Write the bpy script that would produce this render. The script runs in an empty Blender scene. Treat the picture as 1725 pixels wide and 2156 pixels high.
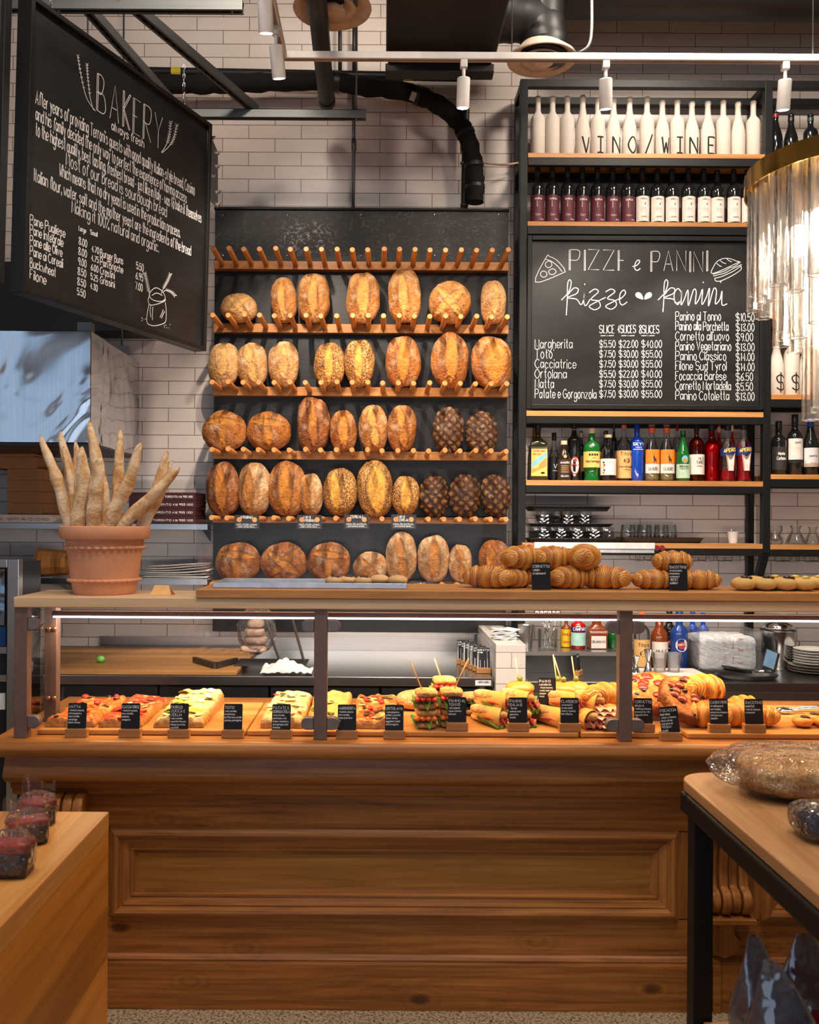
import bpy, math, random
from mathutils import Vector, Matrix, noise as mnoise
C = bpy.context.scene
COL = C.collection
PI = math.pi
R = math.radians
rnd = random.Random(11)

# ------------------------------------------------------------------ camera
H, F, VX, VY, ROLL = 1.6, 1914.0, 804.0, 1100.0, 0.006
cam_d = bpy.data.cameras.new('camera')
cam = bpy.data.objects.new('camera', cam_d)
COL.objects.link(cam)
cam_d.sensor_fit = 'HORIZONTAL'
cam_d.sensor_width = 36.0
cam_d.lens = F / 1725.0 * 36.0
cam_d.shift_x = (862.5 - VX) / 1725.0
cam_d.shift_y = (VY - 1078.0) / 1725.0
cam.matrix_world = Matrix.Translation((0, 0, H)) @ Matrix.Rotation(PI / 2, 4, 'X') @ Matrix.Rotation(ROLL, 4, 'Z')
cam_d.clip_start = 0.05
cam_d.dof.use_dof = True
cam_d.dof.focus_distance = 4.0
cam_d.dof.aperture_fstop = 6.3
C.camera = cam

def at(px, py, Y):
    """the point at depth Y that the photograph shows at pixel (px, py)"""
    u, v = px - VX, VY - py
    return Vector(((u - v * ROLL) * Y / F, Y, H + (v + u * ROLL) * Y / F))
def ax(px, Y): return (px - VX) * Y / F
def az(py, Y): return H + (VY - py) * Y / F
def ray_plane(px, py, p0, n):
    d = at(px, py, 1.0) - Vector((0, 0, H))
    o = Vector((0, 0, H))
    return o + d * ((p0 - o).dot(n) / d.dot(n))

# ------------------------------------------------------------------ world, light, exposure
C.view_settings.view_transform = 'Standard'
C.view_settings.look = 'None'
C.view_settings.gamma = 1.0
C.view_settings.use_curve_mapping = False
C.view_settings.exposure = 0.0
cy = C.cycles
cy.use_denoising = True
cy.adaptive_threshold = 0.015
cy.max_bounces = 8
cy.diffuse_bounces = 3
cy.glossy_bounces = 3
cy.transmission_bounces = 6
cy.transparent_max_bounces = 24
cy.sample_clamp_indirect = 6.0
cy.caustics_reflective = False
cy.caustics_refractive = False
wd = bpy.data.worlds.new('world')
C.world = wd
wd.use_nodes = True
bg = wd.node_tree.nodes['Background']
bg.inputs[0].default_value = (0.75, 0.80, 1.0, 1)
bg.inputs[1].default_value = 0.10

def lamp(name, kind, loc, energy, color, target=None, **kw):
    l = bpy.data.lights.new(name, kind)
    l.energy = energy
    l.color = color
    for k, v in kw.items(): setattr(l, k, v)
    o = bpy.data.objects.new(name, l)
    COL.objects.link(o)
    o.location = loc
    if target is not None:
        d = Vector(target) - Vector(loc)
        o.rotation_euler = d.to_track_quat('-Z', 'Y').to_euler()
    return o
WARM = (1.0, 0.85, 0.71)
WALLY = 5.3
# daylight through the shop front behind the camera
lamp('shopfront_daylight', 'AREA', (-1.2, -3.6, 1.9), 48, (0.62, 0.78, 1.0), (-1.2, 3, 1.5), shape='RECTANGLE', size=4.5, size_y=2.6)
# and through the window in the side wall
lamp('side_window_daylight', 'AREA', (-3.15, 0.9, 2.7), 14, (0.36, 0.64, 1.0), (0, 0.9, 2.6), shape='RECTANGLE', size=3.0, size_y=2.0)
# unseen fill lamps, added to brighten the kitchen bench and the bar
for lx_ in (0.4, 1.7):
    lamp('bench_fill_lamp', 'AREA', (lx_, 3.75, 4.6), 46, (1.0, 0.87, 0.74), (lx_ - 0.2, 4.7, 0.8), shape='DISK', size=0.4)
# ceiling lamps over the customers' side of the shop
for lx_, ly_, e_ in ((-0.9, 1.5, 36), (1.0, 1.6, 36), (0.2, 0.1, 28)):
    lamp('shop_ceiling_lamp', 'AREA', (lx_, ly_, 4.4), e_, WARM, (lx_, ly_ + 0.6, 0), shape='DISK', size=0.5)
for lx_, e_ in ((-0.5, 22), (2.0, 27)):  # unseen fill lamps, put in to lift the upper tiled wall
    lamp('wall_fill_lamp', 'AREA', (lx_, 2.3, 4.6), e_, (1.0, 0.84, 0.70), (lx_, WALLY, 3.0), shape='DISK', size=0.35)

# ------------------------------------------------------------------ materials
MATS = {}
class NT:
    def __init__(s, name):
        m = bpy.data.materials.new(name)
        m.use_nodes = True
        s.m, s.t = m, m.node_tree
        s.n = s.t.nodes
        s.b = s.n['Principled BSDF']
        s.out = s.n['Material Output']
    def node(s, typ, **kw):
        n = s.n.new('ShaderNode' + typ)
        for k, v in kw.items():
            if isinstance(k, str) and hasattr(n, k): setattr(n, k, v)
        return n
    def link(s, a, b): s.t.links.new(a, b)
    def tc(s, which='Object', scale=(1, 1, 1), loc=(0, 0, 0), rot=(0, 0, 0)):
        t = s.node('TexCoord'); mp = s.node('Mapping')
        mp.inputs['Scale'].default_value = scale
        mp.inputs['Location'].default_value = loc
        mp.inputs['Rotation'].default_value = rot
        s.link(t.outputs[which], mp.inputs[0])
        return mp.outputs[0]
    def noise(s, vec, scale, detail=4, rough=0.55, dist=0.0):
        n = s.node('TexNoise')
        n.inputs['Scale'].default_value = scale
        n.inputs['Detail'].default_value = detail
        n.inputs['Roughness'].default_value = rough
        n.inputs['Distortion'].default_value = dist
        if vec is not None: s.link(vec, n.inputs['Vector'])
        return n.outputs['Fac']
    def ramp(s, fac, stops):
        r = s.node('ValToRGB')
        e = r.color_ramp.elements
        while len(e) < len(stops): e.new(0.5)
        for i, (p, c) in enumerate(stops):
            e[i].position = p
            e[i].color = (*c, 1) if len(c) == 3 else c
        s.link(fac, r.inputs[0])
        return r.outputs[0]
    def mix(s, fac, a, b, mode='MIX'):
        x = s.node('Mix'); x.data_type = 'RGBA'; x.blend_type = mode
        for i, v in ((0, fac), (6, a), (7, b)):
            if isinstance(v, (int, float)): x.inputs[i].default_value = v
            elif isinstance(v, tuple): x.inputs[i].default_value = (*v, 1) if len(v) == 3 else v
            else: s.link(v, x.inputs[i])
        return x.outputs[2]
    def math(s, op, a, b=0.0):
        x = s.node('Math', operation=op)
        for i, v in ((0, a), (1, b)):
            if isinstance(v, (int, float)): x.inputs[i].default_value = v
            else: s.link(v, x.inputs[i])
        return x.outputs[0]
    def attr(s, name):
        a = s.node('Attribute'); a.attribute_name = name
        return a.outputs['Fac']
    def bump(s, h, strength=0.3, dist=0.01):
        b = s.node('Bump')
        b.inputs['Strength'].default_value = strength
        b.inputs['Distance'].default_value = dist
        s.link(h, b.inputs['Height'])
        s.link(b.outputs[0], s.b.inputs['Normal'])
    def base(s, c):
        if isinstance(c, tuple): s.b.inputs['Base Color'].default_value = (*c, 1)
        else: s.link(c, s.b.inputs['Base Color'])
    def set(s, rough=None, metal=None, spec=None, **kw):
        if rough is not None: s.b.inputs['Roughness'].default_value = rough
        if metal is not None: s.b.inputs['Metallic'].default_value = metal
        if spec is not None: s.b.inputs['Specular IOR Level'].default_value = spec
        for k, v in kw.items(): s.b.inputs[k.replace('_', ' ')].default_value = v

def srgb(r, g, b):
    f = lambda c: ((c / 255 + 0.055) / 1.055) ** 2.4 if c > 10 else c / 255 / 12.92
    return (f(r), f(g), f(b))

def plain(name, c, rough=0.5, metal=0.0, spec=0.5, var=0.12, scale=30, bump=0.0, **kw):
    if name in MATS: return MATS[name]
    t = NT(name)
    n = t.noise(t.tc(), scale, 3)
    lo = tuple(x * (1 - var) for x in c); hi = tuple(min(1, x * (1 + var)) for x in c)
    t.base(t.ramp(n, [(0.3, lo), (0.7, hi)]))
    t.set(rough, metal, spec, **kw)
    if bump: t.bump(n, bump, 0.004)
    MATS[name] = t.m
    return t.m

def wood(name, cols, axis='X', scale=1.0, rough=0.45, fine=60.0, bump=0.12, dist=1.2, planks=None, spec=0.4, knots=False):
    """grain running along an axis; cols = dark, mid, light"""
    if name in MATS: return MATS[name]
    t = NT(name)
    st = [9.0, 9.0, 9.0]
    i = 'XYZ'.index(axis)
    st[i] = 0.7
    v = t.tc('Object', tuple(x * scale for x in st))
    n1 = t.noise(v, 1.6, 6, 0.6, dist)
    st2 = [fine] * 3; st2[i] = 1.6
    v2 = t.tc('Object', tuple(st2))
    n2 = t.noise(v2, 1.5, 4, 0.6, 0.4)
    f = t.math('ADD', t.math('MULTIPLY', n1, 0.58), t.math('MULTIPLY', n2, 0.42))
    col = t.ramp(f, [(0.30, cols[0]), (0.5, cols[1]), (0.70, cols[2])])
    if planks:
        ax_, wdt = planks
        v3 = t.tc('Object')
        sx = t.node('SeparateXYZ'); t.link(v3, sx.inputs[0])
        o = sx.outputs['XYZ'.index(ax_)]
        fl = t.math('FLOOR', t.math('DIVIDE', o, wdt))
        wn = t.node('TexWhiteNoise'); wn.noise_dimensions = '1D'
        t.link(fl, wn.inputs['W'])
        g = t.ramp(wn.outputs['Value'], [(0.0, (0.62, 0.60, 0.58)), (1.0, (1.12, 1.1, 1.08))])
        col = t.mix(1.0, col, g, 'MULTIPLY')
    if knots:
        wv = t.node('TexWave', wave_type='BANDS', bands_direction='Z')
        for k_, q_ in (('Scale', 9.0), ('Distortion', 7.0), ('Detail', 3.0), ('Detail Scale', 0.55)): wv.inputs[k_].default_value = q_
        t.link(t.tc('Object', (0.22, 1, 1)), wv.inputs['Vector'])
        col = t.mix(0.35, col, t.ramp(wv.outputs['Fac'], [(0.0, (0.62, 0.56, 0.50)), (0.35, (1.0, 1.0, 1.0)), (1.0, (1.06, 1.05, 1.03))]), 'MULTIPLY')
        sk = t.node('SeparateXYZ'); t.link(t.tc('Object', (1.9, 1, 3.6), (0.3, 0, 0.35)), sk.inputs[0])
        vk_ = t.node('CombineXYZ'); t.link(sk.outputs[0], vk_.inputs[0]); t.link(sk.outputs[2], vk_.inputs[1]); vk = vk_.outputs[0]
        vo = t.node('TexVoronoi', voronoi_dimensions='2D'); vo.inputs['Scale'].default_value = 1.0
        vo.inputs['Randomness'].default_value = 1.0
        t.link(vk, vo.inputs['Vector'])
        d = vo.outputs['Distance']
        ring = t.math('SINE', t.math('MULTIPLY', d, 90.0))
        rings = t.ramp(t.math('ADD', t.math('MULTIPLY', ring, 0.5), 0.5), [(0.0, (0.72, 0.68, 0.62)), (1.0, (1.0, 1.0, 1.0))])
        near = t.ramp(d, [(0.0, (1, 1, 1)), (0.22, (0, 0, 0))])
        col = t.mix(near, col, t.mix(1.0, col, rings, 'MULTIPLY'))
        core = t.ramp(d, [(0.03, (1, 1, 1)), (0.07, (0, 0, 0))])
        wn2 = t.node('TexWhiteNoise'); t.link(vo.outputs['Position'], wn2.inputs['Vector'])
        core = t.math('MULTIPLY', core, t.math('MULTIPLY', t.math('GREATER_THAN', wn2.outputs['Value'], 0.45), 0.85))
        col = t.mix(core, col, (0.06, 0.024, 0.009))
    t.base(col)
    t.set(rough, 0.0, spec)
    if bump: t.bump(f, bump, 0.004)
    MATS[name] = t.m
    return t.m

def glass(name, tint=(1, 1, 1), rough=0.02, refl=1.0, ior=1.45, streak=0.0, body=0.0, body_col=(0.8, 0.8, 0.8), sscale=(60, 60, 6), sdist=0.01):
    """thin clear pane or vessel wall: what lies behind shows through, fresnel reflections on top"""
    if name in MATS: return MATS[name]
    t = NT(name)
    t.n.remove(t.b)
    tr = t.node('BsdfTransparent'); tr.inputs[0].default_value = (*tint, 1)
    gl = t.node('BsdfGlossy'); gl.inputs['Roughness'].default_value = rough
    fr = t.node('Fresnel'); fr.inputs['IOR'].default_value = ior
    fac = t.math('MULTIPLY', fr.outputs[0], refl)
    fac = t.math('MINIMUM', fac, 0.85)
    if streak:
        n = t.noise(t.tc('Object', sscale), 1.0, 3, 0.6)
        b = t.node('Bump'); b.inputs['Strength'].default_value = streak; b.inputs['Distance'].default_value = sdist
        t.link(n, b.inputs['Height'])
        t.link(b.outputs[0], gl.inputs['Normal'])
        t.link(b.outputs[0], fr.inputs['Normal'])
    mx = t.node('MixShader')
    t.link(fac, mx.inputs[0])
    under = tr.outputs[0]
    if body:
        df = t.node('BsdfDiffuse'); df.inputs[0].default_value = (*body_col, 1)
        m2 = t.node('MixShader'); m2.inputs[0].default_value = body
        t.link(tr.outputs[0], m2.inputs[1]); t.link(df.outputs[0], m2.inputs[2])
        under = m2.outputs[0]
    t.link(under, mx.inputs[1]); t.link(gl.outputs[0], mx.inputs[2])
    t.link(mx.outputs[0], t.out.inputs[0])
    MATS[name] = t.m
    return t.m

def emis(name, c, strength):
    if name in MATS: return MATS[name]
    t = NT(name)
    t.base(c)
    t.b.inputs['Emission Color'].default_value = (*c, 1)
    t.b.inputs['Emission Strength'].default_value = strength
    MATS[name] = t.m
    return t.m

def brushed(name, c=(0.55, 0.55, 0.56), rough=0.3, wave=0.0, wscale=2.0, axis='X'):
    if name in MATS: return MATS[name]
    t = NT(name)
    sc = [160.0, 160.0, 160.0]; sc['XYZ'.index(axis)] = 2.0
    n = t.noise(t.tc('Object', tuple(sc)), 1.0, 2)
    t.base(t.ramp(n, [(0.3, tuple(x * 0.85 for x in c)), (0.7, c)]))
    t.set(rough, 1.0)
    if wave:
        w = t.noise(t.tc('Object'), wscale, 2, 0.45, 1.4)
        t.bump(w, wave, 0.12)
    MATS[name] = t.m
    return t.m

# woods
OAK = lambda: wood('oak', (srgb(150, 98, 48), srgb(190, 132, 74), srgb(214, 160, 100)), 'X')
PEG = lambda: wood('peg_oak', (srgb(168, 104, 52), srgb(200, 136, 76), srgb(218, 160, 98)), 'Y')
RAIL = lambda: wood('rail_oak', (srgb(142, 86, 36), srgb(176, 116, 56), srgb(198, 140, 76)), 'X', 1.4)
PINE = lambda: wood('pine', (srgb(104, 58, 22), srgb(164, 102, 46), srgb(198, 134, 68)), 'X', 0.8, 0.42, 70, 0.08, 2.2, knots=True)
PINEM = lambda: wood('pine_moulding', (srgb(106, 60, 24), srgb(164, 104, 48), srgb(196, 134, 70)), 'X', 1.0, 0.38, 70, 0.06, 1.6)
PINEV = lambda: wood('pine_upright', (srgb(106, 60, 24), srgb(164, 104, 48), srgb(196, 134, 70)), 'Z', 1.0, 0.4, 70, 0.06, 1.6)
PLY = lambda: wood('panel_ply', (srgb(124, 78, 30), srgb(160, 106, 46), srgb(184, 130, 62)), 'X', 0.6, 0.42, 40, 0.04, 3.5)
MAPLE = lambda: wood('maple', (srgb(196, 158, 116), srgb(216, 182, 142), srgb(228, 198, 160)), 'X', 0.8)
BUTCHER = lambda: wood('butcher_block', (srgb(176, 112, 48), srgb(206, 144, 76), srgb(224, 168, 100)), 'Y', 0.9, 0.35, 50, 0.05, 1.0, planks=('X', 0.11))
BOARD = lambda: wood('cutting_board', (srgb(190, 118, 54), srgb(214, 148, 78), srgb(228, 170, 102)), 'X', 1.2, 0.5, 50, 0.05, planks=('Y', 0.06))
BLOCK = lambda: wood('card_block', (srgb(140, 92, 50), srgb(176, 124, 74), srgb(196, 146, 94)), 'X', 2.5)
BENCH = lambda: wood('bench_maple', (srgb(150, 100, 50), srgb(182, 130, 72), srgb(206, 156, 96)), 'X', 0.9, 0.45, 50, 0.05, planks=('Y', 0.09))
BLACK = lambda: plain('black_steel', (0.009, 0.0085, 0.0085), 0.45, 0.0, 0.25)
BLACKPIPE = lambda: plain('black_paint', (0.012, 0.011, 0.011), 0.45, 0.0, 0.4, bump=0.1)
FOAM = lambda: plain('black_foam', (0.010, 0.009, 0.009), 0.85, 0.0, 0.2, 0.3, 60, 0.5)
BRONZE = lambda: plain('bronze_steel', srgb(122, 98, 88), 0.5, 0.45, 0.5)
SLATE = lambda: plain('chalk_card', (0.010, 0.010, 0.012), 0.55, 0, 0.3)
CHALK = lambda: plain('chalk', (0.80, 0.80, 0.80), 0.9, 0, 0.1, 0.06, 200)
DIMCHALK = lambda: plain('faded_chalk', (0.16, 0.155, 0.15), 0.9, 0, 0.1, 0.3, 60)
WHITEP = lambda: plain('white_paint', (0.80, 0.78, 0.75), 0.45, 0, 0.4, 0.05)
STEEL = lambda: brushed('stainless', (0.55, 0.54, 0.53), 0.28)
GALV = lambda: brushed('galvanised', (0.22, 0.23, 0.23), 0.5)
CHROME = lambda: plain('chrome', (0.75, 0.75, 0.76), 0.12, 1.0)
CLEAR = lambda: glass('clear_glass', (0.985, 0.99, 0.99), 0.01, 0.16)
PAPER = lambda: plain('white_paper', (0.75, 0.74, 0.72), 0.8, 0, 0.2, 0.05)
KRAFT = lambda: plain('kraft_card', srgb(160, 110, 74), 0.8, 0, 0.2, 0.12, 14)
INK = lambda: plain('black_ink', (0.02, 0.018, 0.02), 0.7, 0, 0.2)

# ------------------------------------------------------------------ mesh building
ORG = {}
class MB:
    def __init__(s):
        s.v, s.f, s.a = [], [], {}
    def add(s, verts, faces):
        k = len(s.v)
        s.v += [tuple(p) for p in verts]
        s.f += [tuple(i + k for i in f) for f in faces]
        return k
    def boxb(s, a, b):
        (x0, y0, z0), (x1, y1, z1) = a, b
        x0, x1 = min(x0, x1), max(x0, x1); y0, y1 = min(y0, y1), max(y0, y1); z0, z1 = min(z0, z1), max(z0, z1)
        s.add([(x0, y0, z0), (x1, y0, z0), (x1, y1, z0), (x0, y1, z0), (x0, y0, z1), (x1, y0, z1), (x1, y1, z1), (x0, y1, z1)],
              [(0, 3, 2, 1), (4, 5, 6, 7), (0, 1, 5, 4), (1, 2, 6, 5), (2, 3, 7, 6), (3, 0, 4, 7)])
        return s
    def box(s, c, d, M=None):
        hx, hy, hz = d[0] / 2, d[1] / 2, d[2] / 2
        P = [Vector((sx * hx, sy * hy, sz * hz)) for sz in (-1, 1) for sx, sy in ((-1, -1), (1, -1), (1, 1), (-1, 1))]
        if M is not None: P = [M @ p for p in P]
        P = [p + Vector(c) for p in P]
        s.add(P, [(0, 3, 2, 1), (4, 5, 6, 7), (0, 1, 5, 4), (1, 2, 6, 5), (2, 3, 7, 6), (3, 0, 4, 7)])
        return s
    def beam(s, p, q, w, h, up=(0, 0, 1)):
        p, q = Vector(p), Vector(q)
        d = (q - p); L = d.length; d.normalize()
        up = Vector(up)
        side = d.cross(up).normalized(); up2 = side.cross(d)
        M = Matrix((d, side, up2)).transposed()
        return s.box((p + q) / 2, (L, w, h), M)
    def tube(s, pts, r, n=10, cap=True, radii=None):
        pts = [Vector(p) for p in pts]
        rings = []
        ref = None
        for i, p in enumerate(pts):
            d = (pts[min(i + 1, len(pts) - 1)] - pts[max(i - 1, 0)]).normalized()
            if ref is None:
                ref = Vector((0, 0, 1)) if abs(d.z) < 0.9 else Vector((1, 0, 0))
            a = d.cross(ref).normalized(); b = a.cross(d).normalized()
            ref = b
            rr = radii[i] if radii else r
            rings.append([p + (a * math.cos(t) + b * math.sin(t)) * rr for t in (2 * PI * k / n for k in range(n))])
        k = s.add([q for ring in rings for q in ring], [])
        for i in range(len(pts) - 1):
            for j in range(n):
                s.f.append((k + i * n + j, k + i * n + (j + 1) % n, k + (i + 1) * n + (j + 1) % n, k + (i + 1) * n + j))
        if cap:
            s.f.append(tuple(k + j for j in reversed(range(n))))
            s.f.append(tuple(k + (len(pts) - 1) * n + j for j in range(n)))
        return s
    def cyl(s, p, q, r, n=16): return s.tube([p, q], r, n)
    def lathe(s, prof, c=(0, 0, 0), n=24, closed=False, wob=None, arc=None):
        """prof: (radius, z) list about the vertical axis through c"""
        cx, cy_, cz = c
        k = len(s.v)
        for r, z in prof:
            for j in range(n):
                t = 2 * PI * j / n
                rr = r * (wob(t, z) if wob else 1)
                s.v.append((cx + rr * math.cos(t), cy_ + rr * math.sin(t), cz + z))
        for i in range(len(prof) - 1):
            for j in range(n):
                s.f.append((k + i * n + j, k + i * n + (j + 1) % n, k + (i + 1) * n + (j + 1) % n, k + (i + 1) * n + j))
        if not closed:
            if prof[0][0] > 1e-6: s.f.append(tuple(k + j for j in reversed(range(n))))
            if prof[-1][0] > 1e-6: s.f.append(tuple(k + (len(prof) - 1) * n + j for j in range(n)))
        return s
    def prism(s, poly, axis, a, b):
        """poly: 2-D outline; axis X: poly=(y,z); Y: poly=(x,z); Z: poly=(x,y)"""
        def P(p, t):
            return {'X': (t, p[0], p[1]), 'Y': (p[0], t, p[1]), 'Z': (p[0], p[1], t)}[axis]
        n = len(poly)
        k = s.add([P(p, a) for p in poly] + [P(p, b) for p in poly], [])
        for j in range(n):
            s.f.append((k + j, k + (j + 1) % n, k + n + (j + 1) % n, k + n + j))
        s.f.append(tuple(k + j for j in reversed(range(n))))
        s.f.append(tuple(k + n + j for j in range(n)))
        return s
    def blob(s, c, r, n=12, m=8, fn=None, M=None):
        """ellipsoid with optional fn(direction)->scale"""
        k = len(s.v)
        c = Vector(c)
        for i in range(m + 1):
            th = PI * i / m
            for j in range(n):
                ph = 2 * PI * j / n
                d = Vector((math.sin(th) * math.cos(ph), math.sin(th) * math.sin(ph), math.cos(th)))
                q = fn(d) if fn else 1.0
                p = Vector((d.x * r[0], d.y * r[1], d.z * r[2])) * q
                if M is not None: p = M @ p
                s.v.append(tuple(c + p))
        for i in range(m):
            for j in range(n):
                s.f.append((k + i * n + j, k + (i + 1) * n + j, k + (i + 1) * n + (j + 1) % n, k + i * n + (j + 1) % n))
        return s
    def surf(s, fn, nu, nv, wrap=False):
        k = len(s.v)
        for i in range(nv + 1):
            for j in range(nu + (0 if wrap else 1)):
                s.v.append(tuple(fn(j / nu, i / nv)))
        w = nu if wrap else nu + 1
        for i in range(nv):
            for j in range(nu):
                j2 = (j + 1) % w
                s.f.append((k + i * w + j, k + i * w + j2, k + (i + 1) * w + j2, k + (i + 1) * w + j))
        return s
    def sheet(s, outline, th, M, o):
        """flat outline (u,v) of thickness th on a plane; M columns = u, v, normal"""
        n = len(outline)
        P = [M @ Vector((u, v, 0)) + o for u, v in outline] + [M @ Vector((u, v, th)) + o for u, v in outline]
        k = s.add(P, [])
        for j in range(n):
            s.f.append((k + j, k + (j + 1) % n, k + n + (j + 1) % n, k + n + j))
        s.f.append(tuple(k + j for j in reversed(range(n))))
        s.f.append(tuple(k + n + j for j in range(n)))
        return s
    def build(s, name, m, parent=None, smooth=False, bevel=0.0, seg=2, at_=None, solid=0.0, sub=0, local=False, auto=None, cast=None):
        o0 = Vector((0, 0, 0))
        if parent is not None and not local: o0 = ORG[parent.name]
        if at_ is not None: o0 = Vector(at_)
        me = bpy.data.meshes.new(name)
        me.from_pydata([(x - o0.x, y - o0.y, z - o0.z) for x, y, z in s.v], [], s.f)
        me.validate()
        for k, vals in s.a.items():
            at2 = me.attributes.new(k, 'FLOAT', 'POINT')
            if len(vals) == len(me.vertices): at2.data.foreach_set('value', vals)
        if smooth:
            me.polygons.foreach_set('use_smooth', [True] * len(me.polygons))
            if auto is not None and hasattr(me, 'set_sharp_from_angle'): me.set_sharp_from_angle(angle=R(auto))
        ms = m if isinstance(m, (list, tuple)) else [m]
        for x in ms: me.materials.append(x() if callable(x) else x)
        o = bpy.data.objects.new(name, me)
        COL.objects.link(o)
        if parent is not None:
            o.parent = parent
            ORG[o.name] = ORG[parent.name]
        else:
            o.location = o0
            ORG[o.name] = o0
        if bevel:
            b = o.modifiers.new('edge', 'BEVEL'); b.width = bevel; b.segments = seg; b.limit_method = 'ANGLE'
            b.angle_limit = R(35)
        if solid:
            d = o.modifiers.new('thick', 'SOLIDIFY'); d.thickness = solid
        if sub:
            d = o.modifiers.new('sub', 'SUBSURF'); d.levels = sub; d.render_levels = sub
        return o

LABELS = set()
def tag(o, label, cat, group=None, kind=None):
    if label: o['label'] = label
    if cat: o['category'] = cat
    if group: o['group'] = group
    if kind: o['kind'] = kind
    return o
def thing(name, label, cat, loc=(0, 0, 0), group=None, rot=None):
    o = bpy.data.objects.new(name, None)
    COL.objects.link(o)
    o.location = loc
    o.empty_display_size = 0.05
    if rot is not None: o.rotation_euler = rot
    ORG[o.name] = Vector(loc)
    return tag(o, label, cat, group)
def struct(o, label):
    o['kind'] = 'structure'; o['label'] = label
    return o
def dup(root, loc, label=None, group=None, rot=None, scale=None):
    r = root.copy(); COL.objects.link(r)
    r.location = loc
    ORG[r.name] = Vector(loc)
    if rot is not None: r.rotation_euler = rot
    if scale is not None: r.scale = scale
    if label: r['label'] = label
    if group: r['group'] = group
    for ch in list(root.children):
        c = ch.copy(); COL.objects.link(c); c.parent = r
        for g in ch.children:
            d = g.copy(); COL.objects.link(d); d.parent = c
    return r
ORD = ['first', 'second', 'third', 'fourth', 'fifth', 'sixth', 'seventh', 'eighth', 'ninth', 'tenth', 'eleventh', 'twelfth', 'thirteenth', 'fourteenth', 'fifteenth', 'sixteenth', 'seventeenth', 'eighteenth', 'nineteenth', 'twentieth']

def arcpts(c, r, a0, a1, n=8):
    return [(c[0] + r * math.cos(R(a0 + (a1 - a0) * i / n)), c[1] + r * math.sin(R(a0 + (a1 - a0) * i / n))) for i in range(n + 1)]
def catmull(pts, n=5):
    if len(pts) < 3: return list(pts)
    out = []
    P = [pts[0]] + list(pts) + [pts[-1]]
    if (Vector(pts[0]) - Vector(pts[-1])).length < 1e-6: P = [pts[-2]] + list(pts) + [pts[1]]
    for i in range(1, len(P) - 2):
        a, b, c, d = (Vector(q) for q in P[i - 1:i + 3])
        for k in range(n):
            t = k / n
            out.append(0.5 * ((2 * b) + (c - a) * t + (2 * a - 5 * b + 4 * c - d) * t * t + (3 * b - a - 3 * c + d) * t ** 3))
    out.append(Vector(pts[-1]))
    return out

# ------------------------------------------------------------------ hand lettering (single strokes drawn as chalk ribbons)
GL = {
'A': '4;0c2i4c|1e3e', 'B': '4;0c0i|~0i2i3h2f0f|~0f3f4d3c0c', 'C': '4;~4h2i0g0e2c4d', 'D': '4;0c0i|~0i3i4f3c0c', 'E': '3;3i0i0c3c|0f2f',
'F': '3;3i0i0c|0f2f', 'G': '4;~4h2i0g0e2c4d4f|4f2f', 'H': '4;0c0i|4c4i|0f4f', 'I': '0;0c0i', 'J': '3;~3i3e2c0d', 'K': '3;0c0i|3i0f3c',
'L': '3;0i0c3c', 'M': '4;0c0i2d4i4c', 'N': '4;0c0i4c4i', 'O': '4;~2i0g0e2c4e4g2i', 'P': '4;0c0i|~0i3i4h3f0f', 'Q': '4;~2i0g0e2c4e4g2i|3e4c',
'R': '4;0c0i|~0i3i4h3f0f|1f4c', 'S': '4;~4h2i0h1f3f4d2c0d', 'T': '4;0i4i|2i2c', 'U': '4;0i0e|~0e2c4e|4e4i', 'V': '4;0i2c4i', 'W': '4;0i1c2g3c4i',
'X': '4;0i4c|4i0c', 'Y': '4;0i2f4i|2f2c', 'Z': '4;0i4i0c4c',
'a': '3;~3f1g0e1c3e|3g3c', 'b': '3;0i0c|~0e1g3f3d1c0d', 'c': '3;~3f1g0e1c3d', 'd': '3;3i3c|~3f1g0e1c3d', 'e': '3;~0e3e3f1g0e1c3d',
'f': '2;~3h2i1g1c|0g2g', 'g': '3;~3f1g0e1c3e|~3g3b1a0b', 'h': '3;0i0c|~0e1g3f3c', 'i': '0;0g0c|0i0h', 'j': '1;~1g1b0a|1i1h', 'k': '3;0i0c|3g0e3c',
'l': '0;0i0c', 'm': '4;0g0c|~0f1g2f2c|~2f3g4f4c', 'n': '3;0g0c|~0f1g3f3c', 'o': '3;~1g0e1c2c3e2g1g', 'p': '3;0g0a|~0f1g3f3d1c0d',
'q': '3;~3f1g0e1c3d|3g3a', 'r': '2;0g0c|~0e1g2g', 's': '3;~3f1g0f2e3d1c0d', 't': '2;~1i1d2c|0g2g', 'u': '3;~0g0d1c3d|3g3c', 'v': '3;0g1c3g',
'w': '4;0g1c2f3c4g', 'x': '3;0g3c|3g0c', 'y': '3;0g2d|3g1a', 'z': '3;0g3g0c3c',
'0': '3;~1i0g0e1c2c3e3g2i1i', '1': '1;0h1i1c', '2': '3;~0h1i3h2f0c|0c3c', '3': '3;~0h2i3h1f3e2c0d', '4': '3;2c2i0e3e', '5': '3;3i0i0f|~0f2g3e2c0d',
'6': '3;~3i1g0e1c3d2f0e', '7': '3;0i3i1c', '8': '3;~2f0h1i2i3h1f0d1c2c3d2f', '9': '3;~3g1f0h2i3g2c', '$': '4;~4h2i0h1f3f4d2c0d|2j2b',
'.': '0;0c0d', ',': '0;0d0b', '-': '2;0e2e', "'": '0;0i0h', '/': '3;0b3j', '%': '4;~0i1i1h0h0i|4i0c|~3d4d4c3c3d', '!': '0;0i0e|0d0c', ':': '0;0d0e|0g0f',
'+': '2;0e2e|1d1f', '&': '4;~4c1g2i3h0e1c2c4e'}
GCACHE = {}
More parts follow.
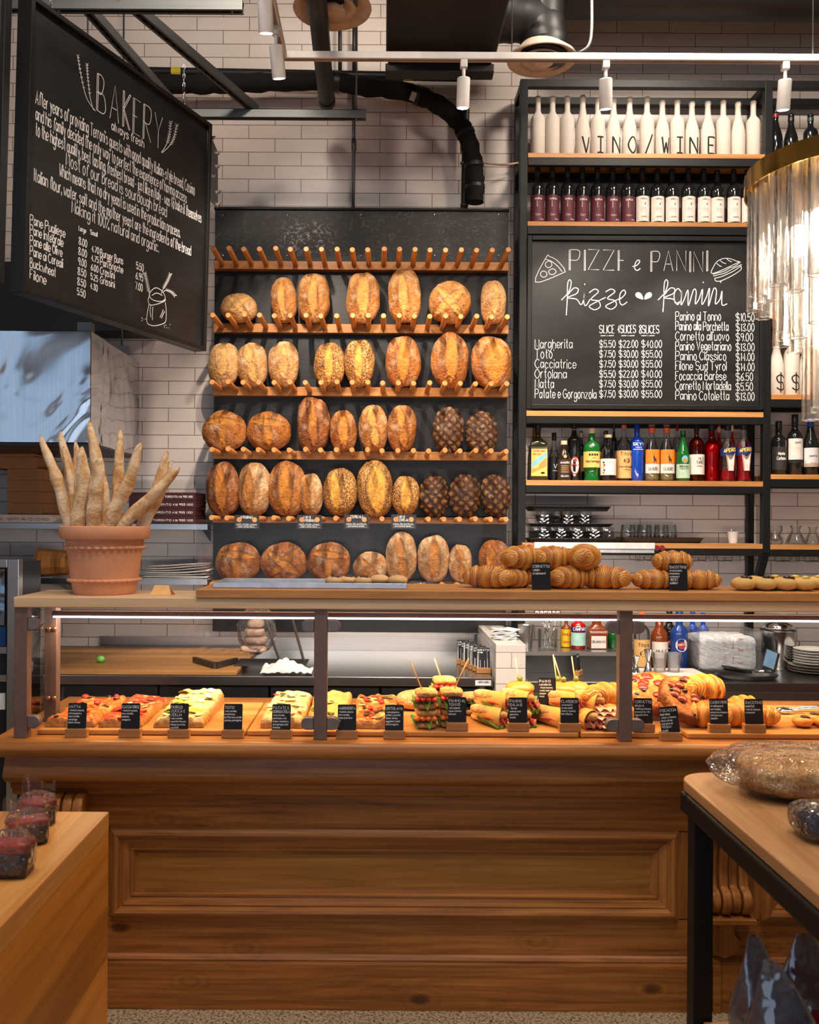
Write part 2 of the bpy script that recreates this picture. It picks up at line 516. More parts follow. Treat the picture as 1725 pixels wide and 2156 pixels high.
def glyph(ch):
    if ch in GCACHE: return GCACHE[ch]
    w, body = GL[ch].split(';')
    out = []
    for st in body.split('|'):
        sm = st[0] == '~'
        st = st.lstrip('~')
        pts = [Vector((int(st[i]), ord(st[i + 1]) - 99.0, 0)) for i in range(0, len(st), 2)]
        out.append(catmull(pts, 4) if sm else pts)
    GCACHE[ch] = (int(w), out)
    return GCACHE[ch]
def ribbon(mb, pts, w, put):
    """pts (u,v); put maps (u,v) to 3-D"""
    if getattr(put, 'bent', False):
        q = [pts[0]]
        for a, b in zip(pts, pts[1:]):
            k = max(1, int(math.hypot(b[0] - a[0], b[1] - a[1]) / 0.005))
            q += [(a[0] + (b[0] - a[0]) * i / k, a[1] + (b[1] - a[1]) * i / k) for i in range(1, k + 1)]
        pts = q
    n = len(pts)
    if n < 2: return
    L, Rr = [], []
    for i in range(n):
        a = pts[max(i - 1, 0)]; b = pts[min(i + 1, n - 1)]
        dx, dy = b[0] - a[0], b[1] - a[1]
        l = math.hypot(dx, dy) or 1e-9
        nx, ny = -dy / l * w / 2, dx / l * w / 2
        L.append(put(pts[i][0] + nx, pts[i][1] + ny)); Rr.append(put(pts[i][0] - nx, pts[i][1] - ny))
    k = mb.add(L + Rr, [])
    for i in range(n - 1):
        mb.f.append((k + i, k + n + i, k + n + i + 1, k + i + 1))
def textlen(s, gap=1.3):
    return sum((2.0 if c == ' ' else glyph(c)[0] + gap) if (c == ' ' or c in GL) else 0 for c in s) - gap
def write(mb, s, u0, v0, width, h, put, wt, slope=0.0, jit=0.03, double=0.0, lean=0.0, gap=1.3):
    """one written line: baseline from (u0,v0), total width, capital height h"""
    if not s: return
    sx = width / max(textlen(s, gap), 0.5)
    sy = h / 6.0
    x = 0.0
    for ch in s:
        if ch == ' ': x += 2.0; continue
        if ch not in GL: continue
        gw, strokes = glyph(ch)
        jx, jy = rnd.uniform(-1, 1) * jit * h * 0.3, rnd.uniform(-1, 1) * jit * h
        for st in strokes:
            P = [(u0 + (x + p.x + lean * p.y) * sx + jx, v0 + p.y * sy + jy + slope * (x + p.x) * sx) for p in st]
            ribbon(mb, P, wt, put)
            if double and abs(st[0].x - st[-1].x) < 0.6 and abs(st[0].y - st[-1].y) > 3:
                ribbon(mb, [(a + double, b) for a, b in P], wt, put)
                for e in (0, -1): ribbon(mb, [P[e], (P[e][0] + double, P[e][1])], wt, put)
        x += gw + gap
def planeput(o, U, V, N, lift=0.0012):
    o, U, V, N = Vector(o), Vector(U), Vector(V), Vector(N)
    return lambda u, v: o + U * u + V * v + N * lift
def cylput(cx, cy_, r, z0, a0=-90.0, lift=0.0006):
    """u runs round a vertical cylinder from its camera side"""
    def put(u, v): return Vector((cx + (r + lift) * math.cos(R(a0) + u / r), cy_ + (r + lift) * math.sin(R(a0) + u / r), z0 + v))
    put.bent = True
    return put

# ================================================================== the room
WY = 5.30                      # back wall
def tile_mat():
    t = NT('subway_tile')
    v = t.tc('Object')
    sp = t.node('SeparateXYZ'); t.link(v, sp.inputs[0])
    cb = t.node('CombineXYZ')
    t.link(t.math('SUBTRACT', sp.outputs[0], -0.6355), cb.inputs[0])
    t.link(t.math('SUBTRACT', sp.outputs[2], 3.912 - 0.0787 * 41), cb.inputs[1])
    br = t.node('TexBrick', offset=0.5, offset_frequency=2, squash=1.0)
    for k, val in (('Scale', 1.0), ('Mortar Size', 0.0022), ('Mortar Smooth', 0.25), ('Bias', 0.0), ('Brick Width', 0.306), ('Row Height', 0.0787)):
        br.inputs[k].default_value = val
    br.inputs['Color1'].default_value = (*srgb(222, 211, 203), 1)
    br.inputs['Color2'].default_value = (*srgb(215, 204, 196), 1)
    br.inputs['Mortar'].default_value = (*srgb(112, 88, 74), 1)
    t.link(cb.outputs[0], br.inputs['Vector'])
    n = t.noise(v, 5.0, 4)
    col = t.mix(1.0, br.outputs['Color'], t.ramp(n, [(0.3, (0.93, 0.92, 0.91)), (0.7, (1.02, 1.02, 1.02))]), 'MULTIPLY')
    t.base(col)
    t.set(0.32, 0, 0.45)
    h = t.math('SUBTRACT', 1.0, br.outputs['Fac'])
    h2 = t.math('ADD', h, t.math('MULTIPLY', t.noise(v, 26, 3), 0.25))
    t.bump(h2, 0.35, 0.004)
    return t.m
struct(MB().boxb((-3.2, WY, 0), (5.2, WY + 0.15, 4.9)).build('wall_back', tile_mat()), 'cream subway tiled back wall with brown grout')

def terrazzo():
    t = NT('terrazzo')
    v = t.tc('Object')
    vo = t.node('TexVoronoi'); vo.inputs['Scale'].default_value = 75.0
    t.link(v, vo.inputs['Vector'])
    d = t.ramp(vo.outputs['Distance'], [(0.20, (1, 1, 1)), (0.32, (0, 0, 0))])
    wn = t.node('TexWhiteNoise'); t.link(vo.outputs['Position'], wn.inputs['Vector'])
    chip = t.ramp(wn.outputs['Value'], [(0.0, srgb(40, 32, 28)), (0.5, srgb(92, 78, 66)), (0.75, srgb(196, 182, 160)), (1.0, srgb(120, 100, 82))])
    n = t.noise(v, 110, 3)
    basec = t.ramp(n, [(0.38, srgb(110, 96, 78)), (0.55, srgb(186, 168, 138))])
    t.base(t.mix(d, basec, chip))
    t.set(0.3, 0, 0.4)
    return t.m
struct(MB().boxb((-3.2, -4.2, -0.1), (5.2, WY, 0)).build('floor', terrazzo()), 'speckled terrazzo floor')
DARKCEIL = plain('dark_ceiling', (0.030, 0.027, 0.026), 0.9)
PLASTER = plain('plaster', (0.42, 0.38, 0.34), 0.8)
struct(MB().boxb((-3.2, -4.2, 4.9), (5.2, WY + 0.15, 5.0)).build('ceiling', DARKCEIL), 'dark painted open ceiling')
struct(MB().boxb((-3.35, -4.2, 0), (-3.2, WY + 0.15, 4.9)).build('wall_left', PLASTER), 'plain plastered side wall')
struct(MB().boxb((5.2, -4.2, 0), (5.35, WY + 0.15, 4.9)).build('wall_right', PLASTER), 'plain plastered side wall by the shelves')

# ------------------------------------------------------------------ pipes and ducts under the ceiling
o = MB()
px_ = [at(280, 150, 5.2), at(985, 163, 5.2)]
o.tube(px_, 0.025, 14)
root = thing('wall_pipe', 'long thin black pipe running flat along the tiled wall above the bread rack', 'pipe', px_[0])
o.build('pipe', BLACKPIPE(), root, smooth=True, auto=40)
YT = plain('yellow_tape', srgb(206, 182, 40), 0.5)
for x_ in (372, 860):
    a_ = at(x_ - 10, 150 + (x_ - 280) * 0.018, 5.2); b_ = at(x_ + 10, 150 + (x_ - 260) * 0.018, 5.2)
    MB().tube([a_, b_], 0.0262, 14).build('tape_band', YT, root, smooth=True, auto=40)['label'] = 'yellow tape band'
# insulated pipe bending down behind the bread rack
pts = [(150, 172), (300, 176), (420, 178), (500, 176), (600, 172), (705, 172), (760, 182), (850, 192), (915, 216), (962, 252), (985, 292), (998, 345), (1001, 390), (1000, 426)]
P3 = catmull([at(x, y, 5.13) for x, y in pts], 6)
rad = [0.050 + 0.006 * math.sin(i * 1.9) * math.sin(i * 0.37) for i in range(len(P3))]
root = thing('insulated_pipe', 'thick foam wrapped black pipe curving down to the bread rack', 'pipe', P3[0])
MB().tube(P3, 0.05, 16, True, rad).build('foam_sleeve', FOAM(), root, smooth=True, auto=50)
for i in (30, 44, 58, 66, 72):
    MB().tube([P3[i], P3[i + 1]], 0.055, 16).build('joint_band', BLACKPIPE(), root, smooth=True, auto=40)
q = at(870, 203, 5.075)
MB().box(q, (0.03, 0.003, 0.05), Matrix.Rotation(0.35, 3, 'Y')).build('paper_tag', PAPER(), root)['label'] = 'small white printed tag'
root = thing('drain_pipe', 'upright thin black pipe with yellow tape beside the foam pipe', 'pipe', at(980, 437, 5.22))
MB().tube([at(983, 160, 5.22), at(977, 480, 5.22)], 0.02, 12).build('pipe', BLACKPIPE(), root, smooth=True, auto=40)
MB().tube([at(977, 306, 5.22), at(976.5, 323, 5.22)], 0.0215, 12).build('tape_band', YT, root, smooth=True, auto=40)['label'] = 'yellow tape band'
for y_ in (342, 430):
    MB().tube([at(978, y_, 5.22), at(978, y_ + 4, 5.22)], 0.024, 12).build('pipe_clip', GALV(), root, smooth=True)
root = thing('conduit_pipe', 'slim galvanised conduit running down the tiled wall', 'conduit', at(745, 437, 5.28))
MB().tube([at(745, 90, 5.28), at(744, 470, 5.28)], 0.009, 8).build('conduit', GALV(), root, smooth=True)
MB().tube([at(745, 293, 5.28), at(745, 316, 5.28)], 0.013, 8).build('coupling', GALV(), root, smooth=True)
for n_, x_, y0_, y1_ in (('slim black conduit hanging beside the round vent', 716, 60, 165), ('second slim black conduit hanging under the round vent', 746, 60, 160)):
    tag(MB().tube([at(x_, y0_ - 70, 5.22), at(x_, y1_, 5.22)], 0.011, 8).build('conduit_pipe', BLACKPIPE(), None, True, at_=at(x_, y1_, 5.22)), n_, 'conduit')
# pipe running towards the customer side overhead
root = thing('overhead_pipe', 'fat black pipe running overhead across the ceiling struts', 'pipe', at(688, 215, 4.9))
pa, pb = at(688, 214, 4.9), at(662, -60, 3.66)
MB().tube([pa, pb], 0.043, 18).build('pipe', BLACKPIPE(), root, smooth=True, auto=40)
MB().tube([pa, pa.lerp(pb, 0.035)], 0.048, 18).build('end_collar', BLACKPIPE(), root, smooth=True, auto=40)
# big square duct
root = thing('air_duct', 'large square black ventilation duct overhead', 'duct', (0.28, 4.6, 3.9))
MB().boxb((ax(807, 4.6), 2.2, 3.935), (ax(1036, 4.6), 4.6, 4.4)).build('duct', BLACKPIPE(), root, bevel=0.008)
MB().boxb((ax(806, 4.62), 4.55, 3.86), (ax(1032, 4.62), 4.64, 3.90)).boxb((ax(811, 4.62), 4.52, 3.895), (ax(1026, 4.62), 4.60, 3.94)).build('flange', BLACKPIPE(), root, bevel=0.004)
# elbow and diffuser
def diffuser(cx, cy_, cz, r, label, n_):
    root = thing('air_diffuser', label, 'air vent', (cx, cy_, cz))
    W = plain('diffuser_enamel', srgb(206, 186, 168), 0.5)
    MB().lathe([(r * 0.62, 0.07), (r * 0.70, 0.05), (r * 0.97, 0.012), (r, 0.0), (r * 0.985, -0.006), (r * 0.8, 0.010), (r * 0.66, 0.028)], (cx, cy_, cz), 40, closed=True).build('outer_ring', W, root, smooth=True)
    MB().lathe([(r * 0.42, 0.04), (r * 0.60, 0.004), (r * 0.615, -0.004), (r * 0.45, 0.010), (r * 0.30, 0.035)], (cx, cy_, cz - 0.004), 36, closed=True).build('middle_ring', W, root, smooth=True)
    MB().lathe([(0.0, 0.03), (r * 0.15, 0.02), (r * 0.33, -0.004), (r * 0.34, -0.012), (r * 0.16, -0.016), (0.0, -0.014)], (cx, cy_, cz - 0.004), 32, closed=True).build('centre_cone', W, root, smooth=True)
    MB().lathe([(0.0, 0.075), (r * 0.62, 0.075), (r * 0.62, 0.35)], (cx, cy_, cz), 28, closed=True).build('neck', BLACKPIPE(), root, smooth=True, auto=40)
    return root
c1 = at(700, 18, 4.06)
diffuser(c1.x, c1.y, c1.z, 0.176, 'round cream ceiling vent above the fat black pipe', 0)
c2 = at(1141, 126, 4.62)
diffuser(c2.x, c2.y, c2.z, 0.176, 'round cream ceiling vent below the black duct elbow', 1)
el = catmull([(ax(1030, 4.6), 4.62, 4.16), (c2.x - 0.12, 4.62, 4.17), (c2.x - 0.01, 4.62, 4.13), (c2.x + 0.015, 4.62, 4.03), (c2.x + 0.01, 4.62, 3.96)], 4)
m = MB(); m.tube(el, 0.1, 22, True, [0.115 + (0.006 if i % 3 == 0 else 0) for i in range(len(el))])
tag(m.build('duct_elbow', BLACKPIPE(), None, True, at_=el[-1], auto=30), 'ribbed round black duct elbow feeding a ceiling vent', 'duct')
m = MB().tube([(0.75, 4.75, 4.46), (4.6, 4.75, 4.44)], 0.20, 26)
tag(m.build('round_duct', BLACKPIPE(), None, True, at_=(0.75, 4.75, 4.26), auto=40), 'long round black duct along the ceiling above the wine shelves', 'duct')
cb = catmull([at(1003, 338, 5.22), at(1030, 344, 5.2), at(1060, 347, 5.2), at(1092, 343, 5.22)], 6)
tag(MB().tube(cb, 0.006, 8).build('power_cable', plain('beige_cable', srgb(190, 166, 146), 0.6), None, True, at_=cb[0]), 'short beige cable running from the foam pipe to the shelf frame', 'cable')
fx = catmull([at(1246, -20, 4.45), at(1246, 60, 4.45), at(1240, 95, 4.45), at(1222, 110, 4.46), at(1205, 114, 4.5)], 8)
tag(MB().tube(fx, 0.009, 8).build('flexible_conduit', GALV(), None, True, at_=fx[-1]), 'ribbed flexible metal conduit looping to the vent', 'conduit')

# ------------------------------------------------------------------ strut grid carrying the boards
SZ = 3.66
def strut(p, q, label, holes=False):
    p, q = Vector(p), Vector(q)
    root = thing('strut_channel', label, 'metal strut', p)
    d = (q - p).normalized(); s = d.cross(Vector((0, 0, 1))).normalized()
    m = MB()
    m.beam(p + Vector((0, 0, 0.019)), q + Vector((0, 0, 0.019)), 0.041, 0.003)
    for k in (-1, 1):
        m.beam(p + s * 0.019 * k, q + s * 0.019 * k, 0.003, 0.041)
        m.beam(p + s * 0.014 * k + Vector((0, 0, -0.019)), q + s * 0.014 * k + Vector((0, 0, -0.019)), 0.010, 0.003)
    m.build('channel', GALV(), root)
    if holes:
        L = (q - p).length
        m = MB()
        k = 0.05
        while k < L - 0.05:
            m.beam(p + d * k + Vector((0, 0, -0.0225)), p + d * (k + 0.028) + Vector((0, 0, -0.0225)), 0.013, 0.003)
            k += 0.052
        m.build('slot_lattice', INK(), root)
    return root
n0, n1 = at(-40, 18, 3.64), at(512, 20, 3.64)
strut((n0.x - 0.5, 3.64, SZ), (n1.x, 3.64, SZ), 'galvanised strut in front, crossing above the bakery board')
f0, f1 = at(300, 240, 4.6), at(771, 244, 4.6)
strut((f0.x - 0.3, 4.6, SZ), (f1.x, 4.6, SZ), 'galvanised strut at the wall side, below the overhead pipe')
strut((ax(240, 3.64), 3.60, SZ + 0.043), (ax(530, 4.6), 4.64, SZ + 0.043), 'slotted diagonal strut holding the bakery board chain', True)
strut((ax(150, 3.64), 3.60, SZ + 0.043), (ax(150, 3.64) + 0.19, 4.64, SZ + 0.043), 'slotted diagonal strut partly behind the bakery board', True)
for i, (x_, Y_) in enumerate(((118, 3.64), (482, 3.64), (745, 4.6))):
    tag(MB().tube([(ax(x_, Y_), Y_, 3.63), (ax(x_, Y_), Y_, 4.9)], 0.005, 8).build('threaded_rod', GALV(), None, True, at_=(ax(x_, Y_), Y_, 4.9)),
        ('thin steel rod holding up the front strut near the board', 'thin steel rod holding up the free end of the front strut', 'thin steel rod holding up the wall side strut')[i], 'rod')

# ------------------------------------------------------------------ hanging chalkboards
class Board:
    """a framed chalkboard hung in the plane through (x, y) turned by ang; local x runs along it, local -y is its face"""
    def __init__(s, x, y, z0, z1, L, ang, name, label):
        M = Matrix.Rotation(0.0188, 3, 'Y') @ Matrix.Rotation(-0.0085, 3, 'X') @ Matrix.Rotation(ang, 3, 'Z')   # hangs a touch out of plumb
        s.root = thing(name, label, 'chalkboard', (x, y, z0), rot=M.to_euler())
        s.o = Vector((x, y, z0)); s.ang = ang; s.L = L; s.Hh = z1 - z0
        s.U, s.N, s.V = M @ Vector((1, 0, 0)), M @ Vector((0, -1, 0)), M @ Vector((0, 0, 1))
        s.put = planeput((0, 0.006, 0), (1, 0, 0), (0, 0, 1), (0, -1, 0), 0.0012)
    def frame(s, fw, th, mf, mp, back=True):
        L, h = s.L, s.Hh
        m = MB()
        m.boxb((0, -0.012, 0), (fw, th, h)).boxb((L - fw, -0.012, 0), (L, th, h)).boxb((fw, -0.012, 0), (L - fw, th, fw)).boxb((fw, -0.012, h - fw), (L - fw, th, h))
        m.build('frame', mf, s.root, local=True, bevel=0.002)
        MB().boxb((fw, 0.006, fw), (L - fw, th - 0.004, h - fw)).build('board_panel', mp, s.root, local=True)
    def uv(s, px, py):
        p = ray_plane(px, py, s.o - s.N * 0.0048, s.N) - s.o
        return p.dot(s.U), p.dot(s.V)
    def line(s, mb, txt, pa, pb, hpx, wt=0.0035, double=0.0, gap=1.3):
        a = s.uv(*pa); b = s.uv(*pb)
        t = s.uv(pa[0], pa[1] - hpx)
        w = b[0] - a[0]
        write(mb, txt, a[0], a[1], w, t[1] - a[1], s.put, wt, slope=(b[1] - a[1]) / w, double=double, gap=gap)
def chalkboard_mat():
    t = NT('chalkboard')
    n = t.noise(t.tc('Object', (1.2, 1.2, 2.2)), 2.2, 5, 0.6, 1.2)
    n2 = t.noise(t.tc('Object', (3, 3, 60)), 2.0, 3)
    f = t.math('ADD', t.math('MULTIPLY', n, 0.8), t.math('MULTIPLY', n2, 0.2))
    t.base(t.ramp(f, [(0.40, (0.011, 0.010, 0.010)), (0.62, (0.020, 0.019, 0.019)), (0.78, (0.042, 0.041, 0.041))]))
    t.set(0.38, 0, 0.35)
    return t.m
CB = chalkboard_mat()
BFRAME = plain('board_frame', (0.011, 0.010, 0.010), 0.4, 0, 0.3)
B1 = Board(-1.2744, 3.2, 2.4047, 3.4589, 1.1064, 1.15402, 'bakery_chalkboard', 'large angled black chalkboard headed bakery hung from the ceiling struts')
B1.frame(0.019, 0.055, BFRAME, CB)
mb = MB()
B1.line(mb, 'BAKERY', (203, 231), (341, 316), 78, 0.0030, double=0.0075, gap=1.9)
mb.build('heading_lettering', CHALK(), B1.root, local=True)
mb = MB()
B1.line(mb, 'always fresh', (235, 273), (303, 312), 19, 0.0038)
for txt, a_, b_, h_ in (
        ("After years of providing Terroni's guests with good quality Italian-style bread, Cosimo", (75, 217), (410, 412), 29),
        ('and his family decided the only way to perfect the experience of having access', (75, 252), (393, 428), 28),
        ('to the highest quality, best tasting, freshest bread - just like in Italy - was to bake it themselves', (75, 284), (424, 470), 28),
        ('Most of our bread is sourdough bread', (139, 348), (351, 457), 27),
        ('Which means that no dry yeast is used in the production process.', (125, 370), (379, 501), 27),
        ('Italian flour, water, salt and the mother yeast are the ingredients of the bread', (72, 381), (402, 539), 27),
        ('Making it 100% natural and organic.', (151, 447), (334, 532), 26)):
    B1.line(mb, txt, a_, b_, h_, 0.0030)
mb.build('story_lettering', CHALK(), B1.root, local=True)
mb = MB()
for i, (txt, x1) in enumerate((('Pane Pugliese', 137), ('Pane Integrale', 133), ('Pane alle Olive', 131), ('Pane ai Cereali', 132), ('Buckwheat', 117), ('Filone', 97))):
    y0 = (471, 492, 514, 537, 562, 586)[i]
    B1.line(mb, txt, (63, y0), (x1, y0 + (x1 - 63) * 0.40), 20, 0.0034)
mb.build('item_lettering', CHALK(), B1.root, local=True); mb = MB()
for i, p in enumerate(('8.00', '8.00', '9.00', '8.50', '8.50', '5.50')): B1.line(mb, p, (166 - i * 0.7, 514 + i * 21.2), (183 - i * 0.7, 521 + i * 21.2), 15, 0.0034)
mb.build('price_lettering', CHALK(), B1.root, local=True); mb = MB()
for i, p in enumerate(('4.70', '4.75', '6.00', '5.25', '4.30')): B1.line(mb, p, (193 - i * 0.7, 529 + i * 19.6), (208 - i * 0.7, 535 + i * 19.6), 13, 0.0034)
mb.build('price_lettering', CHALK(), B1.root, local=True); mb = MB()
for i, (p, x1) in enumerate((('Burger Buns', 259), ('Pan Brioche', 259), ('Crostini', 241), ('Grissini', 241))): B1.line(mb, p, (211, 540 + i * 18.6), (x1, 540 + i * 18.6 + (x1 - 211) * 0.36), 16, 0.0036)
mb.build('item_lettering', CHALK(), B1.root, local=True); mb = MB()
for i, p in enumerate(('5.50', '6.95', '7.00')): B1.line(mb, p, (287 - i, 566 + i * 21), (302 - i, 572 + i * 21), 15, 0.0034)
mb.build('price_lettering', CHALK(), B1.root, local=True); mb = MB()
B1.line(mb, 'Large', (166, 485), (181, 491), 10, 0.003)
B1.line(mb, 'Small', (190, 493), (205, 499), 10, 0.003)
mb.build('size_lettering', CHALK(), B1.root, local=True)
def sprig(B, mb, pts, n=13, size=4.5, wt=0.003, from_=0.0):
    pts = catmull([Vector((*p, 0)) for p in pts], 10)
    ribbon(mb, [B.uv(p.x, p.y) for p in pts], wt, B.put)
    m = int(len(pts) * (1 - from_))
    for i in range(0, m, max(1, m // n)):
        p = pts[i]; d = (pts[min(i + 1, len(pts) - 1)] - pts[max(i - 1, 0)]).normalized()
        for s_ in (-1, 1):
            q = p + Vector((-d.y, d.x, 0)) * s_ * size - d * size * 1.1
            ribbon(mb, [B.uv(p.x, p.y), B.uv((p.x + q.x) / 2 + d.y, (p.y + q.y) / 2), B.uv(q.x, q.y)], wt * 0.62, B.put)
mb = MB()
sprig(B1, mb, [(164, 118), (170, 155), (182, 205), (201, 234)], 8, 2.6, 0.0028, 0.42)
sprig(B1, mb, [(183, 136), (185, 165), (190, 205), (197, 232)], 8, 2.6, 0.0028, 0.34)
mb.build('wheat_drawing', CHALK(), B1.root, local=True); mb = MB()
sprig(B1, mb, [(359, 258), (356, 285), (350, 305), (340, 321)], 10, 3.4, 0.003, 0.35)
sprig(B1, mb, [(372, 264), (366, 290), (356, 308), (341, 322)], 10, 3.4, 0.003, 0.35)
mb.build('wheat_drawing', CHALK(), B1.root, local=True); mb = MB()
# flour sack with ears of wheat
sprig(B1, mb, [(305, 576), (309, 592), (313, 612), (316, 624)], 9, 3.4, 0.003, 0.2)
sprig(B1, mb, [(358, 578), (352, 592), (345, 605), (340, 618)], 9, 3.4, 0.003, 0.2)
sprig(B1, mb, [(368, 622), (361, 615), (350, 611), (344, 615)], 7, 3.2, 0.003, 0.2)
for pl in ([(314, 622), (319, 612), (328, 606), (338, 610), (345, 618), (348, 628), (342, 634), (330, 634), (320, 630), (314, 622)],
           [(314, 624), (312, 634), (317, 642), (332, 640), (346, 634), (349, 630)], [(314, 640), (311, 655), (309, 672), (312, 682), (325, 686), (342, 682), (349, 676), (350, 655), (348, 636)],
           [(318, 642), (316, 655), (318, 668)], [(322, 646), (321, 660), (321, 674)], [(344, 652), (341, 660), (337, 668)], [(347, 656), (343, 663), (340, 670)], [(320, 622), (330, 617), (342, 622)]):
    ribbon(mb, [B1.uv(p.x, p.y) for p in catmull([Vector((*q, 0)) for q in pl], 5)], 0.0034, B1.put)
for i in range(16):
    x_, y_ = (297 + rnd.random() * 14, 666 + rnd.random() * 10) if i < 8 else (344 + rnd.random() * 14, 682 + rnd.random() * 10)
    ribbon(mb, [B1.uv(x_, y_), B1.uv(x_ + 1.2, y_ + 0.8)], 0.003, B1.put)
mb.build('sack_drawing', CHALK(), B1.root, local=True)
# chains up to the strut
for i, (x_, y0_, y1_) in enumerate(((395, 148, 224), (116, -60, 28))):
    a_ = B1.uv(x_, y1_)[0]
    p = B1.o + B1.U * a_ + B1.V * B1.Hh - B1.N * 0.025
    top = SZ - 0.02
    root = thing('hanging_chain', ('thin steel chain holding the bakery board at its far end', 'thin steel chain holding the bakery board at its near end')[i], 'chain', p)
    m = MB(); z = p.z; k = 0
    while z < top:
        a2 = (1, 0, 0) if k % 2 else (0, 1, 0)
        ring = [(p.x + 0.005 * math.cos(t) * a2[0], p.y + 0.005 * math.cos(t) * a2[1], z + 0.011 + 0.012 * math.sin(t)) for t in (2 * PI * j / 10 for j in range(11))]
        m.tube(ring, 0.0014, 5, False)
        z += 0.020; k += 1
    m.build('link_chain', CHROME(), root, smooth=True)
    MB().tube([(p.x, p.y, p.z + 0.03), (p.x, p.y, p.z + 0.10)], 0.006, 8).build('turnbuckle', CHROME(), root, smooth=True)
B0 = Board(-1.80, 1.75, 2.40, 3.45, 1.36, R(66.5), 'side_chalkboard', 'second black chalkboard seen nearly edge on at the picture border')
B0.frame(0.03, 0.055, BFRAME, plain('grey_board', (0.06, 0.058, 0.058), 0.4))
# perforated end plate with wing screws behind the bakery board
IM = B1.root.rotation_euler.to_matrix().transposed()
loc_ = lambda p: IM @ (Vector(p) - B1.o)
Pq = [loc_(at(440, 276, 4.205)), loc_(at(459, 320, 4.33)), loc_(at(459, 438, 4.33)), loc_(at(440, 418, 4.205))]
m = MB(); m.add([*Pq, *[p + Vector((-0.006, 0.004, 0)) for p in Pq]], [(0, 1, 2, 3), (7, 6, 5, 4), (0, 4, 5, 1), (1, 5, 6, 2), (2, 6, 7, 3), (3, 7, 4, 0)])
ep = m.build('end_plate', GALV(), B1.root, local=True); ep['label'] = 'grey steel end plate with wing screws'
for x_, y_ in ((446, 290), (457, 322), (457, 350), (446, 372), (458, 404), (458, 430)):
    p = loc_(at(x_, y_, 4.26 + (x_ - 446) * 0.005))
    MB().box(p + Vector((0.004, -0.006, 0.004)), (0.006, 0.020, 0.006)).box(p + Vector((0.004, -0.004, -0.003)), (0.010, 0.008, 0.008)).build('wing_screw', CHROME(), ep, local=True)

# ------------------------------------------------------------------ track lights
TZ, TY, TX = 3.70, 4.1, -0.458
tr = thing('lighting_track', 'white ceiling light track with a corner, wired to the ceiling', 'light track', (TX, TY, TZ))
MB().boxb((TX - 0.018, TY - 0.018, TZ - 0.015), (4.2, TY + 0.018, TZ + 0.017)).build('cross_rail', WHITEP(), tr, bevel=0.003)
MB().boxb((TX - 0.018, 1.4, TZ - 0.015), (TX + 0.018, TY - 0.018, TZ + 0.017)).build('side_rail', WHITEP(), tr, bevel=0.003)
MB().boxb((TX, TY - 0.009, TZ - 0.0165), (4.2, TY + 0.009, TZ - 0.0148)).boxb((TX - 0.009, 1.4, TZ - 0.0165), (TX + 0.009, TY, TZ - 0.0148)).build('conductor_groove', plain('groove_grey', (0.25, 0.22, 0.2), 0.6), tr)
for x_ in (523, 1072, 1706):
    X_ = max(TX, ax(x_, TY)) if x_ > 600 else TX
    Y_ = TY if x_ > 600 else 3.2
    MB().tube([(X_, Y_, TZ + 0.015), (X_, Y_, 4.9)], 0.003, 6).build('hanger_wire', GALV(), tr, smooth=True)
LENS = emis('lamp_lens', (1.0, 0.9, 0.78), 6.0)
def spot(x, y, tgt, label, power, ang=62, blend=0.6, col=WARM):
    """track spotlight whose body points along its lamp's beam"""
    p = Vector((x, y, TZ - 0.015))
    root = thing('track_spotlight', label, 'spotlight', p, 'white spotlights on the ceiling track')
    MB().boxb((x - 0.016, y - 0.016, TZ - 0.05), (x + 0.016, y + 0.016, TZ - 0.012)).build('adapter', WHITEP(), root, bevel=0.004)
    MB().tube([(x, y, TZ - 0.05), (x, y, TZ - 0.10)], 0.008, 10).build('stem', WHITEP(), root, smooth=True)
    a = Vector((x, y, TZ - 0.092))
    dv = (Vector(tgt) - a).normalized()
    vis = Vector((dv.x * 0.45, dv.y * 0.45, min(dv.z, -0.55))).normalized()   # the can hangs steeper than the swivelling optic inside it
    b = a + vis * 0.128
    m = MB(); m.tube([a, a + vis * 0.004, b - vis * 0.002, b], 0.03, 24, True, [0.026, 0.0295, 0.0295, 0.0285])
    m.build('lamp_body', WHITEP(), root, smooth=True, auto=40)
    MB().tube([b + vis * 0.0005, b + vis * 0.0015], 0.024, 20).build('lens', LENS, root, smooth=True, auto=40)
    L = lamp('spot_lamp', 'SPOT', b + vis * 0.012, power, col, tgt, spot_size=R(ang), spot_blend=blend, shadow_soft_size=0.022)
    return root
spot(TX, 3.47, (-0.45, 4.95, 1.75), 'white track spotlight highest in the picture above the diagonal strut', 95, 70)
spot(TX, 3.83, (-0.15, 5.1, 1.9), 'white tilted track spotlight at the track corner', 95, 75)
spot(ax(971, TY), TY, (0.30, 4.98, 1.55), 'white upright track spotlight between duct and bent foam pipe', 120, 80)
spot(ax(1270, TY), TY, (1.3, 5.1, 1.8), 'white track spotlight in front of the white wine bottles', 86, 80)
spot(ax(1648, TY), TY, (1.95, 5.1, 1.6), 'white track spotlight above the brass chandelier', 90, 80)

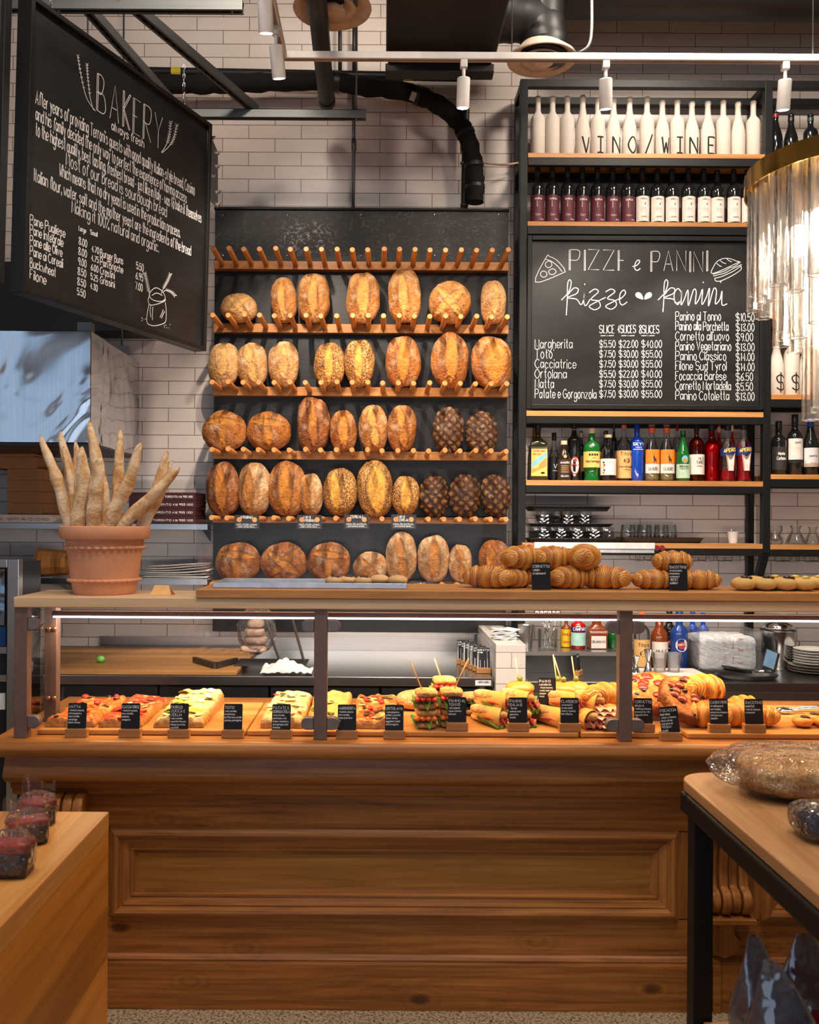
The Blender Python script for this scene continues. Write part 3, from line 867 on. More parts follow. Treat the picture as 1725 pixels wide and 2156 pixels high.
# ================================================================== the pine service counter
CL, CR = -1.235, 2.7           # its ends
FY = 3.0                       # panel plane
ct = thing('service_counter', 'carved knotty pine service counter with moulded panels and bullnose top', 'counter', (0.6, 3.3, 0))
m = MB()
lip = [(3.60, 0.903), (2.892, 0.903)] + [(2.892 + 0.026 * math.cos(R(a)), 0.875 + 0.028 * math.sin(R(a))) for a in range(110, 255, 12)] + [(2.895, 0.846), (3.60, 0.846)]
m.prism(lip, 'X', CL, CR)
m.build('countertop', PINEM(), ct, smooth=True, auto=40)
m = MB()
crown = [(3.2, 0.846), (2.915, 0.846), (2.912, 0.826), (2.905, 0.806)] + [(2.925 + 0.026 * math.cos(R(a)), 0.785 + 0.026 * math.sin(R(a)) * 0.95) for a in range(150, 265, 12)] + [(2.945, 0.752), (2.962, 0.742), (2.962, 0.728), (2.974, 0.722), (2.978, 0.706), (2.99, 0.698), (3.0, 0.698), (3.2, 0.698)]
m.prism(crown, 'X', CL + 0.03, CR)
m.build('crown_moulding', PINEM(), ct, smooth=True, auto=30)
BX = CL + 0.06
MB().boxb((BX, FY, 0.02), (CR, 3.56, 0.846)).build('carcass', plain('carcass_pine', srgb(120, 72, 30), 0.6), ct)
MB().boxb((BX, FY - 0.006, 0.586), (CR, FY, 0.70)).build('top_rail', PINE(), ct)
MB().boxb((BX, FY - 0.006, 0.176), (CR, FY, 0.300)).build('bottom_rail', PINE(), ct)
pl_prof = [(FY, 0.0), (FY - 0.022, 0.0), (FY - 0.022, 0.150), (FY - 0.018, 0.158), (FY - 0.020, 0.164), (FY - 0.014, 0.172), (FY - 0.006, 0.178), (FY, 0.178)]
for a_, b_ in ((BX, ax(1507, 2.98) - 0.002), (ax(1507, 2.98), ax(1523, 2.98)), (ax(1523, 2.98) + 0.002, CR)):
    MB().prism([(y - (0.006 if b_ - a_ < 0.1 else 0), z) for y, z in pl_prof], 'X', a_, b_).build('plinth', PINE(), ct, bevel=0.0015)
PX = [(ax(238, FY), ax(1432, FY)), (ax(1603, FY), 2.60)]
def panel(x0, x1, z0, z1):
    MB().boxb((x0 + 0.05, FY + 0.0, z0 + 0.05), (x1 - 0.05, FY + 0.01, z1 - 0.05)).boxb((x0 + 0.04, FY - 0.002, z0 + 0.04), (x1 - 0.04, FY + 0.001, z1 - 0.04)).build('panel', PLY(), ct)
    # mitred moulding: profile swept round the rectangle
    prof = [(0.0, 0.006), (0.004, 0.020), (0.010, 0.024), (0.014, 0.030), (0.022, 0.033), (0.030, 0.030), (0.036, 0.020), (0.040, 0.018), (0.044, 0.020), (0.058, 0.012), (0.068, 0.010), (0.070, 0.013), (0.076, 0.013), (0.080, 0.004), (0.092, 0.002)]
    for side in range(4):
        m = MB()
        A, B = [], []
        for t, e in prof:
            y = FY - e
            q = [(x0 + t, z0 + t), (x1 - t, z0 + t), (x1 - t, z1 - t), (x0 + t, z1 - t)]
            a, b = q[side], q[(side + 1) % 4]
            A.append((a[0], y, a[1])); B.append((b[0], y, b[1]))
        k = m.add(A + B, [])
        n = len(prof)
        for i in range(n - 1): m.f.append((k + i, k + i + 1, k + n + i + 1, k + n + i))
        m.build('panel_moulding', PINEV() if side % 2 else PINEM(), ct, smooth=True, auto=28)
panel(PX[0][0], PX[0][1], 0.298, 0.596)
panel(PX[1][0], PX[1][1], 0.298, 0.596)
MB().boxb((PX[0][1], FY - 0.006, 0.296), (PX[1][0], FY, 0.59)).build('stile', PINEV(), ct, bevel=0.001)
MB().boxb((BX, FY - 0.006, 0.296), (PX[0][0], FY, 0.59)).build('stile', PINEV(), ct, bevel=0.001)
def corbel(cx, w):
    """scrolled bracket: ribbed volutes over a small shelf and a shaped tail"""
    side = []
    for a in range(100, -110, -15): side.append((2.90 + 0.06 * -math.cos(R(a)) * 0.9 if False else FY - 0.055 - 0.05 * math.cos(R(a)), 0.655 + 0.05 * math.sin(R(a))))
    out = [(FY, 0.715), (FY - 0.045, 0.715)] + [(FY - 0.05 - 0.048 * math.sin(R(a)), 0.655 + 0.058 * math.cos(R(a))) for a in range(0, 181, 20)]
    out += [(FY - 0.040, 0.58), (FY - 0.028, 0.53), (FY - 0.022, 0.47), (FY - 0.026, 0.42)]
    out += [(FY - 0.03 - 0.038 * math.sin(R(a)), 0.370 + 0.042 * math.cos(R(a))) for a in range(0, 181, 20)] + [(FY, 0.328)]
    n = 5
    for i in range(n):
        a = cx - w / 2 + w * i / n; b = cx - w / 2 + w * (i + 1) / n
        g = 0.0 if i % 2 == 0 else 0.010
        m = MB()
        poly = [(min(FY, y + g) if y < FY - 0.001 else y, z) for y, z in out]
        m.prism(poly, 'X', a + 0.002, b - 0.002)
        m.build('corbel_rib', PINEV(), ct, smooth=True, bevel=0.006, seg=3, auto=50)
    MB().boxb((cx - w / 2 - 0.006, FY - 0.075, 0.310), (cx + w / 2 + 0.006, FY, 0.326)).build('corbel_shelf', PINEM(), ct, bevel=0.002)
    tail = [(cx - w * 0.36, 0.310), (cx + w * 0.36, 0.310)] + [(cx + w * 0.36 - 0.028 * math.sin(R(a)) - 0.0, 0.275 - 0.035 * -math.cos(R(a)) - 0.0) for a in range(0, 181, 30)] + [(cx + w * 0.30, 0.215), (cx + w * 0.12, 0.19), (cx, 0.182), (cx - w * 0.12, 0.19), (cx - w * 0.30, 0.215)] + [(cx - w * 0.36 + 0.028 * math.sin(R(a)), 0.24 + 0.035 * (1 - math.cos(R(a)))) for a in range(0, 181, 30)]
    MB().prism(tail, 'Y', FY - 0.032, FY).build('corbel_tail', PINEV(), ct, bevel=0.003)
corbel(ax(122, 2.93), 0.18)
corbel(ax(1536, 2.95), 0.165)

# ================================================================== glazed display case on the counter
TOPZ, TB = 1.356, 1.322
dc = thing('display_case', 'glazed counter display case with bronze posts, pale timber top and lit strip', 'display case', (0.6, 3.06, 0.903))
m = MB().boxb((-1.172, 2.895, TB), (2.7, 3.20, TOPZ))
m.build('timber_top', MAPLE(), dc, bevel=0.003)
MB().boxb((ax(415, 2.9), 2.888, TOPZ + 0.0005), (2.7, 3.22, 1.384)).build('upper_shelf', OAK(), dc, bevel=0.002)
POSTS = [(-1.152, 'end'), (ax(678, 2.93), 'mid'), (ax(1316, 2.93), 'mid')]
for x_, k_ in POSTS:
    MB().boxb((x_ - 0.021, 2.905, 0.9035), (x_ + 0.021, 2.945, TB)).build('post', BRONZE(), dc, bevel=0.002)
    for z_ in (0.955, 1.268):
        for s_ in ((1,) if k_ == 'end' else (-1, 1)):
            a_, b_ = x_ + s_ * 0.021, x_ + s_ * 0.062
            pl = [(a_, z_ - 0.02)] + [(b_ - s_ * 0.02 + s_ * 0.02 * math.cos(R(t)), z_ + 0.02 * math.sin(R(t))) for t in range(-90, 91, 15)] + [(a_, z_ + 0.02)]
            MB().prism(pl, 'Y', 2.906, 2.934).build('glass_clamp', plain('clamp_steel', srgb(128, 116, 112), 0.42, 0.6), dc, bevel=0.003)
for y_ in (3.165,):
    MB().boxb((-1.165, y_ - 0.02, 0.9035), (-1.123, y_ + 0.02, TB)).build('post', BRONZE(), dc, bevel=0.002)
    for xx in (ax(678, 2.93), ax(1316, 2.93)):
        pass
MB().boxb((-1.1485, 2.945, 0.925), (-1.1425, 3.145, 1.30)).build('glass_pane', CLEAR(), dc)['label'] = 'clear end pane'
for xa, xb in ((-1.115, ax(660, 2.93)), (ax(696, 2.93), ax(1298, 2.93)), (ax(1334, 2.93), 2.6)):
    MB().boxb((xa, 2.9065, 0.925), (xb, 2.9105, 1.300)).build('glass_pane', CLEAR(), dc, bevel=0.0)
for x_ in (-1.130, -1.150):
    for z_ in (0.985, 1.225):
        MB().blob((x_ + 0.0, 3.143, z_), (0.009, 0.006, 0.009)).build('dome_screw', plain('copper_screw', srgb(190, 140, 110), 0.25, 0.9), dc, smooth=True)
# light rail: bronze profile with a white led strip under it
zl = 1.272
MB().boxb((-1.12, 3.09, zl + 0.004), (2.6, 3.115, zl + 0.020)).build('light_rail', BRONZE(), dc)
MB().boxb((-1.115, 3.088, zl - 0.002), (2.6, 3.098, zl + 0.0035)).build('led_strip', emis('led_white', (0.85, 0.88, 1.0), 5.0), dc)
for xa, xb in ((-1.1, -0.25), (-0.25, 0.75), (0.75, 1.9)):
    lamp('case_strip_back_lamp', 'AREA', ((xa + xb) / 2, 3.125, zl + 0.002), 6.5 * (xb - xa), (1.0, 0.93, 0.88), ((xa + xb) / 2, 4.6, zl - 0.12), shape='RECTANGLE', size=xb - xa, size_y=0.03)
    lamp('case_strip_lamp', 'AREA', ((xa + xb) / 2, 3.10, zl - 0.008), 5.3 * (xb - xa), (1.0, 0.66, 0.32), ((xa + xb) / 2, 3.13, 0.9), shape='RECTANGLE', size=xb - xa, size_y=0.03)

# sneeze guard on the upper shelf
gg = thing('glass_guard', 'clear upright glass guard standing on the upper oak shelf', 'glass screen', (ax(415, 2.93), 2.93, 1.3845))
MB().boxb((ax(415, 2.93), 2.922, 1.3845), (2.65, 2.930, az(1096, 2.93))).build('glass_pane', CLEAR(), gg)
MB().boxb((ax(415, 2.93), 2.9305, 1.3845), (ax(415, 2.93) + 0.006, 3.18, az(1096, 2.93))).build('end_pane', CLEAR(), gg)

# ================================================================== bread rack
RY = 5.15
rk = thing('bread_rack', 'tall black bread rack with six oak rails of long round pegs', 'bread rack', (-0.12, RY, az(1331, RY)))
def rack_mat():
    t = NT('rack_board')
    v = t.tc('Object')
    n = t.noise(t.tc('Object', (2, 2, 60)), 2.5, 3)
    base_ = t.ramp(n, [(0.3, (0.010, 0.009, 0.010)), (0.7, (0.022, 0.020, 0.020))])
    big = t.noise(v, 1.3, 5, 0.65, 1.0)
    wear = t.ramp(big, [(0.55, (0, 0, 0)), (0.75, (1, 1, 1))])
    scr = t.noise(t.tc('Object', (6, 6, 9)), 2.4, 8, 0.75, 3.0)
    sp = t.node('SeparateXYZ'); t.link(v, sp.inputs[0])
    band = t.math('MULTIPLY', t.math('GREATER_THAN', sp.outputs[2], az(548, RY) - az(1331, RY)), 1.0)
    scf = t.math('MULTIPLY', t.ramp(scr, [(0.52, (0, 0, 0)), (0.64, (1, 1, 1))]), band)
    dx = t.math('DIVIDE', t.math('SUBTRACT', sp.outputs[0], ax(640, RY) + 0.12), 0.20)
    dz = t.math('DIVIDE', t.math('SUBTRACT', sp.outputs[2], az(500, RY) - az(1331, RY)), 0.13)
    near = t.math('SUBTRACT', 1.0, t.math('ADD', t.math('MULTIPLY', dx, dx), t.math('MULTIPLY', dz, dz)))
    near = t.math('MAXIMUM', near, 0.10)
    c = t.mix(t.math('MULTIPLY', wear, 0.5), base_, (0.075, 0.066, 0.058))
    c = t.mix(t.math('MULTIPLY', scf, near), c, (0.55, 0.50, 0.44))
    t.base(c)
    t.set(0.42, 0, 0.32)
    return t.m
RX0, RX1 = ax(449, RY), ax(1067, RY)
MB().boxb((RX0, RY, az(1331, RY)), (RX1, RY + 0.03, az(443, RY))).build('back_board', rack_mat(), rk)
MB().boxb((RX0 - 0.004, RY - 0.012, az(443, RY) - 0.002), (RX1 + 0.004, RY + 0.03, az(443, RY) + 0.012)).build('top_edge', BLACK(), rk, bevel=0.002)
for x_ in (470, 605, 760, 915, 1050):
    for y_ in (452, 538): MB().blob(at(x_, y_, RY - 0.001), (0.005, 0.003, 0.005), 8, 6).build('screw', CHROME(), rk, smooth=True)
RAILY = 5.10
ROWZ = []
rows = [(549, 567), (681, 700), (814, 833), (949, 967), (1087, 1101), (1221, 1236)]
PXS = [ax(465 + (1052 - 465) * i / 19.0, RAILY) for i in range(20)]
for (y0, y1) in rows:
    za, zb = az(y0 + 1.5, RAILY), az(y1 + 1.5, RAILY)
    rl = MB().boxb((ax(447, RAILY), RAILY, zb), (ax(1069, RAILY), RY, za)).build('rail', RAIL(), rk, bevel=0.003)
    zc = (za + zb) / 2 + 0.004
    ROWZ.append(zc)
    for i, x_ in enumerate(PXS):
        j = rnd.uniform(-0.003, 0.003)
        m = MB(); m.tube([(x_, RAILY + 0.01, zc), (x_ + j, RAILY - 0.275, zc + j + 0.004), (x_ + j, RAILY - 0.28, zc + j + 0.004)], 0.0145, 14, True, [0.0145, 0.0145, 0.0125])
        m.build('peg', PEG(), rl, smooth=True, auto=50)

# ------------------------------------------------------------------ loaves
def crust(name, c_dark, c_mid, c_light, c_open, flour=0.3, seed=0.0, rough=0.62):
    if name in MATS: return MATS[name]
    t = NT(name)
    v = t.tc('Object')
    n = t.noise(v, 9, 6, 0.65, 0.6)
    fine = t.noise(v, 85, 3, 0.6)
    f = t.math('ADD', t.math('MULTIPLY', n, 0.75), t.math('MULTIPLY', fine, 0.25))
    col = t.ramp(f, [(0.37, c_dark), (0.5, c_mid), (0.62, c_light)])
    spk = t.noise(v, 240, 2, 0.7)
    col = t.mix(1.0, col, t.ramp(spk, [(0.36, (0.70, 0.64, 0.58)), (0.52, (1.0, 1.0, 1.0)), (0.68, (1.10, 1.10, 1.10))]), 'MULTIPLY')
    fl = t.noise(v, 14, 5, 0.7, 0.3)
    flm = t.math('MULTIPLY', t.ramp(fl, [(0.46, (0, 0, 0)), (0.68, (1, 1, 1))]), t.math('MULTIPLY', t.attr('flour'), flour))
    col = t.mix(flm, col, srgb(232, 206, 168))
    op = t.attr('score')
    ocol = t.ramp(t.noise(v, 24, 4, 0.6, 0.8), [(0.3, tuple(x * 0.62 for x in c_open)), (0.52, c_open), (0.7, tuple(min(1, x * 1.25) for x in c_open))])
    col = t.mix(op, col, ocol)
    col = t.mix(t.math('MULTIPLY', t.attr('burnt'), 0.8), col, tuple(x * 0.35 for x in c_dark))
    if seed:
        vo = t.node('TexVoronoi'); vo.inputs['Scale'].default_value = 150
        t.link(v, vo.inputs['Vector'])
        wn = t.node('TexWhiteNoise'); t.link(vo.outputs['Position'], wn.inputs['Vector'])
        sc = t.ramp(wn.outputs['Value'], [(0.0, (0.02, 0.018, 0.02)), (0.52, (0.03, 0.026, 0.026)), (0.55, srgb(222, 180, 120)), (0.72, srgb(232, 196, 140)), (0.78, srgb(70, 46, 30))])
        sc.node.color_ramp.interpolation = 'CONSTANT'
        dd = t.ramp(vo.outputs['Distance'], [(0.35, (1, 1, 1)), (0.5, (0, 0, 0))])
        sd = t.math('MULTIPLY', t.attr('seed'), dd)
        col = t.mix(sd, col, sc)
    t.base(col)
    t.set(rough, 0, 0.3)
    h = t.math('ADD', t.math('MULTIPLY', f, 0.7), t.math('MULTIPLY', fine, 0.5))
    t.bump(h, 0.8, 0.016)
    MATS[name] = t.m
    return t.m
S = srgb
CRUST = {
 'pale': lambda: crust('crust_pale', S(160, 108, 56), S(200, 150, 92), S(220, 180, 126), S(214, 164, 92), 0.8),
 'gold': lambda: crust('crust_gold', S(136, 78, 30), S(178, 118, 56), S(204, 150, 86), S(216, 158, 78), 0.6),
 'brown': lambda: crust('crust_brown', S(120, 64, 24), S(164, 98, 40), S(190, 124, 58), S(196, 128, 48), 0.5),
 'deep': lambda: crust('crust_deep', S(92, 46, 20), S(140, 78, 34), S(170, 104, 52), S(190, 118, 46), 0.45),
 'round': lambda: crust('crust_round', S(92, 48, 20), S(146, 86, 38), S(178, 116, 58), S(192, 122, 50), 0.5),
 'floury': lambda: crust('crust_floury', S(150, 98, 52), S(184, 138, 88), S(204, 164, 118), S(178, 112, 44), 1.0),
 'seeded': lambda: crust('crust_seeded', S(150, 94, 40), S(190, 132, 62), S(214, 164, 92), S(226, 168, 72), 0.2, 1.0),
 'fruit': lambda: crust('crust_fruit', S(52, 26, 16), S(92, 48, 24), S(150, 92, 44), S(210, 158, 84), 0.2),
 'check': lambda: crust('crust_check', S(70, 38, 22), S(104, 62, 36), S(132, 88, 56), S(196, 146, 88), 0.6),
}
def sm(a, b, x):
    t = max(0.0, min(1.0, (x - a) / (b - a)))
    return t * t * (3 - 2 * t)
def lens(u, v, cu=0.0, cv=0.0, hw=0.3, hl=0.8, rot=0.0):
    """1 inside a spindle-shaped cut, falling to 0 past its edge; also the edge ridge"""
    c, s_ = math.cos(rot), math.sin(rot)
    x, y = (u - cu) * c + (v - cv) * s_, -(u - cu) * s_ + (v - cv) * c
    if abs(y) >= hl: return 0.0, 0.0
    w = hw * (1 - (y / hl) ** 2) ** 0.8
    d = abs(x) / max(w, 1e-4)
    ins = 1 - sm(0.86, 1.05, d)
    ridge = math.exp(-((d - 1.06) / 0.17) ** 2) * min(1, w / (0.4 * hw))
    return ins, ridge
def loaf(name, label, box, kind, mat, group, Y=4.97, depth=None, seed=0, tilt=0.0, zmin=None, sup=2.3):
    x0, y0, x1, y1 = box
    w, h = (x1 - x0) * Y / F / 2, (y1 - y0) * Y / F / 2
    c = at((x0 + x1) / 2, (y0 + y1) / 2, Y)
    if zmin is not None and c.z - h < zmin:
        top = c.z + h
        h = (top - zmin) / 2; c.z = zmin + h
    d = depth if depth else min(0.062, w * 0.62)
    rr = random.Random(seed)
    ox = Vector((rr.uniform(0, 50), rr.uniform(0, 50), rr.uniform(0, 50)))
    nu, nv = 64, 56
    m = MB(); sc, fl, bu, se = [], [], [], []
    jig = [rr.uniform(-0.06, 0.06) for _ in range(6)]
    for i in range(nv + 1):
        th = PI * i / nv
        for j in range(nu):
            ph = 2 * PI * j / nu
            n_ = Vector((math.sin(th) * math.cos(ph), math.sin(th) * math.sin(ph), math.cos(th)))
            # superellipsoid in the front plane (x,z)
            a = (abs(n_.x) ** sup + abs(n_.z) ** sup + abs(n_.y) ** 2.0) ** (-1 / ((sup + 2) / 2))
            p = n_ * a
            low = mnoise.noise(n_ * 1.3 + ox) * 0.085
            if kind == 'ovalr': p.x *= 1.0 + 0.06 * p.z
            u, v = p.x, p.z
            front = 1.0 if n_.y < 0.15 else 0.0
            s_ = r_ = b_ = e_ = 0.0
            if kind == 'single': s_, r_ = lens(u, v, jig[0] * 0.6, 0.02, 0.36, 0.86, jig[1])
            elif kind == 'slim': s_, r_ = lens(u, v, -0.05 + jig[0], 0.0, 0.27, 0.86, jig[1]); s_ *= 0.85
            elif kind == 'wide': s_, r_ = lens(u, v, 0.12, -0.02, 0.55, 0.88, jig[1] * 0.6)
            elif kind == 'offset': s_, r_ = lens(u, v, -0.26, 0.02, 0.30, 0.85, 0.12)
            elif kind == 'ess':
                s1, r1 = lens(u, v, -0.12, 0.40, 0.28, 0.46, 0.35 + jig[0]); s2, r2 = lens(u, v, 0.10, -0.36, 0.30, 0.48, 0.35 + jig[1])
                s_, r_ = max(s1, s2), max(r1, r2)
            elif kind == 'knot':
                s1, r1 = lens(u, v, 0.05, -0.15, 0.30, 0.42, -0.3 + jig[0]); s2, r2 = lens(u, v, 0.1, 0.5, 0.2, 0.35, 0.4)
                s_, r_ = max(s1, s2) * 0.8, max(r1, r2)
            elif kind == 'cross':
                for rt in (0.75 + jig[0] * 2, -0.8 + jig[1] * 2):
                    s1, r1 = lens(u, v, jig[2], jig[3], 0.20, 0.98, rt)
                    s_, r_ = max(s_, s1), max(r_, r1)
                s_ *= 0.9
            elif kind == 'tee':
                s1, r1 = lens(u, v, 0.02, -0.1, 0.19, 0.95, jig[0] * 2); s2, r2 = lens(u, v, 0.05, 0.40, 0.17, 0.85, 1.4 + jig[1])
                s_, r_ = max(s1, s2), max(r1, r2)
            elif kind == 'check':
                wx, wz = u + 0.10 * mnoise.noise(Vector((u * 2.2, v * 2.2, ox.x))), v + 0.10 * mnoise.noise(Vector((u * 2.2, v * 2.2, ox.y)))
                fq = 2.0 if mat == 'check' else 1.75
                g1, g2 = (wx * 0.9 + wz * 1.25) * fq + jig[0] * 5, (wx * 0.9 - wz * 1.25) * fq + jig[1] * 5
                q = min(abs(g1 - round(g1)), abs(g2 - round(g2)))
                cut = 1 - sm(0.08, 0.22, q)
                patch = sm(0.2, 0.34, q) * (0.5 + 0.5 * mnoise.cell(Vector((math.floor(g1 + 0.5), math.floor(g2 + 0.5), ox.x))))
                b_ = cut; s_ = patch * 0.75; r_ = -0.9 * cut + 0.5
            elif kind == 'plainr': s_, r_ = lens(u, v, 0.0, 0.3, 0.10, 0.4, 0.6)
            wob = mnoise.noise(Vector((u * 3.2, v * 3.2, ox.z)))
            wob2 = mnoise.noise(Vector((u * 9, v * 9, ox.x)))
            s_ *= front * (0.9 + 0.35 * wob + 0.35 * wob2); r_ *= front
            if mat == 'seeded': e_ = (1 - min(1, s_ * 1.4)); s_ = s_
            if kind in ('cross', 'tee'): r_ *= 0.9; b_ += 0.25 * r_
            disp = low + 0.075 * r_ - 0.055 * s_ + 0.022 * mnoise.noise(n_ * 6 + ox) + 0.05 * s_ * mnoise.noise(Vector((u * 7, v * 7, ox.y)))
            if kind == 'check': disp = low + 0.05 * r_ + 0.03 * mnoise.noise(n_ * 7 + ox)
            p = p * (1 + disp)
            q = Vector((p.x * w, p.y * d * (1.0 if n_.y < 0 else 0.8), p.z * h))
            if tilt: q = Matrix.Rotation(tilt, 3, 'Y') @ q
            m.v.append(tuple(c + q))
            sc.append(max(0, min(1, s_))); bu.append(max(0, min(1, b_ + (0.8 if mat in ('brown', 'deep', 'round', 'seeded') else 0.75) * max(0, r_))))
            side = sm(-0.1, 0.5, u if kind == 'offset' else 0.25 + 0.5 * wob)
            fl.append(max(0.0, min(1.0, side + 0.15))); se.append(max(0, min(1, e_)))
    for i in range(nv):
        for j in range(nu):
            m.f.append((i * nu + j, (i + 1) * nu + j, (i + 1) * nu + (j + 1) % nu, i * nu + (j + 1) % nu))
    m.a = {'score': sc, 'flour': fl, 'burnt': bu, 'seed': se}
    o = m.build(name, CRUST[mat](), None, smooth=True, at_=(c.x, c.y, c.z - h))
    return tag(o, label, 'bread', group)
ROWN = ['top bread row', 'second bread row', 'third bread row', 'fourth bread row', 'lowest bread row']
LOAVES = [
 [((163, 488, 350, 640), 'cross', 'pale', 'small round pale floury loaf'), ((420, 408, 555, 660), 'slim', 'gold', 'narrow oval golden loaf'), ((558, 386, 727, 665), 'slim', 'gold', 'long oval golden loaf dusted with flour'), ((810, 380, 988, 655), 'single', 'gold', 'long oval golden loaf with one open cut'), ((1027, 360, 1200, 660), 'slim', 'gold', 'tallest smooth golden loaf'), ((1240, 422, 1462, 655), 'cross', 'gold', 'large round golden loaf with crossed cracks'), ((1508, 422, 1640, 665), 'knot', 'pale', 'slim pale olive loaf')],
 [((97, 742, 257, 990), 'knot', 'pale', 'pale olive loaf with a dark pocket'), ((242, 742, 404, 990), 'ess', 'pale', 'pale olive loaf with a slanting fold'), ((407, 737, 567, 990), 'knot', 'pale', 'pale olive loaf with a low twist'), ((645, 745, 803, 990), 'slim', 'seeded', 'oval loaf crusted with poppy seeds, light stripe'), ((803, 727, 957, 985), 'slim', 'seeded', 'taller oval loaf crusted with poppy seeds'), ((1013, 712, 1198, 985), 'single', 'brown', 'large brown oval loaf with one open cut'), ((1253, 690, 1448, 985), 'single', 'brown', 'largest brown oval loaf with ragged open cut'), ((1458, 712, 1672, 990), 'wide', 'brown', 'broad brown loaf with wide open cut')],
 [((62, 110, 297, 330), 'tee', 'brown', 'large round brown loaf with a T crack'), ((297, 115, 522, 320), 'tee', 'brown', 'round brown loaf with a smooth belly'), ((558, 38, 727, 340), 'slim', 'deep', 'tall dark oval loaf with straight cut'), ((727, 105, 867, 335), 'single', 'brown', 'small brown oval loaf'), ((880, 82, 1027, 330), 'ess', 'gold', 'golden brown oval loaf with two cuts'), ((1027, 82, 1175, 330), 'ess', 'brown', 'brown oval loaf with two long cuts'), ((1262, 95, 1420, 330), 'check', 'check', 'dark loaf with a diamond chequer crust'), ((1430, 118, 1595, 330), 'check', 'check', 'dark chequered loaf beside the menu shelves')],
 [((85, 380, 260, 665), 'single', 'deep', 'dark oval loaf with long pale cut'), ((250, 380, 420, 655), 'offset', 'floury', 'oval loaf floured along one flank'), ((405, 375, 600, 665), 'single', 'brown', 'largest brown oval loaf leaning slightly'), ((562, 437, 692, 655), 'offset', 'floury', 'small floured oval loaf'), ((692, 410, 868, 655), 'offset', 'seeded', 'oval loaf half covered in seeds'), ((868, 377, 1052, 660), 'wide', 'seeded', 'tall seeded loaf with broad pale opening'), ((1045, 450, 1192, 655), 'single', 'seeded', 'small seeded loaf with pale cut'), ((1193, 452, 1340, 665), 'check', 'fruit', 'dark chocolate coloured fruit loaf'), ((1348, 445, 1507, 665), 'check', 'fruit', 'dark fruit loaf with ragged crust'), ((1510, 443, 1663, 660), 'check', 'fruit', 'dark fruit loaf by the black shelf post')],
 [((130, 795, 370, 1005), 'tee', 'round', 'round dark country loaf with folded crust'), ((368, 792, 610, 1003), 'cross', 'round', 'round dark country loaf with slanted cross'), ((610, 792, 835, 1005), 'tee', 'round', 'round dark country loaf with upright crack'), ((848, 838, 1028, 1005), 'cross', 'floury', 'small round floured loaf with a star cut'), ((1015, 742, 1178, 1015), 'ess', 'floury', 'tall floured oval loaf with two cuts'), ((1180, 755, 1345, 1015), 'single', 'floury', 'tall floured oval loaf with one cut'), ((1343, 805, 1463, 1015), 'ess', 'floury', 'narrow floured loaf'), ((1498, 780, 1660, 1000), 'offset', 'deep', 'brown loaf half floured behind the croissants')],
]
sd = 0
for r_, row in enumerate(LOAVES):
    yo = 420 if r_ < 2 else 820
    for i, (b, k, mt, lb) in enumerate(row):
        sd += 1
        box = (400 + b[0] / 2.4643, yo + b[1] / 2.4643, 400 + b[2] / 2.4643, yo + b[3] / 2.4643)
        round_ = k in ('cross', 'tee')
        loaf('bread_loaf', lb + ', ' + ORD[i] + ' along the ' + ROWN[r_], box, k, mt, 'loaves on the ' + ROWN[r_],
             depth=0.085 if round_ else 0.07, Y=5.045 - 0.0, seed=sd * 7 + 3, zmin=ROWZ[r_ + 1] + (0.0075 if round_ else 0.0115), sup=2.0 if round_ else 2.35, tilt=rnd.uniform(-0.05, 0.05))

# ================================================================== black steel wine shelves
SY0, SY1 = 5.02, 5.27          # front and rear frame planes
su = thing('wine_shelf_unit', 'tall black steel wine shelving with oak shelf fronts along the tiled wall', 'shelf unit', (ax(1099, SY0), SY0, 0.9))
def zf(py): return az(py, SY0)
PW = 0.042
def post(x, y, z0, z1, w=PW): MB().boxb((x - w / 2, y - w / 2 if y > SY0 + 0.1 else y, z0), (x + w / 2, y + w / 2 if y > SY0 + 0.1 else y + w, z1)).build('post', BLACK(), su, bevel=0.002)
XL, XM, XR = ax(1099, SY0), ax(1614.5, SY0), 2.95
ZT = zf(164)
for x_ in (XL, XM): post(x_, SY0, zf(1160) if x_ == XM else 0.95, ZT)
for x_ in (XL, XM): post(x_, SY1 - 0.02, 0.95, ZT, 0.038)
for y_ in (SY0 + 0.021, SY1 - 0.02): MB().boxb((XL - 0.02, y_ - 0.019, ZT - 0.042), (XR, y_ + 0.019, ZT)).build('top_bar', BLACK(), su, bevel=0.002)
for x_ in (XL, XM): MB().boxb((x_ - 0.019, SY0 + 0.04, ZT - 0.042), (x_ + 0.019, SY1 - 0.04, ZT - 0.002)).build('side_bar', BLACK(), su, bevel=0.002)
m = MB(); m.beam((XM, SY0 + 0.02, zf(1158)), (XM - 0.005, SY1 - 0.01, zf(1310)), 0.04, 0.04, up=(1, 0, 0)); m.build('diagonal_brace', BLACK(), su, bevel=0.002)
SHF = {}
def shelf(key, x0, x1, ytop, ywood, yblk):
    z0, z1, z2 = zf(yblk), zf(ywood), zf(ytop)
    MB().boxb((x0, SY0 - 0.004, z1), (x1, SY1, z2)).build('shelf_board', OAK(), su, bevel=0.001)
    MB().boxb((x0, SY0 - 0.002, z0), (x1, SY0 + 0.03, z1 - 0.0004)).boxb((x0, SY1 - 0.035, z0), (x1, SY1, z1 - 0.0004)).build('shelf_bar', BLACK(), su, bevel=0.002)
    SHF[key] = z2 + 0.0008
a_, b_ = XL + PW / 2 + 0.001, XM - PW / 2 - 0.001
shelf('white', a_, b_, 320.5, 330, 346)
shelf('wine', a_, b_, 464.5, 474, 491)
shelf('board', a_, b_, 863, 874, 889)
shelf('spirit', a_, b_, 1009, 1020, 1035)
shelf('glass', a_ - 0.02, b_, 1140.5, 1151, 1166)
c_ = XM + PW / 2 + 0.001
shelf('white2', c_, XR, 327, 337, 353)
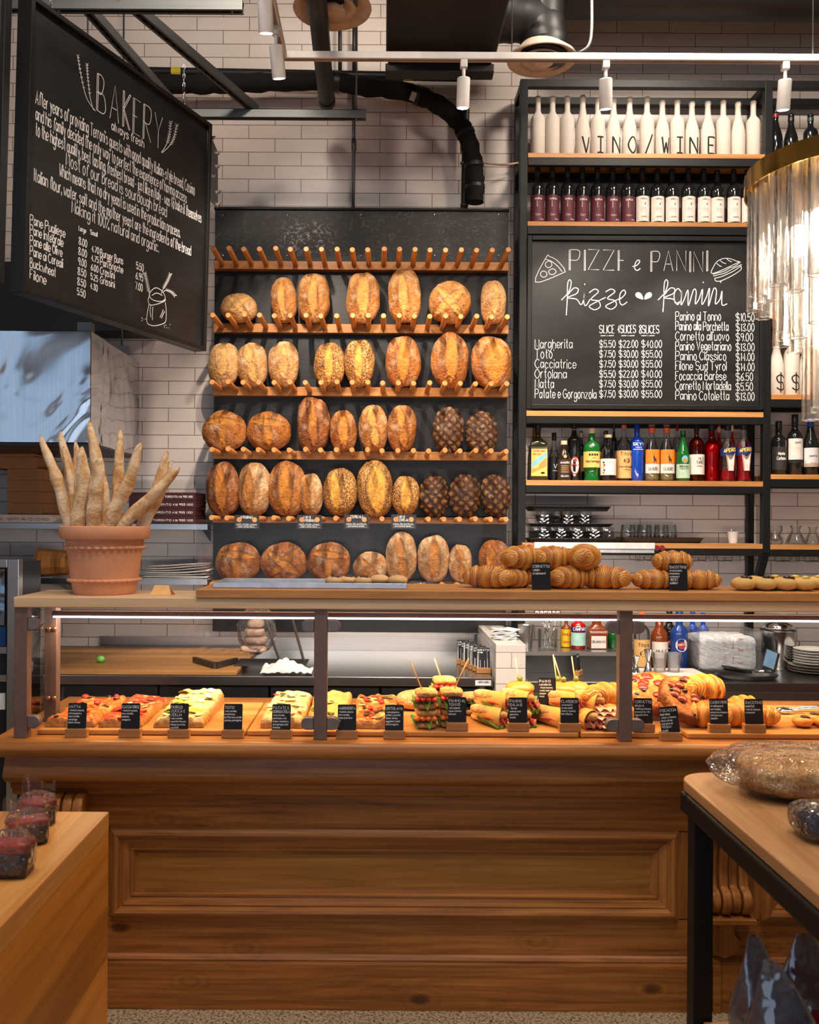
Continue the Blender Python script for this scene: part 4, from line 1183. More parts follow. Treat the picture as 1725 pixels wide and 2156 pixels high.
shelf('mid2', c_, XR, 657, 667, 683)
shelf('dollar', c_, XR, 826, 836, 852)
shelf('wine2', c_, XR, 994, 1004, 1020)
shelf('glass2', c_, XR, 1142, 1152, 1167)

# ------------------------------------------------------------------ pizze e panini chalkboard
mx0, mx1, mz0, mz1 = ax(1107, SY0), ax(1607, SY0), zf(860), zf(494)
mbd = thing('menu_chalkboard', 'black framed chalkboard headed pizze e panini set between the oak shelves', 'chalkboard', (mx0, SY0, mz0))
fw = 0.026
mz0 += 0.002; mz1 -= 0.002
MB().boxb((mx0, SY0 - 0.012, mz0), (mx0 + fw, SY0 + 0.02, mz1)).boxb((mx1 - fw, SY0 - 0.012, mz0), (mx1, SY0 + 0.02, mz1)).boxb((mx0 + fw, SY0 - 0.012, mz0), (mx1 - fw, SY0 + 0.02, mz0 + fw)).boxb((mx0 + fw, SY0 - 0.012, mz1 - fw), (mx1 - fw, SY0 + 0.02, mz1)).build('frame', BLACK(), mbd, bevel=0.003)
MB().boxb((mx0 + fw, SY0 + 0.004, mz0 + fw), (mx1 - fw, SY0 + 0.016, mz1 - fw)).build('board_panel', CB, mbd)
fput = planeput((0, SY0 + 0.004, 0), (1, 0, 0), (0, 0, 1), (0, -1, 0), 0.0012)
K = 1 / 2.594
def mpx(cx, cy_): p = at(1060 + cx * K, 460 + cy_ * K, SY0); return p.x, p.z
def mline(mb, txt, cx0, cx1, cyb, hc, wt=0.0036, double=0.0, lean=0.0, gap=1.3):
    a = mpx(cx0, cyb); b = mpx(cx1, cyb)
    write(mb, txt, a[0], a[1], b[0] - a[0], hc * K * SY0 / F, fput, wt, slope=0.0, double=double, lean=lean, gap=gap)
def mstroke(mb, pts, wt=0.0036, sm_=6):
    ribbon(mb, [mpx(p.x, p.y) for p in (catmull([Vector((*q, 0)) for q in pts], sm_) if sm_ else [Vector((*q, 0)) for q in pts])], wt, fput)
mb = MB()
mline(mb, 'PIZZE', 360, 672, 281, 110, 0.003, double=0.0065, gap=1.5)
mline(mb, 'PANINI', 806, 1112, 287, 110, 0.003, double=0.0065, gap=1.7)
mstroke(mb, [(706, 262), (730, 255), (746, 235), (738, 226), (724, 240), (718, 270), (732, 283), (750, 272)], 0.005)
mb.build('heading_lettering', CHALK(), mbd)
mb = MB()
# pizze / panini in looped script
for dx in (0, 528):
    mstroke(mb, [(345 + dx, 528 - (18 if dx else 0)), (350 + dx, 440), (352 + dx, 360), (362 + dx, 334), (372 + dx, 350), (358 + dx, 400), (318 + dx, 445)], 0.0048)
    mstroke(mb, [(350 + dx, 420), (385 + dx, 380), (410 + dx, 385), (400 + dx, 410), (352 + dx, 432), (400 + dx, 440), (425 + dx, 470), (440 + dx, 440), (444 + dx, 400)], 0.0048)
mstroke(mb, [(444, 400), (440, 455), (452, 475), (475, 440)], 0.0048); mstroke(mb, [(446, 355), (445, 362)], 0.005)
mstroke(mb, [(470, 405), (500, 385), (520, 400), (480, 440), (520, 450), (530, 480), (500, 498), (470, 480), (500, 460), (560, 430)], 0.0048)
mstroke(mb, [(560, 400), (590, 385), (610, 400), (570, 435), (610, 448), (618, 475), (590, 495), (560, 478), (600, 455), (650, 430)], 0.0048)
mstroke(mb, [(640, 440), (668, 410), (660, 390), (640, 410), (636, 450), (650, 472), (678, 455)], 0.0048)
mb.build('script_lettering', CHALK(), mbd); mb = MB()
mstroke(mb, [(972, 400), (955, 382), (935, 410), (940, 460), (965, 450), (975, 395), (972, 470), (990, 440), (1010, 390), (1012, 475), (1040, 390), (1055, 400), (1050, 465), (1070, 440), (1090, 385), (1086, 468), (1110, 430), (1128, 380), (1122, 478), (1150, 385), (1166, 395), (1160, 465), (1185, 440), (1196, 395), (1196, 470), (1224, 465)], 0.0048)
mstroke(mb, [(1094, 345), (1093, 352)], 0.005); mstroke(mb, [(1190, 340), (1189, 350)], 0.005)
mb.build('script_lettering', CHALK(), mbd)
mb = MB()
for s_ in (-1, 1):
    lf = [(768 + s_ * 3, 440), (768 + s_ * 12, 412), (768 + s_ * 32, 402), (768 + s_ * 45, 412), (768 + s_ * 40, 428), (768 + s_ * 20, 438), (768 + s_ * 3, 440)]
    P = [mpx(p.x, p.y) for p in catmull([Vector((*q, 0)) for q in lf], 4)][:-1]
    k = mb.add([fput(*p) for p in P], []); mb.f.append(tuple(range(k, k + len(P))))
mb.build('leaf_drawing', CHALK(), mbd)
mb = MB()
mline(mb, 'SLICE', 526, 608, 625, 44); mline(mb, '4SLICES', 626, 724, 625, 44); mline(mb, '8SLICES', 744, 852, 626, 44)
for x_ in (532, 646, 755):
    for a2 in (0, 44): mstroke(mb, [(x_ + a2, 640), (x_ + a2 + 28, 639)], 0.0036, 0)
    mstroke(mb, [(x_ + 34, 640), (x_ + 38, 640)], 0.004, 0)
for i, (nm, x1, a, b, c) in enumerate((('Margherita', 378, '$5.50', '$22.00', '$40.00'), ("Toto'", 276, '$7.50', '$30.00', '$55.00'), ('Cacciatrice', 398, '$7.50', '$30.00', '$55.00'), ('Ortolana', 346, '$5.50', '$22.00', '$40.00'), ('Matta', 276, '$7.50', '$30.00', '$55.00'), ('Patate e Gorgonzola', 508, '$7.50', '$30.00', '$55.00'))):
    y = 708 + i * 54.5
    mline(mb, nm, 174, x1, y, 50, 0.0026)
    mline(mb, a, 526, 612, y - 4, 38, 0.0028); mline(mb, b, 632, 736, y - 4, 38, 0.0028); mline(mb, c, 756, 866, y - 4, 38, 0.0028)
mb.build('pizza_lettering', CHALK(), mbd)
mb = MB(); mb2 = MB()
for i, (nm, x1, p) in enumerate((('Panino al Tonno', 1190, '$10.50'), ('Panino alla Porchetta', 1230, '$13.00'), ("Cornetto all'uovo", 1234, '$9.00'), ('Panino Vegetariano', 1246, '$13.00'), ('Panino Classico', 1218, '$14.00'), ('Filone Sud Tyrol', 1220, '$14.00'), ('Focaccia Barese', 1218, '$6.50'), ('Cornetto Mortadella', 1244, '$5.50'), ('Panino Cotoletta', 1234, '$13.00'))):
    y = 556 + i * 54.2
    mline(mb, nm, 942, x1, y, 48, 0.0028); mline(mb2, p, 1272, 1372 - (8 if len(p) < 6 else 0), y + 4, 42, 0.0028)
mb.build('panini_lettering', CHALK(), mbd); mb2.build('price_lettering', CHALK(), mbd)
mb = MB()
for pl in ([(176, 347), (236, 210), (255, 208), (290, 225), (330, 268), (336, 285), (325, 297), (176, 347)], [(232, 222), (262, 232), (300, 262), (322, 290)], [(248, 232), (264, 240), (264, 258), (248, 268), (232, 258), (232, 242), (248, 232)], [(220, 286), (236, 294), (238, 310), (222, 320), (206, 312), (206, 294), (220, 286)], [(268, 274), (284, 280), (288, 294), (270, 306), (252, 300), (250, 284), (268, 274)],
           [(1146, 300), (1150, 262), (1178, 228), (1225, 216), (1275, 232), (1282, 240), (1146, 300)], [(1186, 228), (1200, 240), (1218, 246)], [(1220, 218), (1235, 230), (1250, 236)], [(1168, 244), (1180, 256), (1194, 262)],
           [(1146, 304), (1190, 292), (1210, 286), (1240, 268), (1262, 262), (1298, 236)], [(1148, 314), (1185, 304), (1215, 296), (1250, 276), (1304, 250)], [(1156, 326), (1200, 314), (1260, 286), (1300, 258)], [(1156, 326), (1162, 340), (1190, 340), (1250, 312), (1298, 280), (1300, 258)]):
    mstroke(mb, pl, 0.0034, 4)
mb.build('food_drawing', CHALK(), mbd)

# ================================================================== bottles
def bottle_profile(kind, r, h):
    if kind == 'bordeaux': return [(0, 0), (r * 0.92, 0), (r, 0.012 * h), (r, 0.60 * h), (r * 0.97, 0.645 * h), (r * 0.82, 0.69 * h), (r * 0.50, 0.735 * h), (r * 0.385, 0.77 * h), (r * 0.37, 0.95 * h), (r * 0.42, 0.955 * h), (r * 0.42, 0.985 * h), (r * 0.36, h), (0, h)]
    if kind == 'burgundy': return [(0, 0), (r * 0.93, 0), (r, 0.012 * h), (r, 0.44 * h), (r * 0.94, 0.52 * h), (r * 0.78, 0.61 * h), (r * 0.54, 0.71 * h), (r * 0.40, 0.80 * h), (r * 0.36, 0.93 * h), (r * 0.42, 0.935 * h), (r * 0.42, 0.98 * h), (r * 0.36, h), (0, h)]
    if kind == 'spirit': return [(0, 0), (r * 0.92, 0), (r, 0.02 * h), (r, 0.62 * h), (r * 0.94, 0.68 * h), (r * 0.66, 0.735 * h), (r * 0.34, 0.775 * h), (r * 0.30, 0.82 * h), (r * 0.30, 0.93 * h), (0, 0.93 * h)]
    if kind == 'flask': return [(0, 0), (r * 0.92, 0), (r, 0.02 * h), (r * 0.96, 0.40 * h), (r * 0.84, 0.52 * h), (r * 0.5, 0.66 * h), (r * 0.38, 0.76 * h), (r * 0.36, 0.92 * h), (0, 0.92 * h)]
    if kind == 'bulge': return [(0, 0), (r * 0.92, 0), (r * 0.9, 0.02 * h), (r * 0.8, 0.10 * h), (r * 0.86, 0.22 * h), (r, 0.26 * h), (r, 0.62 * h), (r * 0.9, 0.68 * h), (r * 0.55, 0.74 * h), (r * 0.42, 0.78 * h), (r * 0.36, 0.86 * h), (r * 0.36, 0.93 * h), (0, 0.93 * h)]
    if kind == 'straight': return [(0, 0), (r * 0.95, 0), (r, 0.012 * h), (r, 0.66 * h), (r * 0.96, 0.69 * h), (r * 0.55, 0.74 * h), (r * 0.40, 0.77 * h), (r * 0.36, 0.84 * h), (0, 0.84 * h)]
    if kind == 'flare': return [(0, 0), (r * 0.95, 0), (r, 0.02 * h), (r * 0.92, 0.10 * h), (r * 0.84, 0.24 * h), (r * 0.88, 0.36 * h), (r * 0.98, 0.48 * h), (r * 0.96, 0.58 * h), (r * 0.74, 0.67 * h), (r * 0.44, 0.73 * h), (r * 0.38, 0.80 * h), (r * 0.36, 0.92 * h), (0, 0.92 * h)]
    if kind == 'squat': return [(0, 0), (r * 0.93, 0), (r, 0.02 * h), (r, 0.58 * h), (r * 0.9, 0.66 * h), (r * 0.55, 0.74 * h), (r * 0.48, 0.78 * h), (r * 0.44, 0.90 * h), (0, 0.90 * h)]
DARKGLASS = plain('dark_bottle_glass', (0.010, 0.010, 0.010), 0.10, 0, 0.6, 0.05)
MATTEW = plain('matte_white_bottle', srgb(218, 208, 196), 0.75, 0, 0.25, 0.03, 40)
CAPSULE = plain('black_capsule', (0.012, 0.012, 0.013), 0.42, 0, 0.4)
def facearc(m, cx, cy_, r, a0, a1, z0, z1, lift=0.0005, n=14, bend=0.0):
    k = len(m.v)
    for i in range(n + 1):
        t = R(a0 + (a1 - a0) * i / n)
        for z in (z0, z1): m.v.append((cx + (r + lift) * math.cos(t), cy_ + (r + lift) * math.sin(t), z + bend * (i / n - 0.5)))
    for i in range(n): m.f.append((k + 2 * i, k + 2 * i + 2, k + 2 * i + 3, k + 2 * i + 1))
    return m
def letters(lb, txt, cx, cy_, r, z, h, width, mat, name='lettering', wt=0.0012, lift=0.0012, double=0.0, gap=1.3, slope=0.0):
    m = MB()
    write(m, txt, -width / 2, z, width, h, cylput(cx, cy_, r, 0, -90 + rnd.uniform(-4, 4) * 0, lift), wt, jit=0.0, double=double, gap=gap, slope=slope)
    return m.build(name, mat, lb)

# white painted bottles
WB = [(1127.8, 480, 'b', ''), (1158.5, 480, 'b', ''), (1189.6, 480, 'b', ''), (1222, 474, 's', 'V'), (1254, 488, 'b', 'I'), (1287, 488, 's', 'N'), (1320.7, 482, 's', 'O'), (1357.3, 480, 'b', '/'), (1389.7, 498, 's', 'W'), (1421, 497, 'b', 'I'), (1452, 503, 's', 'N'), (1485.5, 500, 's', 'E'), (1518, 496, 'b', ''), (1549, 503, 's', ''), (1581.3, 497, 'b', '')]
BYY = 5.13
for i, (px, ct_, kd, ch) in enumerate(WB):
    x = ax(px, BYY); z = SHF['white']
    h = az(ct_ / 2.379, BYY) - z
    r = 0.0405
    lb = ('white painted wine bottle with a black %s, %s along the top shelf' % ({'/': 'slash stroke'}.get(ch, 'letter ' + ch), ORD[i])) if ch else 'plain white painted wine bottle, %s along the top shelf' % ORD[i]
    root = thing('wine_bottle', lb, 'bottle', (x, BYY, z), 'white painted bottles on the top shelf')
    MB().lathe(bottle_profile('bordeaux' if kd == 'b' else 'burgundy', r, h), (x, BYY, z), 26).build('bottle_body', MATTEW, root, smooth=True, auto=60)
    if ch:
        m = MB()
        w_ = 0.044
        off = {3: 0.016, 4: 0.010, 5: 0.012, 6: 0.012, 8: 0.013, 9: 0.006, 11: 0.016}.get(i, 0.0) * 0.8
        put = cylput(x, BYY, r, z, -90, 0.001)
        if ch == 'I':
            for pl in ([(0, 0.034), (0, 0.122)], [(-0.018, 0.034), (0.018, 0.034)], [(-0.018, 0.122), (0.018, 0.122)]): ribbon(m, [(u + off, v) for u, v in pl], 0.0085, put)
        else:
            gw, sts = glyph(ch)
            for st in sts: ribbon(m, [(off + (p.x / max(gw, 1) - 0.5) * w_, 0.032 + p.y / 6 * 0.092) for p in st], 0.0085, put)
        m.build('painted_letter', INK(), root)
# dollar bottles
for i, (px, yt, ch) in enumerate(((1633, 700, '$'), (1665, 690, '$'), (1697, 696, ''), (1730, 694, ''))):
    x = ax(px, BYY); z = SHF['dollar']; h = az(yt, BYY) - z; r = 0.0425
    root = thing('wine_bottle', 'white painted bottle with a dollar sign, %s from the black post' % ORD[i] if ch else 'white painted bottle behind the chandelier tubes, %s from the black post' % ORD[i], 'bottle', (x, BYY, z), 'white dollar bottles on the side shelf')
    MB().lathe(bottle_profile('bordeaux' if i % 2 else 'burgundy', r, h), (x, BYY, z), 26).build('bottle_body', MATTEW, root, smooth=True, auto=60)
    if ch:
        m = MB(); put = cylput(x, BYY, r, z, -90, 0.001); gw, sts = glyph('$')
        for st in sts: ribbon(m, [((p.x / 4 - 0.5) * 0.044 + 0.008, 0.035 + p.y / 6 * 0.085) for p in st], 0.0075, put)
        m.build('painted_letter', INK(), root)
# red wine row
MAROON = plain('maroon_label', srgb(92, 36, 48), 0.6)
CREAML = plain('cream_label', srgb(226, 214, 204), 0.65)
WR = [304, 378, 455, 528, 604, 680, 757, 829, 904, 977, 1059, 1137, 1204, 1286, 1357]
WT = [828, 828, 828, 834, 834, 836, 836, 838, 840, 842, 838, 840, 846, 840, 842]
for i, (cx_, ct_) in enumerate(zip(WR, WT)):
    px = 1000 + cx_ / 2.379
    x = ax(px, BYY); z = SHF['wine']; h = az(ct_ / 2.379, BYY) - z; r = 0.0385
    mar = i < 7
    root = thing('wine_bottle', 'dark wine bottle with %s label, %s along the shelf above the menu board' % ('maroon' if mar else 'cream', ORD[i]), 'bottle', (x, BYY, z), 'maroon labelled wine bottles' if mar else 'cream labelled wine bottles')
    MB().lathe(bottle_profile('bordeaux', r, h), (x, BYY, z), 24).build('bottle_body', DARKGLASS, root, smooth=True, auto=60)
    m = MB().lathe([(r * 0.395, 0.80 * h), (r * 0.40, 0.985 * h), (r * 0.36, h + 0.0012), (0, h + 0.0015)], (x, BYY, z), 16)
    m.build('capsule', CAPSULE, root, smooth=True)
    tw = 8 if mar else 10
    z0, z1 = (0.075 * h, 0.50 * h) if mar else (0.09 * h, 0.51 * h)
    lb = facearc(MB(), x, BYY, r, -172 + tw, -8 + tw, z + z0, z + z1).build('label', MAROON if mar else CREAML, root, smooth=True)
    if mar:
        letters(lb, 'SORMA', x, BYY, r, z + 0.425 * h, 0.010, 0.040, CREAML, wt=0.0021)
        m = MB(); put = cylput(x, BYY, r, z, -90, 0.001)
        for q in range(4): ribbon(m, [(-0.009, 0.40 * h - q * 0.009), (-0.005, 0.40 * h - q * 0.009)], 0.005, put)
        for q in range(3): ribbon(m, [(0.012 + q * 0.009, 0.11 * h), (0.016 + q * 0.009, 0.11 * h)], 0.007, put)
        m.build('label_motif', CREAML, lb)
        letters(lb, 'Corv', x, BYY, r, z + 0.17 * h, 0.010, 0.028, CREAML, wt=0.0012)
    else:
        letters(lb, 'NERULA', x, BYY, r, z + 0.455 * h, 0.006, 0.034, INK(), wt=0.0013)
        m = MB(); put = cylput(x, BYY, r, z, -90, 0.001)
        ribbon(m, [(0.004, 0.36 * h), (0.007, 0.385 * h), (0.007, 0.40 * h)], 0.004, put)
        m.build('label_motif', INK(), lb)
        letters(lb, 'M', x, BYY, r, z + 0.27 * h, 0.020, 0.020, plain('grey_print', (0.35, 0.33, 0.32), 0.7), wt=0.0018)
        letters(lb, 'Catarratto', x, BYY, r, z + 0.155 * h, 0.008, 0.030, INK(), wt=0.0009)
# necks of wine bottles on the upper side shelf
for i, (px, yt, kd, col) in enumerate(((1628, 228, 'burgundy', srgb(140, 24, 30)), (1661, 236, 'burgundy', (0.012, 0.012, 0.013)), (1702, 236, 'bordeaux', (0.02, 0.05, 0.05)), (1738, 236, 'bordeaux', (0.012, 0.012, 0.013)))):
    x = ax(px, BYY); z = SHF['white2']; h = az(yt, BYY) - z; r = 0.040
    root = thing('wine_bottle', ('dark wine bottle with red ringed neck behind the brass ring', 'dark wine bottle with plain black neck behind the brass ring', 'dark wine bottle with white banded neck behind the brass ring', 'dark wine bottle hidden mostly by the chandelier')[i], 'bottle', (x, BYY, z), 'dark bottles behind the chandelier')
    MB().lathe(bottle_profile(kd, r, h), (x, BYY, z), 22).build('bottle_body', DARKGLASS, root, smooth=True, auto=60)
    MB().lathe([(r * 0.43, 0.86 * h), (r * 0.43, 0.93 * h)], (x, BYY, z), 16, closed=True).build('neck_band', plain('neck_%s' % 'red black teal dark'.split()[i], col, 0.4), root, smooth=True)
# lower side wine shelf
TEXTW = lambda: plain('white_print', (0.8, 0.78, 0.75), 0.7)
for i, (px, yt, kd, lc, cc, words_) in enumerate(((1639, 882, 'bordeaux', (0.03, 0.027, 0.025), (0.012, 0.012, 0.013), ('Monte', 'Carbone')), (1673, 868, 'bordeaux', srgb(222, 216, 208), (0.012, 0.012, 0.013), ('GAROF', '')), (1706, 868, 'burgundy', srgb(214, 212, 212), srgb(24, 62, 140), ('MAMERTINO', '')), (1740, 876, 'bordeaux', srgb(222, 216, 208), (0.012, 0.012, 0.013), ('', '')))):
    x = ax(px, BYY); z = SHF['wine2']; h = az(yt, BYY) - z; r = 0.042
    root = thing('wine_bottle', ('black labelled wine bottle with white brush writing beside the black post', 'dark wine bottle with tall cream label and orange sun', 'dark wine bottle with blue capsule and mountain label', 'dark wine bottle at the end of the side shelf')[i], 'bottle', (x, BYY, z), 'wine bottles on the lower side shelf')
    MB().lathe(bottle_profile(kd, r, h), (x, BYY, z), 24).build('bottle_body', DARKGLASS, root, smooth=True, auto=60)
    MB().lathe([(r * 0.42, 0.80 * h), (r * 0.43, 0.985 * h), (r * 0.38, h + 0.0012), (0, h + 0.0015)], (x, BYY, z), 16).build('capsule', plain('capsule_%s' % 'abcd'[i], cc, 0.35), root, smooth=True)
    lb = facearc(MB(), x, BYY, r, -165, -15, z + (0.10, 0.20, 0.14, 0.15)[i] * h, z + (0.52, 0.60, 0.45, 0.5)[i] * h).build('label', plain('side_label_%s' % 'abcd'[i], lc, 0.6), root, smooth=True)
    if i == 0: letters(lb, 'Monte', x, BYY, r, z + 0.37 * h, 0.016, 0.036, TEXTW(), wt=0.0034); letters(lb, 'Carbone', x, BYY, r, z + 0.28 * h, 0.018, 0.050, TEXTW(), wt=0.0034)
    if i == 1:
        letters(lb, 'GAROF', x, BYY, r, z + 0.515 * h, 0.012, 0.036, INK(), wt=0.0014)
        m = MB(); put = cylput(x, BYY, r, z, -90, 0.001); ribbon(m, [(-0.003, 0.44 * h), (0.003, 0.44 * h)], 0.006, put)
        for q in range(14):
            t = 2 * PI * q / 14; ribbon(m, [(0.011 * math.cos(t), 0.44 * h + 0.011 * math.sin(t)), (0.014 * math.cos(t), 0.44 * h + 0.014 * math.sin(t))], 0.0015, put)
        m.build('sun_motif', plain('sun_orange', srgb(214, 140, 50), 0.6), lb)
        facearc(MB(), x, BYY, r, -165, -15, z + 0.20 * h, z + 0.255 * h, 0.0009).build('label_band', INK(), lb, smooth=True)
    if i == 2:
        letters(lb, 'MAMERTINO', x, BYY, r, z + 0.30 * h, 0.010, 0.044, INK(), wt=0.0014)
        m = MB(); put = cylput(x, BYY, r, z, -90, 0.001)
        zig = [(-0.05 + 0.01 * q, (0.17 + 0.05 * rnd.random()) * h) for q in range(11)]
        for a, b in zip(zig, zig[1:]):
            k = m.add([put(a[0], 0.145 * h), put(b[0], 0.145 * h), put(*b), put(*a)], [(0, 1, 2, 3)]); m.f[-1] = (k, k + 1, k + 2, k + 3)
        m.build('mountain_motif', plain('mountain_tan', srgb(168, 150, 130), 0.7), lb)

# spirits: px centre, width px, top y, shape, glass colour or tint, fill (colour, share), cap (colour), label text
def spirit(px, w, yt, kind, desc, body, cap, fill=None, Y=5.12, square=False, capfrom=0.90, label=None, extra=None, group='spirit bottles under the menu board', base='spirit'):
    x = ax(px, Y); z = SHF[base] if isinstance(base, str) else base
    h = az(yt, Y) - z; r = w / 2 * Y / F
    root = thing('spirit_bottle', desc, 'bottle', (x, Y, z), group)
    prof = bottle_profile(kind, r, h)
    wob = (lambda t, zz: 1 / max(abs(math.cos(t)), abs(math.sin(t))) * 0.92 if zz < 0.72 * h else 1.0) if square else None
    n = 32 if square else 24
    MB().lathe(prof, (x, Y, z), n, wob=wob).build('bottle_body', body, root, smooth=True, auto=50)
    if fill:
        fh = fill[1] * h
        fp = [(rr * 0.93, max(0.006, zz)) for rr, zz in prof if zz <= fh and rr > 0]
        lr = prof[-2][0]
        for (r0, z0), (r1, z1) in zip(prof, prof[1:]):
            if z0 <= fh <= z1 and z1 > z0: lr = r0 + (r1 - r0) * (fh - z0) / (z1 - z0)
        fp = [(0, 0.006)] + fp + [(lr * 0.93, fh), (0, fh)]
        MB().lathe(fp, (x, Y, z), n, wob=wob).build('drink', fill[0], root, smooth=True, auto=50)
    nr = prof[-2][0]
    zt = prof[-1][1]
    MB().lathe([(nr * 1.0, capfrom * h), (nr * 1.12, capfrom * h + 0.001), (nr * 1.12, h - 0.002), (nr * 1.0, h), (0, h)], (x, Y, z), 18).build('cap', cap, root, smooth=True, auto=40)
    if label:
        z0, z1, lm, half = label[:4]
        if square:
            q = r * 0.92 + 0.001
            lb = MB().boxb((x - q * half / 90, Y - q - 0.0008, z + z0 * h), (x + q * half / 90, Y - q, z + z1 * h)).build('label', lm, root)
        else:
            lb = facearc(MB(), x, Y, r, -90 - half, -90 + half, z + z0 * h, z + z1 * h, 0.0007, bend=label[4] if len(label) > 4 else 0.0).build('label', lm, root, smooth=True)
        put = planeput((x, Y - r * 0.92 - 0.0012, z), (1, 0, 0), (0, 0, 1), (0, -1, 0), 0.001) if square else cylput(x, Y, r, z, -90, 0.0013)
        if extra: extra(lb, x, Y, r, z, h, put)
    return root
TINTG = {}
def tint(nm, c, body=0.0): return glass('bottle_' + nm, c, 0.02, 1.0, 1.45, 0.0, body, c)
CLG = glass('bottle_clear', (0.90, 0.91, 0.90), 0.03, 1.0)
REDL = plain('red_liqueur', srgb(190, 20, 22), 0.15, 0, 0.5, 0.05)
AMBL = plain('amber_liqueur', srgb(120, 52, 16), 0.15, 0, 0.5, 0.05)
TEQL = plain('pale_spirit', srgb(186, 168, 116), 0.15, 0, 0.5, 0.05)
REDG = plain('red_bottle_glass', srgb(170, 18, 20), 0.08, 0, 0.6, 0.05)
GREENG = plain('green_bottle_glass', srgb(22, 92, 36), 0.08, 0, 0.6, 0.05)
BLUEG = plain('blue_bottle_glass', srgb(18, 66, 170), 0.10, 0, 0.6, 0.05)
OLIVEG = plain('olive_bottle_glass', srgb(36, 34, 16), 0.1, 0, 0.6, 0.05)
BLUECAP = plain('blue_cap', srgb(24, 54, 140), 0.35)
CREAMCAP = plain('cream_cap', srgb(222, 188, 150), 0.5)
ORANGECAP = plain('orange_cap', srgb(226, 92, 44), 0.5)
YELL = plain('yellow_label', srgb(226, 186, 96), 0.6)
TAN = plain('tan_label', srgb(214, 166, 100), 0.6)
ORAL = plain('orange_label', srgb(236, 130, 32), 0.6)
BROWNL = plain('brown_label', srgb(52, 36, 26), 0.6)
PALEG = plain('pale_green_label', srgb(176, 206, 178), 0.6)
NAVY = plain('navy_label', srgb(24, 40, 104), 0.5)
GOLDP = plain('gold_print', srgb(236, 200, 70), 0.5)
REDP = plain('red_print', srgb(172, 40, 36), 0.6)
def lt(lb, txt, put, u0, v0, w, h, mat, wt=0.0013, gap=1.3, slope=0.0, name='lettering'):
    m = MB(); write(m, txt, u0, v0, w, h, put, wt, jit=0.0, gap=gap, slope=slope); m.build(name, mat, lb)
def patch(lb, pts, put, mat, name='motif'):
    m = MB(); k = m.add([put(*p) for p in pts], []); m.f.append(tuple(range(k, k + len(pts)))); m.build(name, mat, lb)
def oval(cx, cy_, a, b, n=18): return [(cx + a * math.cos(2 * PI * i / n), cy_ + b * math.sin(2 * PI * i / n)) for i in range(n)]
def ex_capo(lb, x, Y, r, z, h, put):
    w = r * 0.9
    patch(lb, [(-w * 0.9, 0.22 * h), (w * 0.9, 0.42 * h), (w * 0.9, 0.52 * h), (-w * 0.9, 0.32 * h)], put, plain('sea_blue', srgb(120, 178, 208), 0.6), 'sea_motif')
    patch(lb, [(-w * 0.9, 0.13 * h), (w * 0.9, 0.25 * h), (w * 0.9, 0.40 * h), (w * 0.2, 0.33 * h), (-w * 0.1, 0.24 * h), (-w * 0.9, 0.20 * h)], put, plain('cliff_orange', srgb(206, 140, 70), 0.6), 'cliff_motif')
    lt(lb, 'Vecchio Amaro', put, -w * 0.85, 0.51 * h, w * 1.6, 0.012, REDP, 0.0018); lt(lb, 'del Capo', put, -w * 0.8, 0.455 * h, w * 1.0, 0.011, REDP, 0.0016)
    patch(lb, oval(w * 0.45, 0.135 * h, 0.012, 0.006), put, INK())
spirit(1132, 37, 893, 'spirit', 'square dark bottle with a yellow and blue seaside label', OLIVEG, CAPSULE, None, square=True, capfrom=0.88, label=(0.08, 0.56, YELL, 86), extra=ex_capo)
spirit(1127, 34, 884, 'flask', 'amber bottle behind the seaside label bottle', tint('amber', (0.75, 0.50, 0.22)), CAPSULE, (AMBL, 0.3), Y=5.215)
spirit(1166, 25, 909, 'flask', 'clear half full bottle printed with a white V', CLG, CAPSULE, (plain('black_drink', (0.012, 0.01, 0.012), 0.1), 0.50), capfrom=0.84, label=(0.05, 0.49, plain('black_label', (0.012, 0.010, 0.012), 0.3), 75), extra=lambda lb, x, Y, r, z, h, put: (lt(lb, 'V', put, -0.007, 0.26 * h, 0.018, 0.024, TEXTW(), 0.0026), lt(lb, 'VINEA', put, -0.012, 0.20 * h, 0.024, 0.006, TEXTW(), 0.001)), Y=5.15)
def ex_amaro(lb, x, Y, r, z, h, put):
    patch(lb, oval(0, 0.60 * h, 0.009, 0.009), put, TAN); lt(lb, 'AMARO', put, -r * 0.75, 0.42 * h, r * 1.5, 0.011, TEXTW(), 0.0019)
    for q in range(4): ribbon_patch(lb, put, -r * 0.6, 0.36 * h - q * 0.05 * h, r * 1.2, 0.003, TAN)
    lt(lb, 'SILANA', put, -r * 0.6, 0.09 * h, r * 1.2, 0.008, TEXTW(), 0.0018)
def ribbon_patch(lb, put, u, v, w, t, mat):
    m = MB(); ribbon(m, [(u + w * i / 6, v) for i in range(7)], t, put); m.build('printed_line', mat, lb)
spirit(1187, 27, 926, 'squat', 'short dark amaro bottle with a cream cap', plain('brown_glass', (0.02, 0.012, 0.008), 0.12, 0, 0.6), CREAMCAP, None, Y=5.07, capfrom=0.90, label=(0.06, 0.52, BROWNL, 80), extra=ex_amaro)
def ex_ers(lb, x, Y, r, z, h, put):
    patch(lb, oval(-0.002, 0.255 * h, 0.027, 0.052), put, REDP, 'label_ring'); p2 = lambda u, v: put(u, v) + Vector((0, -0.0005, 0))
    patch(lb, oval(-0.002, 0.255 * h, 0.023, 0.044), p2, CREAML, 'label_oval'); p3 = lambda u, v: put(u, v) + Vector((0, -0.001, 0))
    lt(lb, 'ERSINI', p3, -0.022, 0.25 * h, 0.040, 0.010, REDP, 0.0018); patch(lb, oval(0, 0.34 * h, 0.009, 0.010), p3, REDP)
